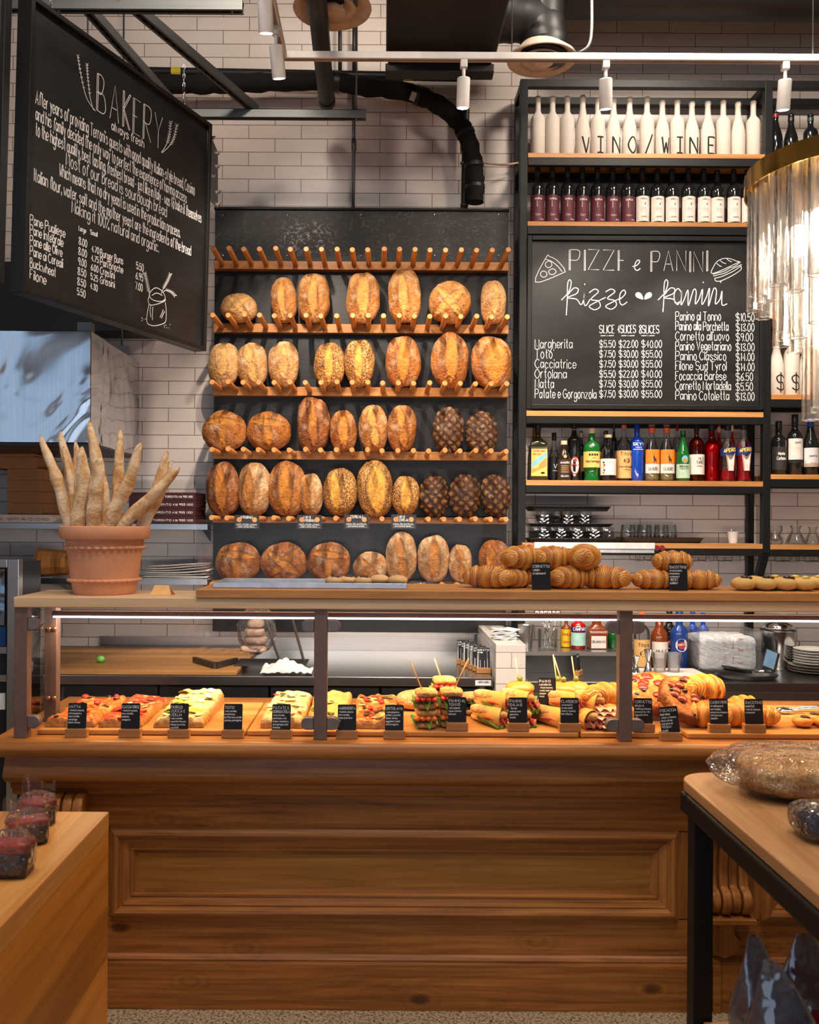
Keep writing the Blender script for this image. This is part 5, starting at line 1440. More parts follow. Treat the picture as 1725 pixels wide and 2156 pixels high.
spirit(1208, 28, 883, 'straight', 'tall black bottle with a red and white oval label', DARKGLASS, CAPSULE, None, Y=5.14, capfrom=0.86, label=(0.24, 0.26, INK(), 30), extra=ex_ers)
spirit(1223, 16, 904, 'bordeaux', 'dark green bottle with cream collar behind the green amaro', plain('deep_green_glass', srgb(18, 36, 20), 0.1, 0, 0.6), CREAMCAP, None, Y=5.215, capfrom=0.86, label=(0.2, 0.5, YELL, 60))
spirit(1245.5, 35, 899, 'bulge', 'green amaro bottle with a wide yellow label', GREENG, CREAMCAP, None, Y=5.10, capfrom=0.90, label=(0.25, 0.55, YELL, 88), extra=lambda lb, x, Y, r, z, h, put: (lt(lb, 'Montenegro', put, -r * 0.95, 0.345 * h, r * 1.9, 0.013, INK(), 0.0024), [patch(lb, oval((q - 1.5) * 0.014, 0.49 * h, 0.006, 0.007), put, BROWNL) for q in range(4)], lt(lb, 'Amaro', put, -0.008, 0.42 * h, 0.02, 0.006, REDP, 0.001)))
spirit(1275, 22, 904, 'bordeaux', 'dark bottle behind the white floral label bottle', DARKGLASS, CAPSULE, None, Y=5.22, capfrom=0.85)
spirit(1280, 33, 912, 'squat', 'round shouldered bottle with white floral label and tan stopper', CLG, CREAMCAP, (plain('dark_red_drink', (0.05, 0.012, 0.014), 0.1), 0.5), Y=5.08, capfrom=0.93, label=(0.12, 0.47, plain('floral_label', srgb(232, 214, 204), 0.6), 82), extra=lambda lb, x, Y, r, z, h, put: ([patch(lb, oval(-r * 0.8 + 0.004 * (q % 2), (0.17 + 0.055 * q) * h, 0.006, 0.006), put, (ORAL, GREENG, YELL, REDP, GREENG)[q], 'flower_motif') for q in range(5)], lt(lb, 'Italicus', put, -0.012, 0.39 * h, 0.035, 0.008, plain('grey_print', (0.35, 0.33, 0.32), 0.7), 0.001)))
spirit(1292, 13, 884, 'straight', 'tall black necked bottle behind the floral label bottle', DARKGLASS, CAPSULE, None, Y=5.22, capfrom=0.85)
def ex_tito(lb, x, Y, r, z, h, put):
    lt(lb, "Tito's", put, -r * 0.7, 0.455 * h, r * 1.6, 0.018, BROWNL, 0.0026); patch(lb, oval(r * 0.15, 0.36 * h, 0.018, 0.014), put, BROWNL); patch(lb, oval(r * 0.15, 0.36 * h, 0.010, 0.008), lambda u, v: put(u, v) + Vector((0, -0.0006, 0)), ORAL)
    lt(lb, 'Handmade', put, -r * 0.8, 0.235 * h, r * 1.8, 0.013, BROWNL, 0.0018); lt(lb, 'VODKA', put, -r * 0.4, 0.19 * h, r * 1.1, 0.007, BROWNL, 0.0014)
spirit(1313, 32, 892, 'spirit', 'clear vodka bottle with tan label and orange cap', CLG, ORANGECAP, None, capfrom=0.94, label=(0.05, 0.54, TAN, 80), extra=ex_tito)
spirit(1340.5, 28, 886, 'straight', 'slim cobalt blue vodka bottle', BLUEG, BLUECAP, None, Y=5.11, capfrom=0.82, label=(0.0, 0.004, BLUEG, 10), extra=lambda lb, x, Y, r, z, h, put: (lt(lb, 'SKYY', put, -r * 0.85, 0.60 * h, r * 1.8, 0.016, TEXTW(), 0.0036), lt(lb, 'VODKA', put, -r * 0.5, 0.56 * h, r * 1.0, 0.006, TEXTW(), 0.0014), ribbon_patch(lb, put, -r * 0.8, 0.535 * h, r * 1.6, 0.003, TEXTW())))
def ex_stag(lb, x, Y, r, z, h, put):
    patch(lb, [(-0.002, 0.30 * h), (0.0, 0.34 * h), (-0.004, 0.41 * h), (0.004, 0.42 * h), (0.006, 0.38 * h), (0.014, 0.37 * h), (0.016, 0.30 * h), (0.012, 0.30 * h), (0.011, 0.33 * h), (0.004, 0.33 * h), (0.002, 0.30 * h)], put, BROWNL, 'stag_motif')
    for s_ in (-1, 1): ribbon_patch2(lb, put, [(0.0, 0.42 * h), (0.0 + s_ * 0.006, 0.45 * h), (s_ * 0.004, 0.49 * h)], BROWNL)
def ribbon_patch2(lb, put, pts, mat, w=0.0014):
    m = MB(); ribbon(m, pts, w, put); m.build('antler_motif', mat, lb)
for i, px in enumerate((1371.5, 1403)):
    rt = spirit(px, 33, 883, 'bulge' if False else 'flask', ('clear tequila bottle with orange stag label next to the blue bottle', 'clear tequila bottle with orange stag label next to the green bottle')[i], CLG, plain('cork_cap', srgb(120, 82, 54), 0.7), (TEQL, 0.30), Y=5.11, capfrom=0.90, label=(0.29, 0.52, ORAL, 62), extra=ex_stag)
    x, Y, z = rt.location; r = 33 / 2 * Y / F; h = az(883, Y) - z
    l2 = facearc(MB(), x, Y, r, -152, -28, z + 0.13 * h, z + 0.285 * h, 0.0007).build('label', CREAML, rt, smooth=True)
    letters(l2, 'CAZADORES', x, Y, r, z + 0.175 * h, 0.018, 0.056, BROWNL, wt=0.0018)
    MB().lathe([(r * 0.40, 0.80 * h), (r * 0.42, 0.88 * h)], (x, Y, z), 18, closed=True).build('neck_band', ORANGECAP, rt, smooth=True)
spirit(1425, 18, 886, 'spirit', 'clear bottle with a red cap behind the green mint bottle', CLG, plain('red_cap', srgb(160, 24, 30), 0.4), None, Y=5.22, capfrom=0.86, label=(0.3, 0.5, ORAL, 60))
def ex_branca(lb, x, Y, r, z, h, put):
    patch(lb, oval(0, 0.43 * h, 0.017, 0.022), put, plain('eagle_blue', srgb(110, 190, 206), 0.6)); patch(lb, oval(0, 0.405 * h, 0.013, 0.010), lambda u, v: put(u, v) + Vector((0, -0.0006, 0)), ORAL)
    lt(lb, 'BRANCA', put, -r * 0.75, 0.275 * h, r * 1.5, 0.009, INK(), 0.0022); lt(lb, 'MENTA', put, -r * 0.7, 0.23 * h, r * 1.4, 0.009, INK(), 0.0022)
spirit(1437.5, 28, 903, 'burgundy', 'green mint liqueur bottle with pale green label', GREENG, CAPSULE, None, Y=5.08, capfrom=0.87, label=(0.06, 0.335, PALEG, 84), extra=ex_branca)
def ex_wild(lb, x, Y, r, z, h, put):
    lt(lb, 'WILD', put, -0.004, 0.375 * h, 0.034, 0.014, INK(), 0.002); lt(lb, 'TURKEY', put, -0.014, 0.305 * h, 0.05, 0.016, INK(), 0.0022); lt(lb, 'BOURBON', put, -0.010, 0.255 * h, 0.032, 0.006, REDP, 0.001)
spirit(1466, 32, 890, 'spirit', 'bourbon bottle with cream label and red lower edge', tint('bourbon', (0.55, 0.22, 0.08)), CAPSULE, (AMBL, 0.72), Y=5.10, capfrom=0.86, label=(0.12, 0.47, CREAML, 78), extra=ex_wild)
spirit(1498, 37, 890, 'flare', 'bright red aperitif bottle between bourbon and blue striped labels', tint('redglass', (0.85, 0.12, 0.10)), CAPSULE, (REDL, 0.66), Y=5.13, capfrom=0.90)
spirit(1513, 16, 889, 'bordeaux', 'red bottle with corked neck behind the aperitif bottles', REDG, CREAMCAP, None, Y=5.22, capfrom=0.86)
spirit(1541, 14, 886, 'bordeaux', 'slim necked red bottle behind the half empty aperitif', REDG, CREAMCAP, None, Y=5.22, capfrom=0.86)
def ex_ap(lb, x, Y, r, z, h, put):
    lt(lb, 'APEROL', put, -r * 0.82, 0.50 * h, r * 1.66, 0.019, GOLDP, 0.0038, slope=0.13)
    patch(lb, [(-0.024, 0.47 * h), (0.028, 0.50 * h), (0.019, 0.185 * h), (-0.013, 0.185 * h)], put, CREAML, 'lower_label')
    for u in (-0.020, 0.023): ribbon_patch2(lb, lambda a, b: put(a, b) + Vector((0, -0.0006, 0)), [(u, 0.46 * h), (u * 0.65 + 0.002, 0.20 * h)], ORANGECAP, 0.003)
spirit(1532, 33, 890, 'flare', 'half empty orange aperitif bottle with slanting blue label', CLG, CAPSULE, (REDL, 0.22), Y=5.07, capfrom=0.90, label=(0.465, 0.595, NAVY, 80, 0.016), extra=ex_ap)
spirit(1565, 33, 888, 'flare', 'red aperitif bottle with slanting blue label by the black post', CLG, CAPSULE, (REDL, 0.60), Y=5.07, capfrom=0.90, label=(0.465, 0.595, NAVY, 80, 0.016), extra=ex_ap)

# ------------------------------------------------------------------ glasses and trays
def cutg():
    t = NT('cut_glass'); t.n.remove(t.b)
    tr = t.node('BsdfTransparent'); tr.inputs[0].default_value = (0.93, 0.94, 0.94, 1)
    gl = t.node('BsdfGlossy'); gl.inputs['Roughness'].default_value = 0.08
    v = t.tc('Object'); sp = t.node('SeparateXYZ'); t.link(v, sp.inputs[0])
    an = t.math('ARCTAN2', sp.outputs[1], sp.outputs[0])
    a = t.math('MULTIPLY', an, 3.0); b = t.math('MULTIPLY', sp.outputs[2], 150.0)
    w1 = t.math('ABSOLUTE', t.math('SINE', t.math('ADD', a, b))); w2 = t.math('ABSOLUTE', t.math('SINE', t.math('SUBTRACT', a, b)))
    w = t.math('MINIMUM', w1, w2)
    bp = t.node('Bump'); bp.inputs['Strength'].default_value = 1.0; bp.inputs['Distance'].default_value = 0.006
    low = t.math('LESS_THAN', sp.outputs[2], 0.058)
    t.link(t.math('MULTIPLY', w, low), bp.inputs['Height']); t.link(bp.outputs[0], gl.inputs['Normal'])
    fac = t.math('ADD', t.math('MULTIPLY', t.math('MULTIPLY', t.math('SUBTRACT', 1.0, w), low), 0.35), 0.05)
    mx = t.node('MixShader'); t.link(fac, mx.inputs[0]); t.link(tr.outputs[0], mx.inputs[1]); t.link(gl.outputs[0], mx.inputs[2])
    t.link(mx.outputs[0], t.out.inputs[0]); MATS['cut_glass'] = t.m; return t.m
CUT = cutg()
PLAINGL = glass('plain_tumbler', (0.95, 0.96, 0.96), 0.03, 0.6)
BLACKTRAY = plain('black_tray', (0.014, 0.013, 0.013), 0.35, 0, 0.5)
def tray(px0, px1, yb, yt, label, Y=5.14, dep=0.20, z=None):
    x0, x1 = ax(px0, Y), ax(px1, Y); z0 = z; z1 = z0 + (yb - yt) * Y / F
    c = ((x0 + x1) / 2, Y, z0); hw = (x1 - x0) / 2
    def rr(k, e, zz):
        r_ = 0.03; out = []
        for (sx, sy, a) in ((1, 1, 0), (-1, 1, 90), (-1, -1, 180), (1, -1, 270)):
            for i in range(5):
                t = R(a + 90 * i / 4); out.append((c[0] + sx * (hw - e - r_) + r_ * math.cos(t), c[1] + sy * (dep / 2 - e - r_) + r_ * math.sin(t), zz))
        return out
    m = MB(); rings = [rr(0, 0.02, z0), rr(0, 0.004, z1 - 0.003), rr(0, 0.0, z1 - 0.002), rr(0, 0.0, z1), rr(0, 0.008, z1), rr(0, 0.022, z0 + 0.003)]
    n = 20; k = m.add([p for r_ in rings for p in r_], [])
    for i in range(len(rings) - 1):
        for j in range(n): m.f.append((k + i * n + j, k + i * n + (j + 1) % n, k + (i + 1) * n + (j + 1) % n, k + (i + 1) * n + j))
    m.f.append(tuple(k + j for j in reversed(range(n)))); m.f.append(tuple(k + 5 * n + j for j in range(n)))
    tag(m.build('serving_tray', BLACKTRAY, None, smooth=True, auto=40, at_=c), label, 'tray', 'black trays on the glass shelf')
    return z0 + 0.0038, z1
def tumbler_proto(kind):
    root = thing('glass_tumbler', 'x', 'glass', (0, 0, 0))
    if kind == 'cut': MB().lathe([(0, 0), (0.041, 0), (0.0425, 0.004), (0.0455, 0.082), (0.0435, 0.082), (0.040, 0.010), (0, 0.010)], (0, 0, 0), 24).build('glass_wall', CUT, root, smooth=True, auto=40)
    elif kind == 'plain': MB().lathe([(0, 0), (0.030, 0), (0.036, 0.006), (0.042, 0.030), (0.042, 0.060), (0.037, 0.098), (0.0355, 0.098), (0.0405, 0.06), (0.0405, 0.03), (0.034, 0.012), (0, 0.012)], (0, 0, 0), 24).build('glass_wall', PLAINGL, root, smooth=True, auto=40)
    return root
zt_, _ = tray(1107, 1302, 1140, 1131, 'black tray under the lower layer of cut tumblers', Y=5.10, z=SHF['glass'], dep=0.19)
zt2, _ = tray(1300, 1475, 1140, 1129, 'black tray under the plain tumblers', Y=5.16, z=SHF['glass'], dep=0.19)
P0 = tumbler_proto('cut')
low_z = zt_ + 0.0008
cutpos = [(1145, 5.06), (1181, 5.06), (1216, 5.06), (1252, 5.06), (1130, 5.15), (1166, 5.15), (1205, 5.15), (1240, 5.15), (1276, 5.15)]
first = True
for i, (px, Y) in enumerate(cutpos):
    l = 'cut glass tumbler in the %s of the lower tray, %s from the post' % ('front row' if i < 4 else 'rear row', ORD[i % 4 if i < 4 else i - 4])
    if first: P0.location = (ax(px, Y), Y, low_z); ORG[P0.name] = Vector(P0.location); P0['label'] = l; P0['group'] = 'cut glass tumblers'; first = False
    else: dup(P0, (ax(px, Y), Y, low_z), l, 'cut glass tumblers')
zt3, _ = tray(1107, 1287, 1100, 1093, 'black tray resting on the lower cut tumblers', Y=5.10, z=low_z + 0.0828, dep=0.19)
for i, (px, Y) in enumerate([(1145, 5.06), (1196, 5.06), (1230, 5.06), (1174, 5.15), (1212, 5.15)]):
    dup(P0, (ax(px, Y), Y, zt3 + 0.0008), 'cut glass tumbler on the upper tray, %s in its %s row' % (ORD[i if i < 3 else i - 3], 'front' if i < 3 else 'rear'), 'cut glass tumblers')
tray(1106, 1282, 1060, 1050, 'black tray lying on top of all the cut tumblers', Y=5.10, z=zt3 + 0.0836, dep=0.19)
P1 = tumbler_proto('plain')
for i, (px, Y) in enumerate([(1323, 5.12), (1357, 5.12), (1393, 5.12), (1340, 5.20), (1375, 5.20), (1410, 5.20)]):
    l = 'clear rounded tumbler on the black tray, %s in the %s row' % (ORD[i % 3], 'front' if i < 3 else 'rear')
    if i == 0: P1.location = (ax(px, Y), Y, zt2); ORG[P1.name] = Vector(P1.location); P1['label'] = l; P1['group'] = 'plain tumblers on the tray'
    else: dup(P1, (ax(px, Y), Y, zt2), l, 'plain tumblers on the tray')
x, Y, z = ax(1544, 5.12), 5.12, SHF['glass']
root = thing('paper_cup', 'small white cup standing alone on the oak glass shelf', 'cup', (x, Y, z))
MB().lathe([(0, 0), (0.022, 0), (0.030, 0.064), (0.031, 0.066), (0.0285, 0.066), (0.021, 0.006), (0, 0.006)], (x, Y, z), 22).build('cup_wall', PAPER(), root, smooth=True, auto=40)
MB().tube([(x + 0.01, Y, z + 0.01), (x - 0.012, Y, z + 0.085)], 0.003, 6).build('spoon', CHROME(), root, smooth=True)
for i, (px, w, h_, lb) in enumerate(((1633, 0.046, 0.105, 'narrow waisted clear carafe beside the black post'), (1676, 0.056, 0.105, 'cone shaped clear carafe on the side shelf'), (1712, 0.046, 0.100, 'clear carafe at the far end of the side shelf'))):
    x, Y, z = ax(px, 5.12), 5.12, SHF['glass2']
    pf = [(0, 0), (w * 0.9, 0), (w, 0.006), (w * 0.75, h_ * 0.4), (w * 0.42, h_ * 0.72), (w * 0.40, h_ * 0.8), (w * 0.62, h_), (w * 0.58, h_), (w * 0.36, h_ * 0.8), (w * 0.38, h_ * 0.7), (w * 0.7, h_ * 0.4), (w * 0.94, 0.010), (0, 0.008)]
    if i == 0: pf = [(0, 0), (w * 0.8, 0), (w * 0.9, 0.008), (w * 0.86, h_ * 0.3), (w * 0.55, h_ * 0.5), (w * 0.85, h_ * 0.75), (w * 0.8, h_), (w * 0.76, h_), (w * 0.8, h_ * 0.75), (w * 0.5, h_ * 0.5), (w * 0.8, h_ * 0.3), (0, 0.01)]
    root = thing('carafe', lb, 'carafe', (x, Y, z))
    MB().lathe(pf, (x, Y, z), 24).build('glass_wall', PLAINGL, root, smooth=True, auto=50)
# order rail with red end knobs, hanging glass racks
Y = SY0 - 0.005
root = thing('ticket_rail', 'white aluminium ticket rail with red end knobs under the glass shelf', 'ticket rail', at(1250, 1160, Y))
WAL = plain('white_aluminium', (0.72, 0.70, 0.68), 0.35, 0.2)
p, q = at(1124, 1141, Y), at(1377, 1164, Y)
zt_a, zb_a = az(1139.5, Y), az(1161, Y)
MB().boxb((p.x, Y - 0.022, zb_a + 0.022), (q.x, Y - 0.006, zt_a)).boxb((p.x, Y - 0.012, zb_a), (q.x, Y - 0.004, zb_a + 0.020)).build('rail', WAL, root, bevel=0.002)
for px in (1102.5, 1116, 1384, 1395):
    c = at(px, 1152 + (px - 1100) * 0.006, Y - 0.012)
    MB().cyl(c, c + Vector((0, 0.014, 0)), 0.0145, 18).build('red_knob', plain('red_knob_plastic', srgb(120, 16, 24), 0.35), root, smooth=True, auto=40)
for px in (1134, 1363):
    c = at(px, 1156, Y - 0.012); MB().blob(c, (0.004, 0.002, 0.004), 8, 6).build('screw', CHROME(), root, smooth=True)
for i, px in enumerate((1335, 1393, 1450, 1505, 1628, 1690)):
    zt4 = zf(1166); x0 = ax(px, 5.1); w = 0.13
    m = MB()
    for dy in (5.06, 5.18): m.tube([(x0, dy, zt4), (x0, dy, zt4 - 0.032), (x0 + 0.045, dy, zt4 - 0.032), (x0 + 0.045, dy, zt4 - 0.012)], 0.002, 6).tube([(x0 + w, dy, zt4), (x0 + w, dy, zt4 - 0.032), (x0 + w - 0.045, dy, zt4 - 0.032), (x0 + w - 0.045, dy, zt4 - 0.012)], 0.002, 6)
    for xx in (x0 + 0.045, x0 + w - 0.045): m.tube([(xx, 5.05, zt4 - 0.032), (xx, 5.2, zt4 - 0.032)], 0.002, 6)
    tag(m.build('glass_hanger', GALV(), None, True, at_=(x0, 5.1, zt4)), 'wire stem glass hanger under the glass shelf, %s from the ticket rail' % ORD[i], 'wire rack', 'wire hangers under the shelves')

# ================================================================== terracotta pot of baguettes
PCX, PCY, PZ = ax(222.5, 3.06), 3.055, TOPZ + 0.0006
TERRA = plain('terracotta', srgb(218, 154, 116), 0.78, 0, 0.25, 0.10, 9, 0.15)
pot = thing('terracotta_pot', 'terracotta pot with ruffled bands holding baguettes on the timber case top', 'pot', (PCX, PCY, PZ))
hz = az(1111, 3.06) - PZ
MB().lathe([(0, 0), (0.098, 0), (0.101, 0.006), (0.110, 0.05), (0.127, hz - 0.045), (0.142, hz - 0.043), (0.147, hz - 0.034), (0.149, hz - 0.012), (0.147, hz - 0.002), (0.140, hz), (0.134, hz - 0.003), (0.124, hz - 0.05), (0.104, 0.02), (0, 0.015)], (PCX, PCY, PZ), 56).build('pot_wall', TERRA, pot, smooth=True, auto=45)
for zz, rr in ((0.046, 0.110), (hz - 0.072, 0.1235)):
    MB().lathe([(rr - 0.004, zz - 0.006), (rr + 0.006, zz - 0.004), (rr + 0.008, zz + 0.002), (rr + 0.003, zz + 0.006), (rr - 0.004, zz + 0.006)], (PCX, PCY, PZ), 132, closed=True, wob=lambda t, z: 1 + 0.045 * math.sin(t * 33)).build('ruffle_band', TERRA, pot, smooth=True)
def baguette_mat():
    t = NT('baguette_crust'); v = t.tc('Object')
    n = t.noise(v, 14, 6, 0.65, 0.5); f = t.noise(v, 90, 3)
    c = t.ramp(n, [(0.30, srgb(168, 116, 66)), (0.44, srgb(212, 168, 118)), (0.56, srgb(232, 202, 164)), (0.70, srgb(240, 220, 190))])
    c = t.mix(t.attr('score'), c, srgb(206, 158, 96)); c = t.mix(t.attr('burnt'), c, srgb(120, 72, 36))
    t.base(c); t.set(0.7, 0, 0.2); t.bump(t.math('ADD', n, t.math('MULTIPLY', f, 0.4)), 0.6, 0.012); return t.m
BAGM = baguette_mat()
BG = [((305, 850), (530, 1545), 92, 3.04, 'baguette leaning outermost toward the steel hood'), ((455, 815), (585, 1545), 88, 3.12, 'pale baguette behind the outermost leaning one'), ((568, 892), (672, 1545), 80, 3.14, 'short baguette peeping behind the dark tipped one'), ((622, 932), (590, 1545), 118, 2.99, 'dark tipped baguette in front of the pot opening'), ((675, 740), (800, 1545), 104, 3.08, 'tallest baguette in the pot'), ((482, 935), (560, 1545), 60, 3.09, 'thin baguette between the two leaning ones'), ((757, 1010), (712, 1545), 118, 2.98, 'shortest upright baguette at the pot front'), ((912, 800), (868, 1545), 86, 3.13, 'upright baguette at the back of the pot'), ((1070, 902), (810, 1545), 104, 3.0, 'baguette slanting toward the pizza boxes'), ((1270, 970), (1075, 1545), 98, 3.09, 'pale baguette slanting over the maroon boxes'), ((1360, 1095), (930, 1545), 104, 3.02, 'lowest baguette, slanting most, at the pot rim'), ((1306, 1040), (1090, 1545), 62, 3.13, 'thin baguette hidden behind the two slanting ones')]
for i, (tp, bs, w, Y, lb) in enumerate(BG):
    a = at(tp[0] / 3.593, 680 + tp[1] / 3.593, Y); b = at(bs[0] / 3.593, 680 + bs[1] / 3.593, PCY + (Y - PCY) * 0.7)
    bx = Vector((PCX + max(-0.07, min(0.07, (b.x - PCX) * 0.5)), PCY + (b.y - PCY) * 0.5, PZ + 0.02 + 0.004 * i))
    side = Vector((rnd.uniform(-1, 1), 0, 0)) * 0.012
    path = catmull([bx, b, (a + b) / 2 + side, a + (b - a) * 0.12, a], 9)
    L = len(path); rmax = w / 3.593 / 2 * Y / F
    m = MB(); rad = []
    for k in range(L):
        s_ = k / (L - 1); q = (1 - s_)
        rad.append(max(0.0022, rmax * min(1.0, (q * 2.1) ** 0.82) * (0.97 + 0.05 * math.sin(k * 1.1 + i)) * (1 - 0.25 * max(0, 0.25 - s_) / 0.25)))
    m.tube(path, 1, 20, True, rad)
    sc, bu = [], []
    for k in range(L):
        for j in range(20):
            an = 2 * PI * j / 20; tw = (an + k * 0.16 + i) % (2 * PI)
            sl = max(0, 1 - abs(tw - PI) / 0.45) * (0.5 + 0.5 * math.sin(k * 0.55 + i * 2))
            sc.append(max(0, min(1, sl * 1.4))); bu.append(max(0.0, min(1, sm(0.90, 1.0, k / (L - 1)) * 0.7 + 0.5 * math.exp(-((tw - PI - 0.5) / 0.16) ** 2) * (sl > 0 or 0.3))))
    for k in range(L):
        for j in range(20):
            p = Vector(m.v[k * 20 + j]); d = p - path[k]
            m.v[k * 20 + j] = tuple(path[k] + d * (1 + 0.10 * mnoise.noise(p * 22) - 0.10 * sc[k * 20 + j] + 0.06 * mnoise.noise(p * 60)))
    m.a = {'score': sc, 'burnt': bu}
    tag(m.build('baguette', BAGM, None, True, at_=bx), lb, 'bread', 'baguettes in the terracotta pot')
c = at(345, 1254, 3.0)
m = MB(); zt = TOPZ + 0.0006; x0, x1 = ax(319, 3.0), ax(368, 3.0); hh = 0.032
m.add([(x0, 2.985, zt), (x1 - 0.006, 2.985, zt), (x1 - 0.018, 3.00, zt + hh), (x0 + 0.012, 3.00, zt + hh), (x0 + 0.016, 3.02, zt), (x1, 3.02, zt)], [(0, 1, 2, 3), (3, 2, 5, 4)])
tag(m.build('tent_card', plain('tan_card', srgb(226, 176, 112), 0.7), None, solid=0.001, at_=(x0, 3.0, zt)), 'small blank tan folded card beside the terracotta pot', 'card')

# ================================================================== cutting boards and price cards in the case
CZ = 0.9036
BT = CZ + 0.0175
BDS = [(-1.118, ax(521, 2.96), 'cutting board under the red pizza slabs at the case end'), (ax(522.5, 2.96), ax(668, 2.96), 'cutting board under the potato pizza slab'), (ax(672, 2.96), ax(1222, 2.96), 'longest cutting board, under the sandwiches'), (ax(1224, 2.96), ax(1440, 2.96), 'cutting board under the focaccia and ham croissants'), (ax(1449, 2.955), 2.2, 'thick cutting board under the pepper croissants and tongs')]
for i, (a, b, lb) in enumerate(BDS):
    y0 = 2.955 if i < 4 else 2.950
    tag(MB().boxb((a + 0.001, y0, CZ), (b - 0.001, 3.42, BT + (0.001 if i == 4 else 0))).build('cutting_board', BOARD(), None, bevel=0.005, seg=3, at_=((a + b) / 2, 3.2, CZ)), lb, 'cutting board', 'cutting boards in the case')
FZ = BT + 0.0015
def card(px, y_top, lines, label, Y=2.918, z=CZ, w=0.060, h=0.088, rot=0.0, block=True, yaw=0.0, tilt=0.0, wt=0.0011):
    x = ax(px, Y)
    root = thing('price_card', label, 'price card', (x, Y, z), 'chalk cards in wooden blocks', rot=(0, tilt, yaw))
    if block: MB().boxb((-0.035, 0, 0), (0.035, 0.024, 0.027)).build('block', BLOCK(), root, bevel=0.0015, local=True)
    zb = 0.020 if block else 0.0
    M = Matrix.Rotation(R(-7), 3, 'X') @ Matrix.Rotation(rot, 3, 'Y')
    o = Vector((0, 0.010, zb))
    cd = MB(); cd.sheet([(-w / 2, 0), (w / 2, 0), (w / 2, h - 0.003), (w / 2 - 0.003, h), (-w / 2 + 0.003, h), (-w / 2, h - 0.003)], 0.0015, M @ Matrix(((1, 0, 0), (0, 0, -1), (0, 1, 0))), o)
    cd = cd.build('chalk_card', SLATE(), root, local=True)
    m = MB()
    put = planeput(o, M @ Vector((1, 0, 0)), M @ Vector((0, 0, 1)), M @ Vector((0, -1, 0)), 0.0020)
    y = h - 0.004
    for txt, hh in lines:
        if hh > 0.007: y -= hh + 0.0035
        else: y -= hh + 0.0042
        ww = min(w * 0.90, textlen(txt) * hh * 0.17)
        write(m, txt, -w * 0.45, y, ww, hh, put, 0.0013 if hh > 0.007 else wt, jit=0.04)
    m.build('lettering', CHALK(), cd, local=True)
    return root
b_, s_ = 0.0085, 0.0055
CARDS = [(162, [('MATTA', b_), ('-tomato sauce,', s_), ('red peppers,', s_), ('mozzarella,', s_), ('sausage,', s_), ('black olives', s_)], 'chalk card for the olive pizza at the end of the case'),
 (275, [('CACCIATRICE', b_), ('-tomato sauce,', s_), ('mozzarella,', s_), ('salame,', s_), ('oregano', s_)], 'chalk card headed cacciatrice'), (378, [('FIORI DI', b_), ('ZUCCA E', b_), ('NDUJA', b_), ('-mozzarella,', s_), ('zucchini flower,', s_), ('nduja, burrata,', s_), ('zucchini', s_)], 'chalk card for the courgette flower pizza'),
 (492, [("TOTO'", b_), ('-mozzarella,', s_), ('mushroom,', s_), ('buffalo mozzarella', s_), ('parsley, parmigiano', s_)], 'chalk card before the empty part of the board'), (594, [('PATATE E', b_), ('GORGONZOLA', b_), ('-mozzarella,', s_), ('potatoes, red', s_), ('onion, rosemary', s_), ('and gorgonzola', s_), ('cheese.', s_)], 'chalk card for the potato pizza'),
 (733, [('MARGHERITA', b_), ('-tomato sauce', s_), ('mozzarella,', s_), ('basil and olive', s_), ('oil', s_)], 'chalk card for the plain cheese pizza'), (833, [('ORTOLANA', b_), ('-red peppers,', s_), ('grilled zucchini', s_), ('black olives,', s_), ('eggplant, basil', s_), ('and oregano.', s_)], 'chalk card for the vegetable pizza')]
for px, ls, lb in CARDS: card(px, 0, ls, lb)
CARDS2 = [(966, [('PANINO AL', b_), ('TONNO', b_), ('-olive blend', s_), ('tuna, tomato', s_), ('lettuce', s_)], 'chalk card before the stacked club sandwiches'), (1095, [('PANINO', b_), ('SALAME', b_), ('-fennel', s_), ('salame and', s_), ('pecorino', s_), ('bread', s_)], 'chalk card before the salame rolls'), (1204, [('CLASSICO', b_), ('-prosciutto', s_), ('crudo, basil,', s_), ('cherry tomato', s_), ('fior di latte.', s_)], 'chalk card before the prosciutto rolls'),
 (1360, [('CORNETTO', b_), ("al'uovo", 0.0075), ('-melting cheese,', s_), ('prosciutto with', s_), ('egg and olive', s_), ('oil.', s_)], 'chalk card beside the bronze post before the ham croissants'), (1520, [('CACIO E PEPE', b_), ('croissant', 0.0075), ('mortadella,', s_), ('pecorino cheese', s_), ('and ground', s_), ('pepper.', s_)], 'chalk card for the pepper cheese croissants'), (1594, [('SACOTINO', b_), ('salato!', 0.0075), ('-ham & cheese', s_), ('croissant', s_)], 'chalk card farthest along the thick board')]
for px, ls, lb in CARDS2: card(px, 0, ls, lb, Y=2.957, z=BT + 0.0012)
card(1418, 0, [('FOCACCIA', b_), ('barese', 0.0075), ('-cherry tomato', s_), ('black olives', s_), ('and olive oil.', s_), ('VEGAN', 0.0075), ('yum!', 0.0075)], 'tilted chalk card for the tomato focaccia', Y=2.918, rot=-0.09)
card(1157, 0, [('PANINO', b_), ('cotoletta', 0.0075), ('-fried chicken', s_), ('cutlet, bell red', s_), ('pepper,', s_), ('mayo', s_)], 'chalk card standing behind the salame rolls before the buns', Y=3.13, z=FZ + 0.055 - 0.05, h=0.118)
US = 1.3848
card(1142, 0, [('CORNETTO', b_), ('-plain', 0.0075), ('croissant', 0.0075)], 'chalk card leaning on the plain croissant pile', Y=2.936, z=US, block=False)
card(1432, 0, [('SACOTTINO', b_), ('al cioccolato', s_), ('chocolate', s_), ('croissant', s_), ('* BEST', 0.0075), ('seller!', 0.0075)], 'chalk card leaning on the chocolate croissant pile', Y=2.936, z=US, block=False)

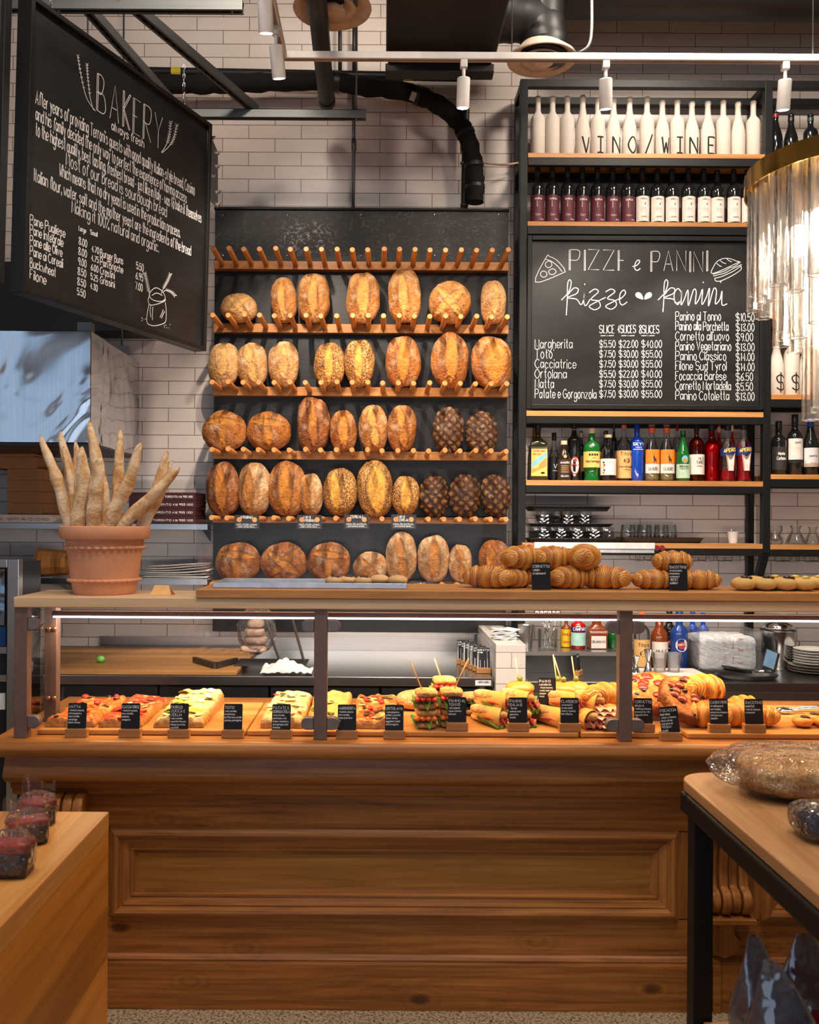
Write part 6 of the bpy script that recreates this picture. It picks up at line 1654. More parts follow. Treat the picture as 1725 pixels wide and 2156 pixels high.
# ================================================================== pizza slabs
def pizza_mat(nm, c1, c2, c3, crust_c):
    t = NT(nm); v = t.tc('Object')
    n = t.noise(v, 22, 5, 0.65, 0.8); n2 = t.noise(v, 60, 4)
    col = t.ramp(t.math('ADD', t.math('MULTIPLY', n, 0.7), t.math('MULTIPLY', n2, 0.3)), [(0.36, c1), (0.50, c2), (0.62, c3)])
    col = t.mix(t.attr('burnt'), col, t.ramp(n2, [(0.3, tuple(x * 0.6 for x in crust_c)), (0.6, crust_c)]))
    t.base(col); t.set(0.45, 0, 0.4); t.bump(t.math('ADD', n, t.math('MULTIPLY', n2, 0.5)), 0.9, 0.012); return t.m
CRC = srgb(206, 140, 70)
PZ_RED = pizza_mat('pizza_red', srgb(168, 58, 22), srgb(206, 104, 44), srgb(232, 176, 96), CRC)
PZ_SAL = pizza_mat('pizza_salame', srgb(176, 52, 28), srgb(198, 84, 46), srgb(226, 160, 92), CRC)
PZ_PALE = pizza_mat('pizza_pale', srgb(204, 150, 80), srgb(224, 190, 128), srgb(234, 216, 176), CRC)
PZ_PLAIN = pizza_mat('pizza_plain', srgb(210, 140, 66), srgb(226, 164, 86), srgb(234, 190, 116), CRC)
PZ_VEG = pizza_mat('pizza_veg', srgb(150, 50, 20), srgb(210, 110, 44), srgb(238, 192, 112), CRC)
OLV = plain('black_olive', (0.018, 0.012, 0.014), 0.25, 0, 0.6)
ZUC = plain('courgette_flesh', srgb(226, 220, 150), 0.45); ZUCG = plain('courgette_skin', srgb(92, 128, 44), 0.4)
FLOW = plain('courgette_flower', srgb(186, 176, 70), 0.5); TOM = plain('tomato_red', srgb(196, 44, 24), 0.3, 0, 0.6)
SALM = plain('salame_red', srgb(178, 62, 44), 0.4, 0, 0.5, 0.3, 120); ONI = plain('red_onion', srgb(170, 60, 84), 0.4)
ROSE = plain('rosemary_green', srgb(70, 92, 36), 0.6); EGGP = plain('aubergine', srgb(88, 54, 40), 0.5); POT = plain('potato_slice', srgb(240, 222, 160), 0.5); PEP = plain('pepper_orange', srgb(222, 96, 32), 0.35)
def slab(x0, x1, y0, y1, zb, hgt, mat, label, tops, seed, lift=0.0):
    rr = random.Random(seed); root = thing('pizza_slice', label, 'pizza', ((x0 + x1) / 2, (y0 + y1) / 2, zb), 'pizza slabs on the cutting boards')
    nu, nv = 22, 40; m = MB(); bu = []
    H_ = {}
    def hfun(u, v):
        e = min(u, 1 - u, v, 1 - v); w = x1 - x0
        rim = sm(0, 0.06, min(min(u, 1 - u) * w / 0.16, min(v, 1 - v) * 2.4))
        p = Vector((x0 + u * w, y0 + v * (y1 - y0), seed))
        return hgt * (0.35 + 0.65 * rim) + 0.012 * mnoise.noise(p * 17) * rim + 0.006 * mnoise.noise(p * 48) + lift * v
    for i in range(nv + 1):
        for j in range(nu + 1):
            u, v = j / nu, i / nv
            ex = 0.006 * mnoise.noise(Vector((u * 5, v * 9, seed * 1.7)))
            m.v.append((x0 + u * (x1 - x0) + ex, y0 + v * (y1 - y0) + ex, zb + hfun(u, v)))
            e = min(min(u, 1 - u) * 2.2, min(v, 1 - v) * 5)
            bu.append(max(0, min(1, 1 - sm(0.0, 0.16, e) + 0.5 * max(0, mnoise.noise(Vector((u * 4, v * 7, seed)))))))
    W = nu + 1
    for i in range(nv):
        for j in range(nu): m.f.append((i * W + j, i * W + j + 1, (i + 1) * W + j + 1, (i + 1) * W + j))
    edge = [j for j in range(W)] + [i * W + nu for i in range(1, nv + 1)] + [nv * W + j for j in range(nu - 1, -1, -1)] + [i * W for i in range(nv - 1, 0, -1)]
    k = len(m.v)
    for e in edge: m.v.append((m.v[e][0], m.v[e][1], zb)); bu.append(1)
    n = len(edge)
    for q in range(n): m.f.append((edge[q], k + q, k + (q + 1) % n, edge[(q + 1) % n]))
    m.f.append(tuple(k + q for q in range(n)))
    m.a = {'burnt': bu}
    m.build('pizza_base', mat, root, smooth=True, auto=60)
    for nm, mt, cnt, shape, size in tops:
        for q in range(cnt):
            u, v = rr.uniform(0.12, 0.88), rr.uniform(0.06, 0.94)
            c = Vector((x0 + u * (x1 - x0), y0 + v * (y1 - y0), zb + hfun(u, v) + 0.001))
            a = rr.uniform(0, PI); T = Matrix.Rotation(a, 3, 'Z') @ Matrix.Rotation(rr.uniform(-0.35, 0.35), 3, 'X')
            mm = MB(); s = size * rr.uniform(0.8, 1.2)
            if shape == 'ring':
                mm.tube([c + T @ Vector((s * math.cos(t), s * math.sin(t), 0.002)) for t in (2 * PI * z / 10 for z in range(11))], s * 0.34, 6, False)
            elif shape == 'disc': mm.blob(c + Vector((0, 0, 0.001)), (s, s, s * 0.18), 12, 6, M=T)
            elif shape == 'strip': mm.blob(c + Vector((0, 0, 0.003)), (s * 1.7, s * 0.45, s * 0.25), 10, 6, fn=lambda d: 1 + 0.25 * mnoise.noise(d * 2 + c * 9), M=T)
            elif shape == 'leaf': mm.surf(lambda p, z: c + T @ Vector(((p - 0.5) * 3.2 * s, (z - 0.5) * s * 1.6 * (1 - (2 * p - 1) ** 2), 0.006 * math.sin(p * 5) + 0.004)), 8, 3)
            else: mm.blob(c + Vector((0, 0, s * 0.3)), (s, s * 0.9, s * 0.6), 10, 6, fn=lambda d: 1 + 0.25 * mnoise.noise(d * 2.5 + c * 9), M=T)
            mm.build(nm, mt, root, smooth=True)
Yf, Yb = 2.985, 3.385
slab(-1.103, -0.94, Yf, Yb, FZ, 0.026, PZ_RED, 'red pizza slab with black olives at the end of the case', [('olive_slice', OLV, 12, 'ring', 0.008), ('sausage_piece', SALM, 9, 'lump', 0.012), ('pepper_strip', PEP, 7, 'strip', 0.014)], 3)
slab(-0.928, -0.788, Yf, Yb, FZ, 0.026, PZ_SAL, 'red pizza slab topped with salame slices', [('salame_slice', SALM, 16, 'disc', 0.020), ('cheese_blob', POT, 6, 'disc', 0.010)], 5)
slab(-0.745, -0.583, Yf, Yb, FZ, 0.030, PZ_PALE, 'pale pizza slab with courgette slices and yellow flowers', [('courgette_slice', ZUC, 15, 'disc', 0.017), ('courgette_rind', ZUCG, 8, 'strip', 0.012), ('courgette_flower', FLOW, 9, 'leaf', 0.020), ('burrata_piece', PAPER(), 4, 'lump', 0.014)], 7, 0.022)
slab(-0.396, -0.254, Yf, Yb, FZ, 0.032, PZ_PALE, 'pale pizza slab with potato, onion and rosemary', [('potato_piece', POT, 14, 'disc', 0.018), ('onion_strip', ONI, 7, 'strip', 0.010), ('rosemary_sprig', ROSE, 8, 'strip', 0.010)], 9, 0.016)
slab(-0.247, -0.108, Yf, Yb, FZ, 0.024, PZ_PLAIN, 'smooth golden pizza slab partly behind the bronze post', [('basil_leaf', ROSE, 3, 'leaf', 0.014)], 11, 0.024)
slab(-0.088, 0.062, Yf, Yb, FZ, 0.027, PZ_VEG, 'vegetable pizza slab with aubergine, peppers and courgette', [('aubergine_strip', EGGP, 10, 'strip', 0.014), ('pepper_piece', TOM, 12, 'lump', 0.011), ('courgette_slice', ZUC, 6, 'disc', 0.015), ('olive_slice', OLV, 5, 'lump', 0.007), ('courgette_rind', ZUCG, 5, 'strip', 0.011)], 13, 0.012)

# ================================================================== sandwiches
BREADM = crust('sandwich_crumb', S(198, 132, 70), S(222, 168, 104), S(236, 196, 140), S(236, 200, 140), 0.6)
ROLLM = crust('roll_crust', S(196, 134, 76), S(216, 166, 108), S(232, 194, 140), S(210, 160, 96), 1.0)
BUNM = plain('bun_glaze', srgb(216, 138, 58), 0.35, 0, 0.5, 0.10, 12)
LETT = plain('lettuce', srgb(120, 158, 62), 0.45, 0, 0.4, 0.25, 24); HAM = plain('cured_ham', srgb(206, 104, 92), 0.4, 0, 0.5, 0.2, 60)
SALMON = plain('prawn_orange', srgb(226, 118, 52), 0.4, 0, 0.5, 0.2, 60); WRAP = plain('wrapping_paper', srgb(214, 160, 84), 0.6, 0, 0.2, 0.06, 8); SKEW = plain('bamboo', srgb(222, 178, 108), 0.6); OLIVE = plain('green_olive', srgb(96, 106, 30), 0.35)
DKGR = plain('rocket_leaf', srgb(48, 92, 30), 0.5, 0, 0.4, 0.3, 24)
def frill(m, c, rx, ry, n=26, wav=0.012, seed=0):
    c = Vector(c)
    def f(u, v):
        a = 2 * PI * u; r = 0.25 + 0.75 * v
        w = wav * v * math.sin(a * 7 + seed) + wav * 0.6 * v * math.sin(a * 13 + seed * 2)
        k = 1 + 0.16 * v * math.sin(a * 5 + seed)
        return c + Vector((rx * r * k * math.cos(a), ry * r * k * math.sin(a), w - 0.006 * v))
    m.surf(f, n * 2, 4, wrap=True); return m
def skewer(root, p, q): MB().tube([p, q], 0.0022, 7).build('skewer', SKEW, root, smooth=True)
def slicebox(root, c, w, d, h, seed, mat=BREADM, yaw=0.0):
    M = Matrix.Rotation(yaw, 3, 'Z')
    MB().blob(c, (w / 2, d / 2, h / 2), 24, 12, fn=lambda v: (abs(v.x) ** 4 + abs(v.y) ** 4 + abs(v.z) ** 4) ** -0.25 * (1 + 0.05 * mnoise.noise(v * 3 + Vector((seed, 0, 0)))), M=M).build('bread_slice', mat, root, smooth=True)
def club(px, Y, w, lb, sk=None, z0=None, tall=2, seed=0):
    x = ax(px, Y); z = z0 or FZ; root = thing('club_sandwich', lb, 'sandwich', (x, Y, z), 'club sandwiches'); d = 0.10
    for k in range(tall):
        zz = z + k * 0.062
        slicebox(root, (x, Y, zz + 0.011), w, d, 0.022, seed + k)
        frill(MB(), (x - 0.004, Y - 0.006, zz + 0.027), w * 0.56, d * 0.56, seed=seed + k).build('lettuce', LETT, root, smooth=True)
        m = MB()
        for q in range(4): m.blob((x + (q - 1.5) * w * 0.24, Y - d * 0.40, zz + 0.034), (w * 0.15, 0.02, 0.009), 10, 6)
        m.build('filling', (SALMON if k == 0 else TOM), root, smooth=True)
        slicebox(root, (x + 0.003, Y, zz + 0.050), w, d, 0.022, seed + k + 5, yaw=0.05)
    if sk: skewer(root, (x, Y, z + tall * 0.062 - 0.03), at(*sk, Y - 0.0))
club(898, 3.03, 0.074, 'club sandwich stack with lettuce and prawns beside the vegetable pizza', (863, 1389), seed=1)
club(951, 3.045, 0.074, 'club sandwich stack half behind the tuna card', (987, 1386), seed=4)
club(936, 3.20, 0.080, 'taller club sandwich stack behind, with the middle skewer', (915, 1386), tall=2, z0=FZ + 0.012, seed=8)
root = thing('flatbread_roll', 'long pale flatbread roll lying behind the club sandwiches', 'bread', (ax(885, 3.30), 3.30, FZ))
MB().blob((ax(885, 3.30), 3.30, FZ + 0.035), (0.085, 0.05, 0.035), 24, 14, fn=lambda v: (abs(v.x) ** 2.6 + abs(v.y) ** 2.4 + abs(v.z) ** 2.4) ** -0.4).build('roll_crust', ROLLM, root, smooth=True)
x, Y = ax(1003, 3.24), 3.24
root = thing('rocket_sandwich', 'flat sandwich bursting with green rocket leaves', 'sandwich', (x, Y, FZ))
for z_, nm in ((0.012, 'bread_base'), (0.060, 'bread_lid')): MB().blob((x, Y, FZ + z_), (0.052, 0.05, 0.013), 20, 10, fn=lambda v: (abs(v.x) ** 3 + abs(v.y) ** 3 + abs(v.z) ** 3) ** -0.33).build(nm, ROLLM, root, smooth=True)
for q in range(7): frill(MB(), (x + rnd.uniform(-0.03, 0.03), Y - 0.025 + rnd.uniform(-0.02, 0.02), FZ + 0.024 + q * 0.004), 0.03, 0.022, 8, 0.008, q).build('rocket_leaf', DKGR, root, smooth=True)
def panino(px, py, Y, yaw, lb, z=None, meat=HAM, grp='paper wrapped rolls', sc=0.75, lett=True):
    """filled roll in a paper cone, open end towards the customer"""
    x = ax(px, Y); z = FZ if z is None else z
    root = thing('wrapped_roll', lb, 'sandwich', (x, Y, z), grp, rot=(0, 0, yaw)); r = 0.036 * sc
    dome = lambda v: (abs(v.x) ** 2.5 + abs(v.y) ** 4 + abs(v.z) ** 2.5) ** -0.36
    MB().blob((0, 0.03, r * 1.42), (r * 1.05, 0.085, r * 0.62), 24, 14, fn=dome).build('roll_top', ROLLM, root, smooth=True, local=True)
    MB().blob((0, 0.03, r * 0.42), (r * 1.02, 0.082, r * 0.42), 24, 12, fn=dome).build('roll_bottom', ROLLM, root, smooth=True, local=True)
    MB().surf(lambda u, v: Vector(((u - 0.5) * 2.5 * r, -0.058 - 0.006 * math.sin(u * 17) + v * 0.11, r * 0.92 + 0.006 * math.sin(u * 21 + v * 4) - 0.012 * (1 - v) * abs(math.sin(u * 9)))), 30, 5).build('meat_slice', meat, root, smooth=True, local=True, solid=0.004)
    if lett: MB().surf(lambda u, v: Vector(((u - 0.5) * 2.8 * r, -0.066 + v * 0.11, r * 0.74 + 0.009 * math.sin(u * 25 + v * 2) - 0.020 * (1 - v))), 34, 5).build('lettuce', LETT, root, smooth=True, local=True, solid=0.0015)
    MB().surf(lambda u, v: Vector((math.cos(2 * PI * u) * r * (1.28 - 0.5 * v * v), -0.040 + 0.03 * math.cos(2 * PI * u) + v * 0.16, r * (0.98 - 0.1 * v) + math.sin(2 * PI * u) * r * (1.22 - 0.5 * v * v))), 26, 6, wrap=True).build('paper_wrap', WRAP, root, smooth=True, local=True, solid=0.001)
    return root
U1 = FZ + 0.044
panino(1043, 0, 3.06, 0.55, 'salame roll at the bottom of the pile next to the club sandwiches', meat=SALM)
panino(1098, 0, 3.07, 0.30, 'salame roll at the bottom, hidden behind its card', meat=SALM)
panino(1052, 0, 3.10, 0.62, 'salame roll on top of the pile, paper cone open', U1, meat=SALM)
panino(1103, 0, 3.12, 0.45, 'salame roll on top beside the frilly lettuce', U1, meat=SALM)
panino(1172, 0, 3.06, 0.55, 'prosciutto roll at the bottom with wide paper cone', lett=False)
panino(1240, 0, 3.04, 0.10, 'prosciutto roll at the bottom beside the bronze post', lett=False)
panino(1196, 0, 3.11, 0.60, 'prosciutto roll on top behind its card', U1, lett=False)
panino(1249, 0, 3.10, 0.35, 'prosciutto roll on top with pink ham hanging out', U1, lett=False)
def burger(px, Y, lb, top, sk, lz=0.0):
    x = ax(px, Y); z = FZ; zt = az(top, Y); root = thing('filled_bun', lb, 'sandwich', (x, Y, z), 'olive topped buns')
    MB().lathe([(0, 0), (0.044, 0), (0.050, 0.012), (0.050, 0.04), (0.044, 0.05), (0, 0.052)], (x, Y, z), 24).build('bun_base', BUNM, root, smooth=True)
    frill(MB(), (x, Y, z + 0.060), 0.056, 0.056, wav=0.010, seed=px).build('lettuce', LETT, root, smooth=True)
    MB().lathe([(0, 0), (0.048, 0.002), (0.05, 0.010), (0.046, 0.018), (0, 0.02)], (x, Y, z + 0.058), 24, wob=lambda t, q: 1 + 0.06 * math.sin(5 * t)).build('cutlet', plain('fried_cutlet', srgb(168, 104, 40), 0.7, bump=0.5, scale=60), root, smooth=True)
    hb = zt - (z + 0.078)
    MB().lathe([(0, 0), (0.046, 0), (0.052, hb * 0.25), (0.050, hb * 0.55), (0.036, hb * 0.86), (0.016, hb * 0.98), (0, hb)], (x, Y, z + 0.078), 28, closed=True).build('bun_top', BUNM, root, smooth=True)
    MB().blob((x, Y, zt + 0.009), (0.010, 0.010, 0.011), 12, 8).build('green_olive', OLIVE, root, smooth=True)
    skewer(root, (x, Y, zt - 0.02), at(*sk, Y))
burger(1097, 3.25, 'olive topped bun behind the salame rolls', 1432, (1085, 1384))
burger(1176, 3.30, 'olive topped bun partly behind the chicken card', 1432, (1165, 1378))
burger(1189, 3.20, 'olive topped bun just behind the chicken card', 1434, (1167, 1384))
burger(1215, 3.22, 'olive topped bun closest to the bronze post', 1432, (1204, 1382))

# ================================================================== croissants and pastries
def croi_mat(nm, d, m_, l):
    t = NT(nm); v = t.tc('Object'); a = t.attr('lay'); n = t.noise(v, 18, 4)
    w = t.math('SINE', t.math('ADD', t.math('MULTIPLY', a, 75.0), t.math('MULTIPLY', n, 4.0)))
    f = t.math('ADD', t.math('MULTIPLY', w, 0.07), t.math('ADD', t.math('MULTIPLY', n, 0.55), t.math('MULTIPLY', t.attr('step'), 0.28)))
    t.base(t.ramp(f, [(0.22, d), (0.42, m_), (0.60, l)])); t.set(0.35, 0, 0.5); t.bump(t.math('ADD', t.math('MULTIPLY', w, 0.4), n), 0.3, 0.008); return t.m
CROI = croi_mat('croissant_crust', S(146, 78, 22), S(202, 126, 46), S(234, 176, 92))
CROIO = croi_mat('orange_pastry', S(176, 92, 22), S(218, 138, 46), S(238, 176, 84))
def croissant(px, py, Y, L, rad, lb, yaw=0.0, z=None, tilt=0.0, curl=0.9, mat=CROI, grp='plain croissants on the upper shelf', nm='croissant', flat=0.85):
    c = at(px, py, Y)
    if z is not None: c.z = z + rad * flat
    m = MB(); lay, st = [], []; nu, nv = 20, 44
    M = Matrix.Rotation(yaw, 3, 'Z') @ Matrix.Rotation(tilt, 3, 'Y')
    Rr = L / (2 * math.sin(curl / 2 + 0.3)) if curl else 0
    for i in range(nv + 1):
        t = 2 * i / nv - 1
        an = t * curl
        p = Vector((L / 2 * math.sin(an) / math.sin(curl), L * 0.35 * (1 - math.cos(an)) * -1, 0)) if curl else Vector((t * L / 2, 0, 0))
        ring = abs(t) * 2.6; fr = ring - math.floor(ring)
        r = rad * 1.08 * max(0.03, (1 - abs(t) ** 2.6)) ** 0.55 * (1.07 - 0.17 * fr)
        tx = math.cos(an); ty = -0.7 * math.sin(an)
        nrm = Vector((-ty, tx, 0)).normalized()
        for j in range(nu):
            a = 2 * PI * j / nu
            q = p + (nrm * math.cos(a) + Vector((0, 0, flat)) * math.sin(a)) * r * (1 + 0.06 * mnoise.noise(Vector((t * 5, a, px))))
            m.v.append(tuple(c + M @ q)); lay.append(t * 0.8 + 0.10 * math.sin(a * 2 + t)); st.append(1 - fr)
    for i in range(nv):
        for j in range(nu): m.f.append((i * nu + j, i * nu + (j + 1) % nu, (i + 1) * nu + (j + 1) % nu, (i + 1) * nu + j))
    m.f.append(tuple(reversed(range(nu)))); m.f.append(tuple(nv * nu + j for j in range(nu)))
    m.a = {'lay': lay, 'step': st}
    return tag(m.build(nm, mat, None, True, at_=(c.x, c.y, c.z - rad * flat)), lb, 'pastry', grp)
CR1 = [(1036, 3.03, 0.17, 0.042, -0.5, 0, 'plain croissant at the open end of the pile'), (1096, 3.05, 0.13, 0.040, 0.7, 0, 'plain croissant in the bottom row behind the card edge'), (1160, 3.06, 0.14, 0.038, -0.3, 0, 'plain croissant in the bottom row beside the card'), (1207, 3.02, 0.14, 0.042, 0.35, 0, 'plain croissant in the bottom row under the curled one'), (1280, 3.03, 0.17, 0.042, -0.35, 0, 'plain croissant at the far end of the bottom row'),
       (1106, 3.05, 0.14, 0.044, 0.45, 1, 'plain croissant on top of the pile before its card'), (1172, 3.05, 0.14, 0.044, 0.2, 1, 'plain croissant on top of the pile beside its card'), (1238, 3.04, 0.14, 0.048, 1.1, 1, 'plain croissant on top showing its curled end')]
for px, Y, L, rad, yaw, lv, lb in CR1: croissant(px, 0, Y, L, rad, lb, yaw, US + lv * 0.062)
CR2 = [(1384, 3.02, 0.15, 0.036, 0.15, 0, 'chocolate croissant at the bottom, end near the plain pile'), (1432, 3.06, 0.12, 0.036, -0.1, 0, 'chocolate croissant at the bottom behind its card'), (1478, 3.02, 0.15, 0.036, -0.15, 0, 'chocolate croissant at the bottom, end near the cream buns'), (1424, 3.04, 0.135, 0.040, 0.0, 1, 'chocolate croissant lying on top of the pile')]
for px, Y, L, rad, yaw, lv, lb in CR2: croissant(px, 0, Y, L, rad, lb, yaw, US + lv * 0.056, curl=0.35, grp='chocolate croissants on the upper shelf')
BOMB = plain('sugar_bun', srgb(232, 186, 110), 0.6, 0, 0.3, 0.12, 14); CREAMY = plain('custard', srgb(240, 206, 96), 0.4); CHOC = plain('chocolate', srgb(62, 32, 22), 0.35, 0, 0.5); PALEB = plain('pale_bun', srgb(226, 178, 122), 0.6, 0, 0.3, 0.14, 16)
def bun(px, Y, r, z, lb, top=None, mat=BOMB, grp='filled buns on the upper shelf', nm='filled_bun'):
    x = ax(px, Y); root = thing('cream_bun' if nm == 'filled_bun' else nm, lb, 'pastry', (x, Y, z), grp)
    MB().blob((x, Y, z + r * 0.55), (r, r, r * 0.56), 22, 12, fn=lambda v: 1 + 0.05 * mnoise.noise(v * 2 + Vector((px, 0, 0)))).build('bun_dough', mat, root, smooth=True)
    if top: 
        for q in range(2 if top is CHOC else 1): MB().blob((x + q * r * 0.3, Y - r * 0.30, z + r * 1.08 - 0.002 * q), (r * 0.34, r * 0.30, r * 0.15), 12, 8, fn=lambda v: 1 + 0.2 * mnoise.noise(v * 3 + Vector((px, q, 0)))).build('topping', top, root, smooth=True)
for i, (px, tp) in enumerate(((1566, CHOC), (1590, None), (1612, CHOC), (1630, CREAMY), (1655, CHOC), (1672, CREAMY), (1694, CREAMY), (1722, CREAMY))):
    bun(px, 2.985 + 0.06 * (i % 2), 0.040, US, 'sugared bun %s, %s from the chocolate croissants' % ({CHOC: 'with chocolate buttons', CREAMY: 'with yellow custard', None: 'without topping'}[tp], ORD[i]), tp)
# steel tray with small buns
x0, x1 = ax(452, 2.97), ax(858, 2.97)
m = MB().boxb((x0, 2.95, US), (x1, 3.17, US + 0.003))
for a, b in (((x0, 2.948, US), (x1, 2.954, US + 0.018)), ((x0, 3.166, US), (x1, 3.172, US + 0.018)), ((x0, 2.954, US), (x0 + 0.006, 3.166, US + 0.018)), ((x1 - 0.006, 2.954, US), (x1, 3.166, US + 0.018))): m.boxb(a, b)
tag(m.build('baking_tray', plain('aluminium_tray', (0.62, 0.62, 0.63), 0.35, 0.9), None, bevel=0.002, at_=((x0 + x1) / 2, 3.06, US)), 'flat aluminium baking tray on the oak shelf under the bread rack', 'tray')
for i, (px, tp) in enumerate(((704, CHOC), (733, CHOC), (765, CHOC), (800, None), (838, None))):
    bun(px, 3.02 + 0.03 * (i % 2), 0.030 if tp else 0.034, US + 0.0035, 'small %s bun on the aluminium tray, %s in its row' % ('chocolate dotted' if tp else 'plain floury', ORD[i]), tp, PALEB, 'small buns on the baking tray', 'small_bun')
# ham croissants, focaccia, pepper croissants, tongs
croissant(1282, 0, 3.12, 0.17, 0.046, 'ham croissant behind the prosciutto rolls', 0.5, FZ + 0.05, mat=CROIO, grp='savoury croissants in the case')
croissant(1292, 0, 3.06, 0.15, 0.040, 'ham croissant in front with pink ham spilling out', 0.2, FZ, mat=CROIO, grp='savoury croissants in the case')
root = thing('ham_pile', 'crumpled pale pink ham beside the bronze post', 'ham', (ax(1276, 3.02), 3.02, FZ)); xx = ax(1276, 3.02)
for q in range(5): frill(MB(), (xx + rnd.uniform(-0.02, 0.02), 2.985 + 0.012 * q, FZ + 0.018 + 0.012 * q), 0.035, 0.022, 10, 0.008, q * 2.0).build('ham_slice', plain('pale_ham', srgb(226, 168, 146), 0.45), root, smooth=True)
FOCM = pizza_mat('focaccia_crust', S(136, 62, 20), S(198, 112, 40), S(226, 160, 76), S(128, 64, 24))
def focaccia(px, py, Y, r, th, lb, tiltx, z, yaw=0):
    x = ax(px, Y); root = thing('focaccia_round', lb, 'focaccia', (x, Y, z), 'tomato focaccias', rot=(tiltx, 0, yaw)); rr = random.Random(px)
    m = MB(); m.lathe([(0, 0), (r * 0.85, 0), (r * 0.97, th * 0.2), (r, th * 0.5), (r * 0.95, th * 0.85), (r * 0.8, th), (r * 0.4, th * 0.86), (0, th * 0.88)], (0, 0, 0), 40, closed=True, wob=lambda t, q: 1 + 0.04 * math.sin(3 * t + px) + 0.02 * math.sin(7 * t))
    m.v = [tuple(Vector(p) * (1 + 0.05 * mnoise.noise(Vector(p) * 25))) for p in m.v]
    m.a = {'burnt': [sm(0.75, 1.0, math.hypot(p[0], p[1]) / r) for p in m.v]}
    m.build('focaccia_bread', FOCM, root, smooth=True, local=True)
    for q in range(16):
        a, d = rr.uniform(0, 2 * PI), r * 0.8 * math.sqrt(rr.random()); k = q % 3
        MB().blob((d * math.cos(a), d * math.sin(a), th * 0.92), (0.019, 0.016, 0.006) if k else (0.010, 0.009, 0.007), 10, 6, fn=lambda v: 1 + 0.2 * mnoise.noise(v * 2 + Vector((q, 0, 0)))).build('tomato_half' if k else 'olive', plain('baked_tomato', srgb(126, 44, 20), 0.3, 0, 0.5, 0.35, 40) if k else OLV, root, smooth=True, local=True)
focaccia(1380, 0, 3.22, 0.105, 0.045, 'tomato and olive focaccia leaning at the back', 0.55, FZ + 0.058)
focaccia(1440, 0, 3.10, 0.095, 0.045, 'round tomato focaccia lying before the leaning one', 0.75, FZ + 0.066, 0.3)
for i, (px, Y, L, rad, yaw, z, lb) in enumerate(((1490, 3.14, 0.16, 0.056, 0.25, FZ + 0.06, 'large pepper cheese croissant on top of the pair'), (1487, 3.05, 0.12, 0.045, -0.2, FZ + 0.001, 'pepper cheese croissant beside the focaccia'), (1505, 3.18, 0.12, 0.043, 0.2, FZ + 0.001, 'pepper cheese croissant hidden behind its card'), (1560, 3.06, 0.12, 0.044, 0.3, FZ + 0.001, 'ham and cheese croissant between two cards'), (1606, 3.06, 0.14, 0.040, -0.3, FZ + 0.001, 'ham and cheese croissant behind the farthest card'), (1575, 3.16, 0.13, 0.046, 0.1, FZ + 0.001, 'ham and cheese croissant at the back of the thick board'))):
    croissant(px, 0, Y, L, rad, lb, yaw, z, curl=0.3, mat=CROIO, grp='savoury croissants in the case')
for i, px in enumerate((1692, 1712, 1738)): bun(px, 3.05 + 0.05 * (i % 2), 0.034, FZ, 'glazed choux bun with chocolate pieces, %s on the thick board' % ORD[i], CHOC, plain('choux_glaze', srgb(220, 140, 56), 0.35, 0, 0.5, 0.15, 20), 'choux buns on the thick board', 'choux_bun')
root = thing('serving_tongs', 'steel serving tongs lying on the thick cutting board', 'tongs', at(1680, 1485, 3.30)); z = FZ + 0.012
for s_, dy in ((-1, 0), (1, 0.028)):
    p0, p1 = Vector((ax(1655, 3.26), 3.25 + dy, z)), Vector((ax(1655, 3.26) + 0.24, 3.30 + dy * 0.4, z + 0.012))
    MB().tube([p0, (p0 + p1) / 2 + Vector((0, s_ * 0.004, 0)), p1], 0.005, 8).build('arm', CHROME(), root, smooth=True)
    MB().blob(p0, (0.028, 0.013, 0.008), 12, 8, fn=lambda v: 1 + 0.15 * math.sin(v.x * 9)).build('gripping_end', CHROME(), root, smooth=True)

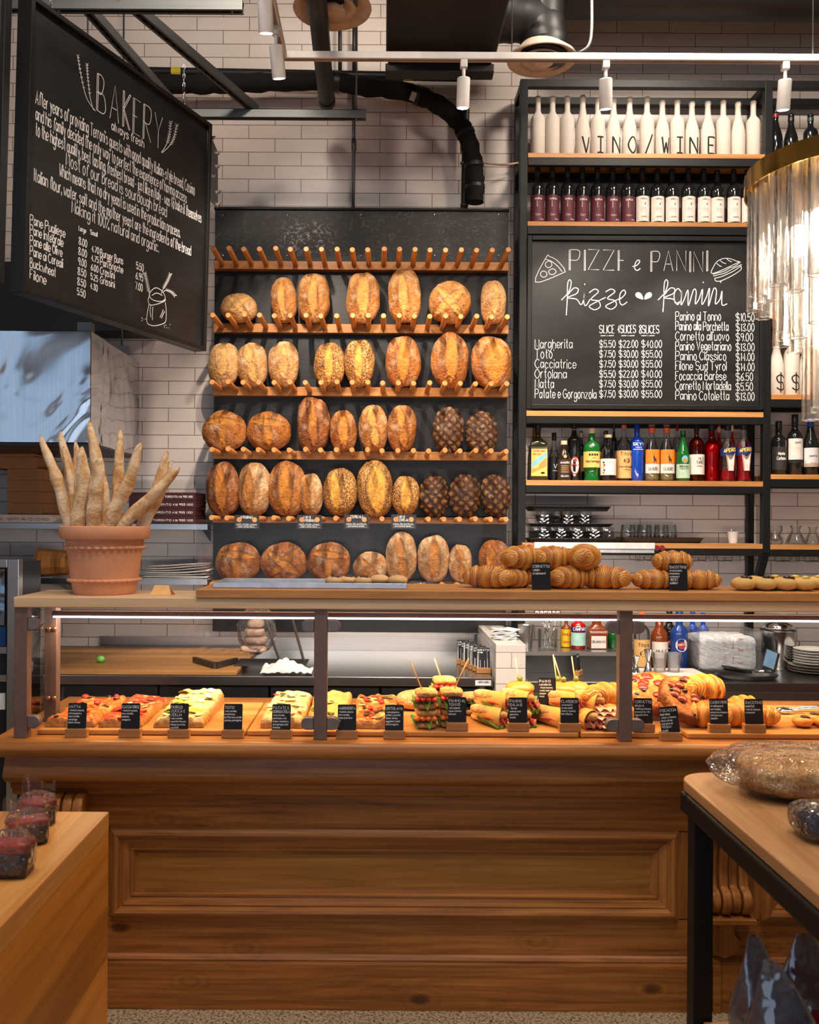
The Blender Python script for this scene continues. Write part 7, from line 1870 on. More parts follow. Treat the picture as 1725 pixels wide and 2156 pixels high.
# hanging tags on the rack rails
TAGC = plain('tag_black', (0.014, 0.014, 0.015), 0.5)
for px, y0, y1, ls, lb in ((520, 1084, 1114, ['INTEGRALE'], 'black rail tag reading integrale'), (652, 1084, 1114, ['MINI', 'INTEGRALE'], 'black rail tag reading mini integrale'), (751, 1083, 1114, ['CEREALI'], 'black rail tag reading cereali'), (850, 1083, 1114, ['MINI', 'CEREALI'], 'black rail tag reading mini cereali'), (886, 1225, 1249, ['MAIS E', 'OLIVE'], 'black rail tag reading mais e olive behind the tray'), (589, 1226, 1250, [''], 'black rail tag mostly hidden behind the tray edge')):
    Y = 4.815; a, b = at(px - 26, y0, Y), at(px + 26, y1, Y)
    root = thing('rail_tag', lb, 'tag', (a.x, Y, b.z), 'black tags on the rack pegs')
    MB().prism([(a.x, b.z), (b.x, b.z), (b.x, a.z - 0.004), (b.x - 0.004, a.z), (a.x + 0.004, a.z), (a.x, a.z - 0.004)], 'Y', Y, Y + 0.002).build('tag_plate', TAGC, root)
    put = planeput((0, Y, 0), (1, 0, 0), (0, 0, 1), (0, -1, 0), 0.001); m = MB(); w = b.x - a.x
    for i, t_ in enumerate(ls):
        if t_: write(m, t_, a.x + w * 0.26, a.z - 0.019 - i * 0.017, w * 0.48 * min(1, len(t_) / 7), 0.013, put, 0.0022, jit=0)
    if y0 < 1200 or ls == ['']:
        for i in range(2): ribbon(m, [(a.x + 0.01, a.z - 0.055 - i * 0.012), (b.x - 0.01, a.z - 0.055 - i * 0.012)], 0.001, put)
        if ls != ['']: write(m, 'half whole wheat' if 'INT' in ls[-1] else 'poppy flax sunflower', a.x + 0.012, a.z - 0.053, w * 0.8, 0.008, put, 0.001); write(m, 'half white flour' if 'INT' in ls[-1] else 'and sesame seeds', a.x + 0.02, a.z - 0.065, w * 0.65, 0.008, put, 0.001)
    if m.v: m.build('lettering', CHALK(), root)
    if ls != ['']:
        for s_ in (0.19, 0.81): MB().cyl((a.x + w * s_, Y - 0.002, (a.z + b.z) / 2 + (0.012 if y0 < 1200 else 0)), (a.x + w * s_, Y, (a.z + b.z) / 2 + (0.012 if y0 < 1200 else 0)), 0.0135, 16).build('peg_disc', PEG(), root)

# ================================================================== kitchen behind the counter
def tb(o, lb, cat, grp=None): return tag(o, lb, cat, grp)
HX = ax(190, 4.4)
hd = thing('steel_hood', 'stainless steel oven hood with rippled blue reflections by the bakery board', 'hood', (-1.9, 4.8, 1.975))
HM = brushed('hood_steel', (0.66, 0.66, 0.67), 0.13, 0.30, 2.0, 'Z')
MB().boxb((-3.0, 4.4, 1.975), (HX, 5.28, 2.52)).build('canopy', HM, hd, bevel=0.004)
MB().boxb((-3.0, 4.395, 1.965), (HX + 0.005, 5.28, 1.9745)).build('bottom_rim', plain('hood_rim', (0.03, 0.03, 0.032), 0.4, 0.6), hd)
for x_, Y_ in ((-1.46, 4.47), (-1.45, 5.05)):
    MB().boxb((x_ - 0.035, Y_ - 0.025, 2.5205), (x_ + 0.035, Y_ + 0.025, 2.57)).build('hanger_bracket', GALV(), hd)
    MB().tube([(x_, Y_, 2.57), (x_, Y_, 4.9)], 0.005, 8).build('hanger_rod', GALV(), hd, smooth=True)
tb(MB().boxb((-3.1, 5.09, 2.66), (ax(300, 5.0), 5.29, 3.05)).build('exhaust_duct', BLACKPIPE(), None, bevel=0.005, at_=(-2, 5.2, 2.66)), 'dark exhaust duct on the wall above the steel hood', 'duct')
# wall shelves
def wshelf(x1, zt, lb, nm):
    r = thing('wall_shelf', lb, 'shelf', (-2.0, 5.12, zt - 0.03))
    MB().boxb((-3.1, 4.95, zt - 0.006), (x1, 5.295, zt)).boxb((-3.1, 4.95, zt - 0.03), (x1, 4.956, zt - 0.006)).build('shelf_plate', STEEL(), r)
    for xx in (x1 - 0.05, x1 - 0.85): MB().prism([(5.295, zt - 0.007), (4.97, zt - 0.007), (5.295, zt - 0.10)], 'X', xx, xx + 0.004).build('bracket', GALV(), r)
S1, S2 = az(1106, 4.95), az(1222, 4.95)
wshelf(ax(437, 4.95), S1, 'stainless wall shelf carrying the pizza boxes', 0)
wshelf(ax(437, 4.95), S2, 'lower stainless wall shelf carrying newspapers and a paper bag', 1)
def cbox(px0, px1, Y, d, z, h, yaw, mat, nm, lb, cat, grp, txt=None, tm=None):
    x0, x1 = ax(px0, Y), ax(px1, Y); w = x1 - x0
    r = thing(nm, lb, cat, (x1, Y, z), grp, rot=(0, 0, yaw))
    MB().boxb((-w, 0, 0), (0, d, h)).build('box_body', mat, r, bevel=0.002, local=True)
    MB().boxb((-w - 0.0015, -0.0015, h * 0.80), (0.0015, d, h + 0.001)).build('box_lid', mat, r, local=True)
    if txt:
        m = MB(); write(m, txt, -w * 0.74, h * 0.34, w * 0.7, h * 0.26, planeput((0, 0, 0), (1, 0, 0), (0, 0, 1), (0, -1, 0), 0.0022), 0.0022, jit=0); m.build('lettering', tm, r, local=True)
z = S1 + 0.0012
cbox(-40, 108, 4.97, 0.26, z, 0.044, 0.0, plain('white_card', srgb(206, 190, 172), 0.7), 'pizza_box', 'white pizza box with red lettering under the kraft stack', 'box', 'pizza boxes on the wall shelf', 'E SPACCIO', REDP)
z += 0.046
for i in range(6):
    up = i >= 4
    cbox(*((9, 86) if not up else ((-30, 76) if i == 4 else (-40, 68))), 4.99 - 0.004 * (i % 2), 0.25, z, 0.061, R(-10) if not up else R(-4), KRAFT(), 'pizza_box', 'brown kraft pizza box, %s from the bottom of its stack' % ORD[i], 'box', 'pizza boxes on the wall shelf'); z += 0.0632
z = S1 + 0.0012
MAR = plain('maroon_card', srgb(66, 26, 26), 0.6)
for i in range(4):
    cbox(267, 412 - (i % 2), 4.975, 0.20, z, 0.041, R(-5), MAR, 'pizza_box', 'maroon lettered pizza box, %s from the bottom of the small stack' % ORD[i], 'box', 'maroon pizza boxes', ('132 YONGE ST. TORONTO 416 955 1100', 'ST. TORONTO 416 955 1100')[i < 3], TEXTW()); z += 0.0432
x, Y, z = ax(118, 5.03), 5.03, S2 + 0.001
m = MB(); m.surf(lambda u, v: Vector((x - 0.09 + 0.17 * v, Y - 0.02 + (0.06 + 0.01 * math.sin(v * 9)) * math.sin(2 * PI * u) * 1.1, z + 0.082 + 0.075 * math.cos(2 * PI * u) * (1.05 - 0.2 * v))), 10, 8, wrap=True)
tb(m.build('paper_bag', plain('kraft_bag', srgb(156, 104, 54), 0.75, 0, 0.2, 0.2, 10), None, at_=(x, Y, z), solid=0.002), 'open brown paper bag lying on the lower wall shelf', 'bag')
root = thing('newspaper_pile', 'pile of folded newspapers on the lower wall shelf', 'newspapers', (ax(370, 5.05), 5.05, S2 + 0.001))
for i in range(7):
    zz = S2 + 0.004 + i * 0.011; a, b = ax(302 + 2 * i, 5.0), ax(441 - 3 * (i % 3), 5.0)
    MB().surf(lambda u, v: Vector((a + (b - a) * u, 4.97 + 0.2 * v + 0.01 * math.sin(i * 3.0), zz + 0.006 * math.sin(u * 4 + i) * u + 0.02 * u * u * (i / 6))), 12, 2).build('folded_paper', PAPER() if i % 2 else plain('newsprint', srgb(150, 142, 134), 0.8), root, smooth=True, solid=0.006)
tb(MB().boxb((ax(43, 5.0), 5.16, S2 + 0.001), (ax(92, 5.0), 5.28, S2 + 0.11)).build('steel_box', STEEL(), None, bevel=0.004, at_=(ax(66, 5.0), 5.1, S2)), 'plain steel box at the end of the lower wall shelf', 'box')
# oven at the picture border
OX = ax(42, 4.3)
ov = thing('deck_oven', 'dark deck oven with steel frame and bluish glass door at the picture border', 'oven', (OX - 0.4, 4.7, 0))
MB().boxb((-2.9, 4.33, 0.02), (OX - 0.02, 4.62, az(1190, 4.3))).build('body', plain('oven_dark', (0.025, 0.026, 0.03), 0.35, 0.4), ov)
MB().boxb((OX - 0.055, 4.29, 0.0), (OX, 4.34, az(1182, 4.3))).boxb((-2.9, 4.29, az(1200, 4.3)), (OX - 0.055, 4.33, az(1182, 4.3))).build('steel_frame', STEEL(), ov, bevel=0.003)
MB().boxb((-2.8, 4.31, az(1322, 4.3)), (OX - 0.075, 4.329, az(1204, 4.3))).build('oven_door', brushed('door_steel', (0.30, 0.36, 0.42), 0.22, 0.4, 3.0, 'Z'), ov)
MB().boxb((-2.8, 4.318, az(1366, 4.3)), (OX - 0.07, 4.329, az(1326, 4.3))).build('control_panel', plain('blue_panel', srgb(16, 62, 124), 0.3), ov)
for y_ in (1373, 1432): MB().boxb((-2.8, 4.30, az(y_ + 8, 4.3)), (OX - 0.06, 4.329, az(y_ - 6, 4.3))).build('steel_strip', STEEL(), ov)
MB().boxb((OX - 0.14, 4.312, az(1500, 4.3)), (OX - 0.07, 4.329, az(1466, 4.3))).build('paper_notice', PAPER(), ov)
# stainless bench
BF, BZ = 4.38, 0.856
X0, X1 = ax(92, BF), ax(1040, BF)
bn = thing('steel_bench', 'long stainless steel work bench behind the glazed case', 'work bench', ((X0 + X1) / 2, 4.8, 0))
MB().boxb((X0, BF, BZ - 0.045), (X1, 5.295, BZ)).build('bench_top', brushed('bench_steel', (0.58, 0.57, 0.55), 0.22), bn, bevel=0.004)
MB().boxb((X0, 5.27, BZ + 0.0005), (X1, 5.295, BZ + 0.075)).build('splashback', STEEL(), bn)
MB().boxb((ax(690, 5.26), 5.255, BZ + 0.076), (X1, 5.268, BZ + 0.30)).build('wall_sheet', brushed('wall_steel', (0.50, 0.48, 0.45), 0.35), bn)
for i in range(4):
    a = X0 + (X1 - X0) * i / 4; b = X0 + (X1 - X0) * (i + 1) / 4
    dr = MB().boxb((a + 0.005, BF + 0.06, 0.1), (b - 0.005, 5.2, BZ - 0.05)).build('fridge_door', plain('fridge_black', (0.014, 0.014, 0.015), 0.3), bn, bevel=0.006)
    MB().boxb(((a + b) / 2 - 0.04, BF + 0.04, BZ - 0.13), ((a + b) / 2 + 0.04, BF + 0.0595, BZ - 0.115)).build('handle', CHROME(), dr)
MB().boxb((ax(1003, BF), BF - 0.0012, az(1442, BF)), (ax(1036, BF), BF - 0.0002, az(1431, BF))).build('maker_plate', PAPER(), bn)['label'] = 'small white and blue maker plate'
m = MB(); write(m, 'NORTH AMERICA', ax(1009, BF), az(1437, BF), 0.055, 0.009, planeput((0, BF - 0.0012, 0), (1, 0, 0), (0, 0, 1), (0, -1, 0), 0.001), 0.0016, jit=0); m.build('lettering', NAVY, bn)
for xx in (X0 + 0.05, X1 - 0.05): MB().cyl((xx, BF + 0.04, 0), (xx, BF + 0.04, BZ - 0.05), 0.02).build('leg', STEEL(), bn, smooth=True)
BO = BZ + 0.001
m = MB().prism([(ax(108, 5.2), 5.24), (ax(100, BF), BF + 0.005), (ax(500, BF), BF + 0.005), (ax(545, 5.2), 5.24)], 'Z', BO, BO + 0.022)
tb(m.build('bench_board', BENCH(), None, bevel=0.004, at_=(-1, 4.8, BO)), 'wide stained maple pizza board on the steel bench', 'board')
zz = BO + 0.0235
c = at(212, 1397, 4.62)
tb(MB().blob((c.x, 4.62, zz + 0.017), (0.021, 0.018, 0.017), 18, 12).build('lime', plain('lime_skin', srgb(116, 196, 84), 0.4, 0, 0.5), None, True, at_=(c.x, 4.62, zz)), 'small green lime alone on the pizza board', 'fruit')
root = thing('rack_bracket', 'dark folded steel bracket lying on the pizza board', 'bracket', (ax(455, 4.5), 4.5, zz))
MB().beam((ax(411, 4.65), 4.65, zz + 0.014), (ax(456, 4.45), 4.45, zz + 0.014), 0.02, 0.026).beam((ax(456, 4.45), 4.45, zz + 0.014), (ax(500, 4.62), 4.62, zz + 0.014), 0.02, 0.026).build('bracket_bar', plain('bracket_steel', (0.09, 0.085, 0.08), 0.35, 0.8), root)
FILM = glass('film', (0.985, 0.98, 0.975), 0.05, 1.25, 1.5, 1.0, 0.03, (0.85, 0.82, 0.80), (22, 22, 22), 0.03)
x, Y = ax(542, 4.62), 4.62
root = thing('bag_stand', 'clear plastic bag of sliced bread hanging in a slanted stand on the bench', 'bag stand', (x, Y, BO + 0.024))
MB().blob((x, Y, BO + 0.19), (0.10, 0.07, 0.118), 24, 16, fn=lambda v: 1 + 0.14 * mnoise.noise(v * 3) + 0.06 * mnoise.noise(v * 9)).build('plastic_bag', FILM, root)
for k_ in range(4): slicebox(root, (x - 0.012 + 0.008 * (k_ % 2), Y, BO + 0.10 + 0.042 * k_), 0.135 - 0.018 * k_, 0.09, 0.038, k_ + 2, plain('bagged_bread', srgb(214, 176, 150), 0.7, 0, 0.3, 0.2, 30))
for p, q in (((556, 1297), (590, 1393)), ((614, 1297), (640, 1392))): MB().beam(at(*p, Y + 0.06), at(*q, Y - 0.02), 0.010, 0.010).build('slanted_rod', STEEL(), root)
MB().boxb((x - 0.10, Y - 0.09, BO + 0.0235), (x + 0.26, Y + 0.1, BO + 0.032)).build('stand_base', plain('stand_black', (0.02, 0.02, 0.02), 0.3), root)
x, Y = ax(607, 4.48), 4.47
m = MB(); m.surf(lambda u, v: Vector((x + (u - 0.5) * 0.25, Y + (v - 0.5) * 0.13, BO + 0.008 + 0.068 * max(0, 1 - ((u - 0.45) / 0.5) ** 2) * (1 - (2 * v - 1) ** 2) * (0.7 + 0.7 * mnoise.noise(Vector((u * 3, v * 2.4, 2)))) + 0.022 * abs(mnoise.noise(Vector((u * 7, v * 5, 5)))))), 36, 20)
tb(m.build('folded_cloth', plain('white_cloth', srgb(222, 212, 204), 0.85, 0, 0.2, 0.05), None, True, at_=(x, Y, BO), solid=0.004), 'crumpled white cloth on the steel bench', 'cloth')
# spare cards in wooden blocks on the bench
for i in range(6):
    px, Y = 978 + i * 8.5, 4.78 - i * 0.058
    card(px, 0, [('CORNETTO', b_), (('al pistacchio', 'mirtillo')[i > 2], 0.0075), ('-filled with', s_), ('NEW', 0.0075)], 'spare chalk card on the bench, %s from the wall side of its row' % ORD[i], Y=Y, z=BO + 0.0005, h=0.105, w=0.064)
root = thing('wall_notice', 'white paper notice taped to the wall behind the bench', 'notice', at(997, 1334, 5.24))
MB().boxb((ax(986, 5.24), 5.235, az(1334, 5.24)), (ax(1010, 5.24), 5.24, az(1275, 5.24))).build('sheet', PAPER(), root)
# tiled end wall with napkins
def ptile():
    t = NT('pony_tile'); v = t.tc('Object'); sp = t.node('SeparateXYZ'); t.link(v, sp.inputs[0]); cb = t.node('CombineXYZ')
    t.link(t.math('ADD', sp.outputs[0], sp.outputs[1]), cb.inputs[0]); t.link(sp.outputs[2], cb.inputs[1])
    br = t.node('TexBrick', offset=0.5)
    for k, val in (('Scale', 1.0), ('Mortar Size', 0.0016), ('Brick Width', 0.15), ('Row Height', 0.0755)): br.inputs[k].default_value = val
    br.inputs['Color1'].default_value = (*srgb(216, 208, 200), 1); br.inputs['Color2'].default_value = (*srgb(210, 202, 194), 1); br.inputs['Mortar'].default_value = (*srgb(136, 116, 100), 1)
    t.link(cb.outputs[0], br.inputs['Vector']); t.base(br.outputs['Color']); t.set(0.25, 0, 0.5); return t.m
P0X, P1X = ax(1046, 4.35), ax(1109, 4.35); PWZ = az(1355, 4.35)
tb(MB().boxb((P0X, 4.35, 0), (P1X, 5.29, PWZ)).build('tiled_pier', ptile(), None, bevel=0.003, at_=(P0X, 4.35, 0.0)), 'low white tiled pier between the bench and the bar station', 'pier')
root = thing('napkin_pile', 'loose pile of white napkins on the tiled pier', 'napkins', (ax(1062, 4.6), 4.55, PWZ + 0.001))
for i in range(8):
    zz = PWZ + 0.004 + i * 0.0065; M = Matrix.Rotation(rnd.uniform(-0.5, 0.5), 3, 'Z') @ Matrix.Rotation(rnd.uniform(-0.06, 0.06), 3, 'Y')
    MB().surf(lambda u, v: Vector((ax(1062, 4.6), 4.55, zz)) + M @ Vector(((u - 0.5) * 0.115, (v - 0.5) * 0.11, 0.004 * math.sin(u * 7 + i))), 8, 2).build('napkin', PAPER(), root, smooth=True, solid=0.003)
# bar station
SX0, SX1 = ax(1114, 4.38), 2.75
bs = thing('bar_station', 'stainless bar station with black speed well behind the glazed case', 'bar counter', ((SX0 + SX1) / 2, 4.7, 0))
BS, LZ, MX = 0.838, az(1370, 4.62), ax(1322, 4.5)
MB().boxb((SX0, 4.38, BS - 0.05), (SX1, 5.29, BS)).build('counter_top', brushed('bar_steel', (0.50, 0.50, 0.50), 0.25), bs, bevel=0.004)
MB().boxb((SX0, 4.385, 0), (SX1, 5.2, BS - 0.051)).build('counter_front', STEEL(), bs)
MB().boxb((SX0, 4.62, LZ - 0.02), (MX, 5.0, LZ)).boxb((SX0, 4.60, BS + 0.0005), (SX0 + 0.012, 4.66, LZ - 0.02)).build('ledge', STEEL(), bs)
MB().boxb((SX0 + 0.013, 4.64, BS + 0.0005), (MX, 4.70, LZ - 0.0205)).build('speed_well', plain('well_black', (0.012, 0.012, 0.013), 0.4), bs)
MB().boxb((MX, 5.1, BS + 0.0005), (SX1, 5.29, BS + 0.06)).build('splashback', STEEL(), bs)
card(1226, 0, [('SPRITZ', b_), ('-aperol', s_)], 'chalk card turned edge on before the black speed well', Y=4.55, z=BS + 0.001, yaw=R(62), w=0.05)
def small(px, w, yt, kind, desc, body, cap, Y, z, **kw): return spirit(px, w, yt, kind, desc, body, cap, Y=Y, base=z, group='bottles behind the bar', **kw)
LB = LZ + 0.0008; BB = BS + 0.001
tx = lambda txt, m, v, h, k=1.6, wt=0.0022: (lambda lb, x, Y, r, z, hh, put: lt(lb, txt, put, -r * k / 2, v * hh, r * k, h, m, wt))
def two(*fs):
    def g(*a):
        for f in fs: f(*a)
    return g
root = thing('steel_cup', 'brushed steel shaker cup on the bar ledge', 'cup', (ax(1109, 4.75), 4.75, LB))
MB().lathe([(0, 0), (0.032, 0), (0.042, 0.12), (0.044, 0.122), (0.040, 0.12), (0.03, 0.005), (0, 0.005)], (ax(1109, 4.75), 4.75, LB), 24).build('cup_wall', STEEL(), root, smooth=True, auto=40)
root = thing('utensil_jar', 'glass jar of bar spoons and strainers on the bar ledge', 'jar', (ax(1155, 4.75), 4.75, LB))
x = ax(1155, 4.75)
MB().lathe([(0, 0), (0.05, 0), (0.052, 0.10), (0.049, 0.10), (0.047, 0.006), (0, 0.006)], (x, 4.75, LB), 24).build('jar_wall', PLAINGL, root, smooth=True, auto=40)
for i in range(6): MB().tube([(x + rnd.uniform(-0.03, 0.03), 4.75, LB + 0.008), (x + (i - 2.5) * 0.022, 4.75 + rnd.uniform(-0.02, 0.02), LB + 0.19)], 0.0035, 6).blob((x + (i - 2.5) * 0.022, 4.75, LB + 0.185), (0.016, 0.006, 0.022), 10, 6).build('bar_spoon', CHROME(), root, smooth=True)
small(1194, 24, 1300, 'spirit', 'yellow labelled coffee liqueur bottle on the bar ledge', AMBL, CAPSULE, 4.80, LB, label=(0.02, 0.64, plain('strong_yellow', srgb(236, 190, 26), 0.5), 86), extra=two(tx('KAHLUA', REDP, 0.42, 0.014, 1.8, 0.0028), tx('LIQUEUR', REDP, 0.16, 0.010, 1.5, 0.002)))
small(1219, 30, 1288, 'straight', 'bitter aperitif bottle with navy and pale green label', REDG, CAPSULE, 4.74, LB, label=(0.10, 0.46, plain('mint_label', srgb(170, 214, 200), 0.6), 84), extra=two(tx('CAMPARI', TEXTW(), 0.52, 0.016, 1.8, 0.003), lambda lb, x, Y, r, z, h, put: facearc(MB(), x, Y, r, -172, -8, z + 0.48 * h, z + 0.62 * h, 0.0006).build('navy_band', NAVY, lb, smooth=True)))
small(1258, 40, 1296, 'squat', 'square amber almond liqueur bottle with pale label', AMBL, CAPSULE, 4.76, LB, square=True, label=(0.03, 0.42, CREAML, 74), extra=tx('DISARONNO', INK(), 0.20, 0.012, 1.4, 0.002))
small(1293, 24, 1296, 'burgundy', 'green glass bottle beside the bronze post on the ledge', GREENG, CAPSULE, 4.78, LB)
small(1353, 34, 1284, 'spirit', 'clear vodka bottle with tan label on the bar top', CLG, ORANGECAP, 4.78, BB, label=(0.05, 0.52, TAN, 80), extra=two(tx("Tito's", BROWNL, 0.40, 0.018, 1.4, 0.003), lambda lb, x, Y, r, z, h, put: patch(lb, oval(0, 0.28 * h, 0.02, 0.016), put, BROWNL)))
small(1390, 36, 1290, 'squat', 'amber rum bottle with white label behind plastic cups', AMBL, CAPSULE, 4.82, BB, label=(0.2, 0.5, CREAML, 70), extra=tx('MULE', INK(), 0.3, 0.016, 1.2, 0.0026))
RB = plain('vermouth_blue', srgb(26, 60, 130), 0.2)
def ex_mart(lb, x, Y, r, z, h, put):
    patch(lb, oval(0, 0.42 * h, 0.033, 0.034), put, PALEG if False else CREAML, 'label_oval'); patch(lb, oval(0, 0.42 * h, 0.019, 0.019), lambda u, v: put(u, v) + Vector((0, -0.0006, 0)), REDP); 
    patch(lb, [(-0.030, 0.405 * h), (0.030, 0.405 * h), (0.030, 0.445 * h), (-0.030, 0.445 * h)], lambda u, v: put(u, v) + Vector((0, -0.001, 0)), INK()); lt(lb, 'MARTINI', lambda u, v: put(u, v) + Vector((0, -0.0018, 0)), -0.027, 0.412 * h, 0.054, 0.010, TEXTW(), 0.002)
small(1432, 36, 1282, 'bordeaux', 'navy vermouth bottle with round red and black emblem', RB, BLUECAP, 4.80, BB, capfrom=0.86, label=(0.0, 0.004, RB, 10), extra=ex_mart)
small(1411, 30, 1280, 'bordeaux', 'dark vermouth bottle half hidden by the navy one', DARKGLASS, CAPSULE, 4.92, BB, capfrom=0.86, label=(0.0, 0.004, DARKGLASS, 10), extra=ex_mart)
small(1460, 26, 1284, 'straight', 'blue vodka bottle behind the tub of ice', BLUEG, BLUECAP, 4.95, BB, capfrom=0.82)
small(1482, 24, 1286, 'straight', 'second blue bottle behind the tub of ice', BLUEG, BLUECAP, 5.0, BB, capfrom=0.82)
tb(MB().boxb((ax(1338, 4.5), 4.40, BB), (ax(1495, 4.5), 4.72, BB + 0.014)).build('bar_board', plain('white_board', srgb(222, 210, 198), 0.5), None, bevel=0.003, at_=(ax(1416, 4.5), 4.55, BB)), 'white plastic cutting board on the bar top', 'cutting board')
BT2 = BB + 0.0155
for px, sc, lb in ((1341, 0.7, 'small steel jigger on the white bar board'), (1367, 1.0, 'tall steel jigger on the white bar board')):
    h = 0.115 * sc; r = 0.023 * (0.8 + 0.2 * sc); q = thing('jigger', lb, 'jigger', (ax(px, 4.58), 4.58, BT2))
    MB().lathe([(0, 0), (r, 0), (r * 0.35, h * 0.42), (r * 0.35, h * 0.5), (r * 0.95, h), (r * 0.85, h), (r * 0.3, h * 0.55), (0, h * 0.5)], (ax(px, 4.58), 4.58, BT2), 22).build('jigger_cup', CHROME(), q, smooth=True, auto=40)
for i, px in enumerate((1391, 1421)):
    q = thing('plastic_cup', ('clear plastic cup in front of the amber rum', 'clear plastic cup in front of the navy vermouth')[i], 'cup', (ax(px, 4.6), 4.6, BT2), 'plastic cups on the bar board')
    MB().lathe([(0, 0), (0.028, 0), (0.037, 0.095), (0.035, 0.095), (0.026, 0.004), (0, 0.004)], (ax(px, 4.6), 4.6, BT2), 22).build('cup_wall', glass('cloudy_plastic', (0.92, 0.91, 0.90), 0.15, 1.2, 1.4, 0, 0.15), q, smooth=True, auto=40)
x0, x1, z0, z1 = ax(1468, 4.7), ax(1598, 4.7), BB, az(1322, 4.7)
root = thing('ice_tub', 'clear square tub full of crushed ice with red measure marks', 'tub', ((x0 + x1) / 2, 4.8, z0))
TUB = glass('tub_plastic', (0.95, 0.95, 0.95), 0.08, 0.5, 1.4, 0, 0.04)
m = MB()
for a, b in (((x0, 4.66, z0), (x1, 4.664, z1)), ((x0, 4.926, z0), (x1, 4.93, z1)), ((x0, 4.664, z0), (x0 + 0.004, 4.926, z1)), ((x1 - 0.004, 4.664, z0), (x1, 4.926, z1)), ((x0 - 0.012, 4.65, z1 - 0.012), (x1 + 0.012, 4.662, z1))): m.boxb(a, b)
m.build('tub_wall', TUB, root)
m = MB(); ICE = plain('ice', srgb(232, 234, 236), 0.25, 0, 0.5, 0.12, 60, 0.8)
m.blob(((x0 + x1) / 2, 4.795, (z0 + z1) / 2 - 0.012), ((x1 - x0) / 2 - 0.006, 0.126, (z1 - z0) / 2 - 0.016), 48, 36, fn=lambda v: (abs(v.x) ** 8 + abs(v.y) ** 8 + abs(v.z) ** 8) ** -0.125 * (1 - 0.05 * abs(mnoise.noise(v * 14)) - (0.10 * abs(mnoise.noise(v * 5)) if v.z > 0.5 else 0)))
m.build('crushed_ice', ICE, root)['kind'] = 'stuff'
m = MB(); put = planeput((0, 4.66, 0), (1, 0, 0), (0, 0, 1), (0, -1, 0), 0.0012); zx = ax(1546, 4.66)
ribbon(m, [(zx, az(1340, 4.66)), (zx, az(1363, 4.66))], 0.002, put); ribbon(m, [(zx, az(1376, 4.66)), (zx, az(1393, 4.66))], 0.002, put)
for t_, dx, y_ in (('12qt', 10, 1343), ('10L', -24, 1351), ('8qt', 10, 1366), ('5L', -20, 1383), ('4qt', 10, 1392)): write(m, t_, zx + dx * 4.66 / F, az(y_, 4.66), 0.026, 0.009, put, 0.0016, jit=0)
m.build('measure_lettering', REDP, root)
c = (ax(1640, 4.85), 4.85, BB); hb = az(1322, 4.85) - BB; r = 0.092
root = thing('ice_bucket', 'tall polished steel ice bucket with ring handles', 'bucket', c)
MB().lathe([(0, 0), (r * 0.86, 0), (r * 0.9, 0.01), (r, hb), (r * 1.05, hb + 0.004), (r * 0.97, hb), (r * 0.86, 0.02), (0, 0.02)], c, 36).build('bucket_wall', brushed('bucket_steel', (0.66, 0.65, 0.64), 0.16), root, smooth=True, auto=40)
MB().lathe([(r * 0.95, hb + 0.004), (r * 0.8, hb + 0.03), (r * 0.4, hb + 0.05), (0, hb + 0.055)], c, 30).build('lid', CHROME(), root, smooth=True)
for s_ in (-1, 1): MB().tube([(c[0] + s_ * (r + 0.008 + 0.012 * abs(math.sin(t))), c[1] - 0.02 * math.cos(t), c[2] + hb * 0.72 - 0.028 * (1 - math.cos(t)) / 2 * 1.6) for t in (PI * 2 * k / 14 for k in range(15))], 0.003, 6, False).build('handle', CHROME(), root, smooth=True)
root = thing('bar_tray', 'black oval bar tray on the bar top holding the ice scoop', 'tray', (ax(1575, 4.5), 4.5, BB))
MB().lathe([(0, 0), (0.135, 0), (0.15, 0.014), (0.155, 0.022), (0.150, 0.022), (0.135, 0.006), (0, 0.005)], (0, 0, 0), 40).build('tray_dish', BLACKTRAY, root, smooth=True, auto=40, local=True)
root.scale = (1, 0.55, 1)
m = MB(); m.surf(lambda u, v: at(1532, 1402, 4.5) + Vector((-0.02 + u * 0.14, (v - 0.5) * 0.07 * math.sin(PI * min(1, 0.25 + u)), 0.0 - 0.02 * u - 0.018 * (1 - (2 * v - 1) ** 2))), 14, 8)
root = thing('ice_scoop', 'black ice scoop resting on the oval bar tray', 'scoop', at(1560, 1420, 4.5)); m.build('scoop_bowl', BLACKTRAY, root, smooth=True, solid=0.003)
MB().tube([at(1590, 1413, 4.5), at(1625, 1414, 4.48)], 0.008, 10).build('handle', CHROME(), root, smooth=True)
root = thing('card_terminal', 'slanted payment screen with pale blue display before the ice bucket', 'screen', at(1622, 1412, 4.62)); M = Matrix.Rotation(R(22), 3, 'Y') @ Matrix.Rotation(R(-18), 3, 'X'); c = at(1623, 1391, 4.62)
MB().box(c, (0.075, 0.012, 0.105), M).build('case', plain('terminal_black', (0.02, 0.02, 0.022), 0.35), root, bevel=0.003)
MB().box(c + M @ Vector((-0.006, -0.0066, 0.004)), (0.058, 0.001, 0.088), M).build('display', plain('display_glass', srgb(112, 146, 178), 0.15), root)
PLW = plain('porcelain', srgb(226, 222, 216), 0.2, 0, 0.5, 0.03); PLG = plain('grey_plate', srgb(126, 116, 108), 0.35)
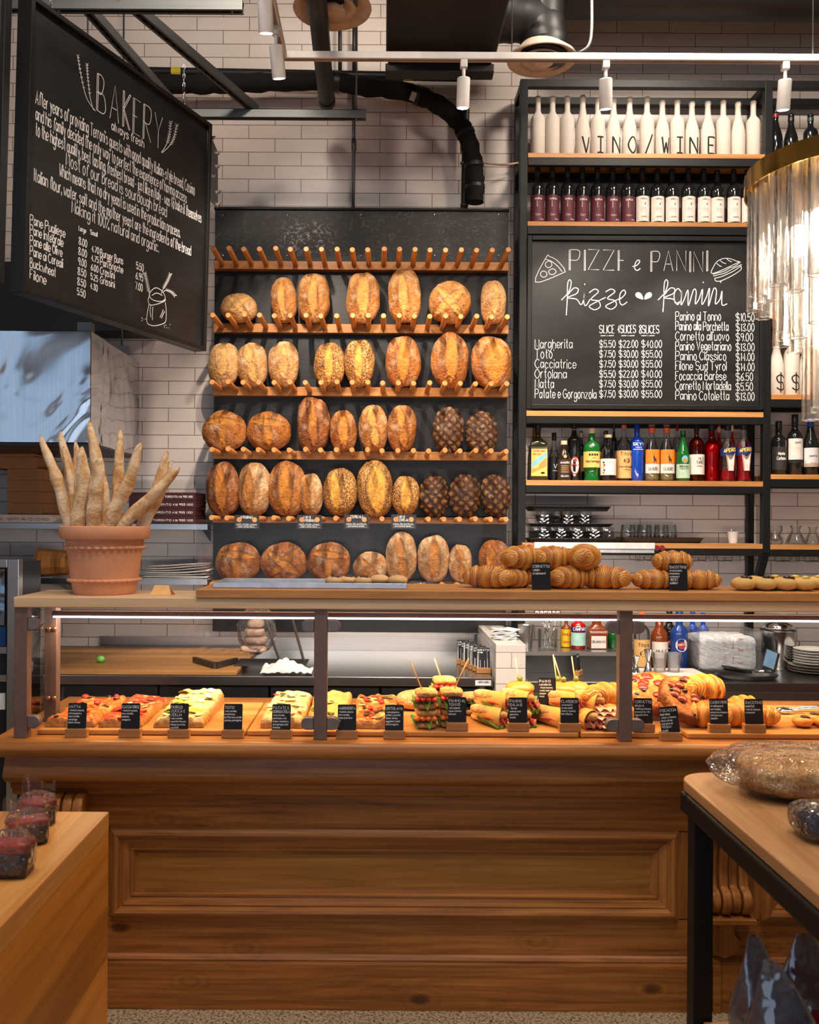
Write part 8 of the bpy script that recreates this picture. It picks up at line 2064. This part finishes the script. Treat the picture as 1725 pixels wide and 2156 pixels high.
for i in range(9):
    g = i < 3; rr = 0.125 if g else 0.10; zz = BB + 0.03 + i * 0.0125
    if i == 0: zz = BB
    q = thing('dinner_plate', '%s plate, %s from the bottom of the stack on the bar' % ('wide grey' if g else 'white', ORD[i]), 'plate', (ax(1716, 4.7), 4.7, BB + i * 0.0138), 'plates stacked on the bar')
    MB().lathe([(0, 0), (rr * 0.55, 0), (rr * 0.95, 0.010), (rr, 0.012), (rr * 0.94, 0.0135), (rr * 0.55, 0.004), (0, 0.004)], (ax(1716, 4.7), 4.7, BB + i * 0.0138), 36).build('plate_dish', PLG if g else PLW, q, smooth=True, auto=40)

# ================================================================== brass and glass chandelier
QX, QY, QZ, QR = 1.353, 2.6, 2.626, 0.30
ch = thing('chandelier', 'round brass chandelier hung with tiers of fluted clear glass tubes', 'chandelier', (QX, QY, QZ))
BRASS = plain('brass', srgb(214, 170, 84), 0.14, 1.0, 0.5, 0.04)
MB().lathe([(QR, -0.055), (QR, 0.0), (QR - 0.004, 0.0), (QR - 0.004, -0.055), (QR, -0.055)], (QX, QY, QZ), 72, closed=True).build('brass_ring', BRASS, ch, smooth=True, auto=40)
MB().lathe([(0, -0.006), (QR - 0.005, -0.006), (QR - 0.005, -0.002), (0, -0.002)], (QX, QY, QZ), 60).build('top_plate', BRASS, ch, smooth=True, auto=40)
MB().cyl((QX, QY, QZ), (QX, QY, 4.9), 0.01).build('suspension_rod', BRASS, ch, smooth=True)
TUBE = glass('fluted_glass', (0.985, 0.97, 0.95), 0.08, 0.9, 1.45, 0.5, 0.12, (0.95, 0.90, 0.84))
pm = None
def gtube(x, y, zt, zb, k):
    m = MB(); n = 30; f = lambda t: 0.0215 + 0.0035 * math.cos(6 * t)
    for z_ in (zt, zt - 0.01, zb + 0.004, zb):
        for j in range(n):
            t = 2 * PI * j / n + k; m.v.append((x + f(2 * PI * j / n) * math.cos(t), y + f(2 * PI * j / n) * math.sin(t), z_))
    for i in range(3):
        for j in range(n): m.f.append((i * n + j, i * n + (j + 1) % n, (i + 1) * n + (j + 1) % n, (i + 1) * n + j))
    m.build('glass_tube', TUBE, ch, smooth=True, auto=60)
    MB().tube([(x + f(2 * PI * j / n) * math.cos(2 * PI * j / n + k), y + f(2 * PI * j / n) * math.sin(2 * PI * j / n + k), zb) for j in range(n + 1)], 0.0013, 5, False).build('tube_rim', plain('rim_glass', (0.75, 0.72, 0.68), 0.1), ch, smooth=True)
for R_, n_, zb in ((0.268, 28, 2.235), (0.195, 19, 2.125), (0.115, 10, 1.905)):
    for i in range(n_):
        a = 2 * PI * (i + 0.3) / n_; gtube(QX + R_ * math.cos(a), QY + R_ * math.sin(a), QZ - 0.035 - (0.0 if R_ > 0.25 else 0.02), zb + 0.03 * (i % 2), i * 0.7)
BULB = emis('bulb', (1.0, 0.90, 0.76), 22.0)
for i in range(6):
    a = 2 * PI * i / 6 + 0.5
    for zz in (QZ - 0.19, QZ - 0.34):
        p = Vector((QX + 0.155 * math.cos(a), QY + 0.155 * math.sin(a), zz)) if zz > QZ - 0.3 else Vector((QX + 0.06 * math.cos(a), QY + 0.06 * math.sin(a), zz))
        MB().blob(p, (0.036, 0.036, 0.048), 14, 10).build('bulb', BULB, ch, smooth=True)
lamp('chandelier_lamp', 'POINT', (QX, QY, QZ - 0.42), 14, (1.0, 0.80, 0.58), shadow_soft_size=0.10)

# ================================================================== tables on the customers' side
EZ = 0.88
lt_ = thing('block_table', 'solid butcher block display table with waterfall side in the near corner', 'table', (-1.5, 1.5, 0))
MB().boxb((-2.4, 0.75, EZ - 0.05), (-0.671, 2.25, EZ)).build('table_top', BUTCHER(), lt_, bevel=0.002)
MB().boxb((-2.4, 0.75, 0), (-0.672, 2.249, EZ - 0.0505)).build('side_panel', wood('block_side', (srgb(156, 92, 28), srgb(186, 116, 42), srgb(206, 138, 62)), 'Y', 0.8, 0.4, 45, 0.04, 1.2, planks=('Z', 0.13)), lt_)
CANDY = plain('dark_chocolate', srgb(40, 22, 26), 0.35); RIB = plain('red_band', srgb(170, 52, 42), 0.5)
def candy(px, py, Y, w, h, yaw, lb):
    p = at(px, py, Y); p.z = EZ + 0.001; q = thing('chocolate_pack', lb, 'sweets', p, 'wrapped chocolates on the block table', rot=(0, 0, yaw))
    MB().boxb((-w / 2, -0.02, 0.001), (w / 2, 0.03, h * 0.72)).build('chocolate_bar', CANDY, q, bevel=0.003, local=True)
    MB().boxb((-w / 2 - 0.002, -0.022, h * 0.58), (w / 2 + 0.002, 0.032, h * 0.80)).build('red_strip', RIB, q, bevel=0.003, local=True)
    MB().blob((0, 0.005, h * 0.52), (w * 0.56, 0.036, h * 0.52), 22, 14, fn=lambda v: (abs(v.x) ** 5 + abs(v.y) ** 5 + abs(v.z) ** 4) ** -0.2 * (1 + (0.16 if v.z > 0.3 else 0.02) * mnoise.noise(v * 6 + Vector((px, 0, 0))))).build('clear_wrapper', FILM, q, local=True)
    MB().surf(lambda u, v: Vector(((u - 0.5) * w * 1.3, 0.004 + 0.012 * math.sin(u * 14), h * (0.9 + 0.55 * v + 0.08 * math.sin(u * 19)))), 18, 4).build('wrapper_tail', FILM, q, local=True)
candy(12, 1850, 1.84, 0.095, 0.085, 0.0, 'wrapped dark chocolate pack standing closest to the table side')
candy(58, 1790, 2.02, 0.080, 0.070, 0.5, 'wrapped chocolate pack lying crooked in the middle')
candy(74, 1760, 2.14, 0.070, 0.075, -0.4, 'wrapped chocolate pack deepest on the block table')
TZ2, TL = 0.90, 0.832
rt_ = thing('oak_table', 'oak topped display table with rounded corner and black steel frame', 'table', (1.5, 1.7, 0))
r_ = 0.09
pl = [(2.4, 2.567), (2.4, 0.7), (TL, 0.7)] + [(TL + r_ - r_ * math.cos(R(a)), 2.567 - r_ + r_ * math.sin(R(a))) for a in range(0, 91, 10)]
MB().prism(pl, 'Z', TZ2 - 0.03, TZ2).build('table_top', wood('table_oak', (srgb(160, 112, 70), srgb(186, 138, 92), srgb(204, 158, 112)), 'Y', 0.8, 0.42, 45, 0.04, 1.2), rt_, bevel=0.003)
MB().boxb((TL - 0.008, 0.7, TZ2 - 0.085), (TL + 0.05, 2.50, TZ2 - 0.031)).boxb((TL + 0.05, 2.46, TZ2 - 0.085), (2.38, 2.52, TZ2 - 0.031)).build('frame', BLACK(), rt_, bevel=0.006)
MB().tube([(TL - 0.008 + 0.055 - 0.055 * math.cos(R(a)), 2.49 - 0.04 + 0.055 * math.sin(R(a)), TZ2 - 0.034) for a in range(0, 91, 15)], 0.005, 8).build('frame_rim', BLACK(), rt_, smooth=True)
for xx, yy in ((TL + 0.005, 2.42), (2.3, 2.42), (TL + 0.005, 0.75), (2.3, 0.75)): MB().boxb((xx, yy, 0), (xx + 0.052, yy + 0.052, TZ2 - 0.0855)).build('leg', BLACK(), rt_, bevel=0.002)
MB().boxb((TL + 0.03, 0.8, 0.26), (2.35, 2.41, 0.28)).build('lower_shelf', OAK(), rt_)
q = thing('bagged_bread', 'flat loaf in a glossy clear bag on the oak table', 'bread', (1.11, 2.36, TZ2 + 0.001), rot=(0, 0, R(-16)))
box_ = lambda v: (abs(v.x) ** 4 + abs(v.y) ** 4 + abs(v.z) ** 3) ** -0.27
MB().blob((0, 0, 0.052), (0.165, 0.125, 0.048), 40, 24, fn=lambda v: box_(v) * (1 + 0.05 * mnoise.noise(v * 3) + 0.03 * mnoise.noise(v * 9))).build('loaf', crust('bag_loaf', S(184, 122, 60), S(218, 164, 98), S(236, 200, 144), S(222, 172, 104), 0.9), q, smooth=True, local=True)
def bagf(v):
    tip = 1 + (0.38 * max(0, -v.x) ** 6 * (1 if v.y > -0.2 else 0.4))
    return box_(v) * tip * (1 + 0.06 * mnoise.noise(v * 4) + 0.05 * abs(mnoise.noise(v * 9)))
MB().blob((0, 0, 0.061), (0.178, 0.136, 0.058), 64, 40, fn=bagf).build('clear_bag', FILM, q, local=True)
p = at(1728, 1758, 2.03); q = thing('dark_packet', 'small dark foil packet in clear wrap beside the bagged loaf', 'packet', (p.x, 2.03, TZ2 + 0.001))
MB().blob((0, 0, 0.038), (0.05, 0.05, 0.03), 22, 14, fn=lambda v: box_(v) * (1 + 0.06 * mnoise.noise(v * 4))).build('packet', plain('indigo_foil', (0.02, 0.022, 0.05), 0.25, 0.3), q, local=True)
MB().blob((0, 0, 0.041), (0.058, 0.058, 0.038), 26, 18, fn=lambda v: box_(v) * (1 + 0.07 * mnoise.noise(v * 6))).build('clear_wrapper', FILM, q, local=True)
POUCH = glass('pouch_film', (0.72, 0.72, 0.80), 0.10, 2.6, 1.6, 0.5, 0.15, (0.30, 0.32, 0.44), (9, 9, 5), 0.04)
COOK = plain('dark_biscuits', srgb(64, 38, 34), 0.5, 0, 0.4, 0.5, 22)
def pouch(px, py, Y, w, lb, lean, yaw, tipu=0.0):
    """gusseted bag: two films meeting in a pointed seal at the top, red label low down"""
    tp = at(px, py, Y); zb = 0.281; hh = tp.z - zb; q = thing('biscuit_bag', lb, 'bag', (tp.x + lean, Y, zb), 'biscuit bags under the oak table', rot=(0, 0, yaw))
    def f(u, v):
        a = 2 * PI * u; k = 1 - sm(0.5, 1.0, v); wd = w / 2 * (0.16 + 0.84 * (1 - max(0, (v - 0.55) / 0.45) ** 1.2)); th = 0.055 * k + 0.002
        return Vector((math.cos(a) * wd + tipu * v * v - lean * v * v, math.sin(a) * th + 0.006 * math.sin(v * 14 + a * 2) * k, hh * v + 0.004 * math.sin(a * 3 + v * 9)))
    MB().surf(f, 36, 24, wrap=True).build('film_bag', POUCH, q, smooth=True, local=True)
    MB().blob((0, 0, hh * 0.27), (w * 0.40, 0.042, hh * 0.27), 20, 14, fn=lambda v: box_(v) * (1 + 0.1 * mnoise.noise(v * 5))).build('biscuits', COOK, q, smooth=True, local=True)
    MB().surf(lambda u, v: f(0.70 + 0.12 * u, 0.44 + 0.16 * v) * 1.0 + Vector((0, -0.003, 0)), 6, 3).build('red_label', plain('bag_red', srgb(150, 24, 24), 0.35), q, smooth=True, local=True)
pouch(1581, 1965, 2.02, 0.15, 'clear biscuit bag with the tallest narrow tip under the oak table', 0.035, 0.25)
pouch(1625, 2028, 1.90, 0.17, 'clear biscuit bag leaning over in front of the tall tipped one', 0.05, -0.2)
pouch(1690, 1965, 2.12, 0.20, 'clear biscuit bag with a broad bluish top behind the others', 0.03, 0.1)
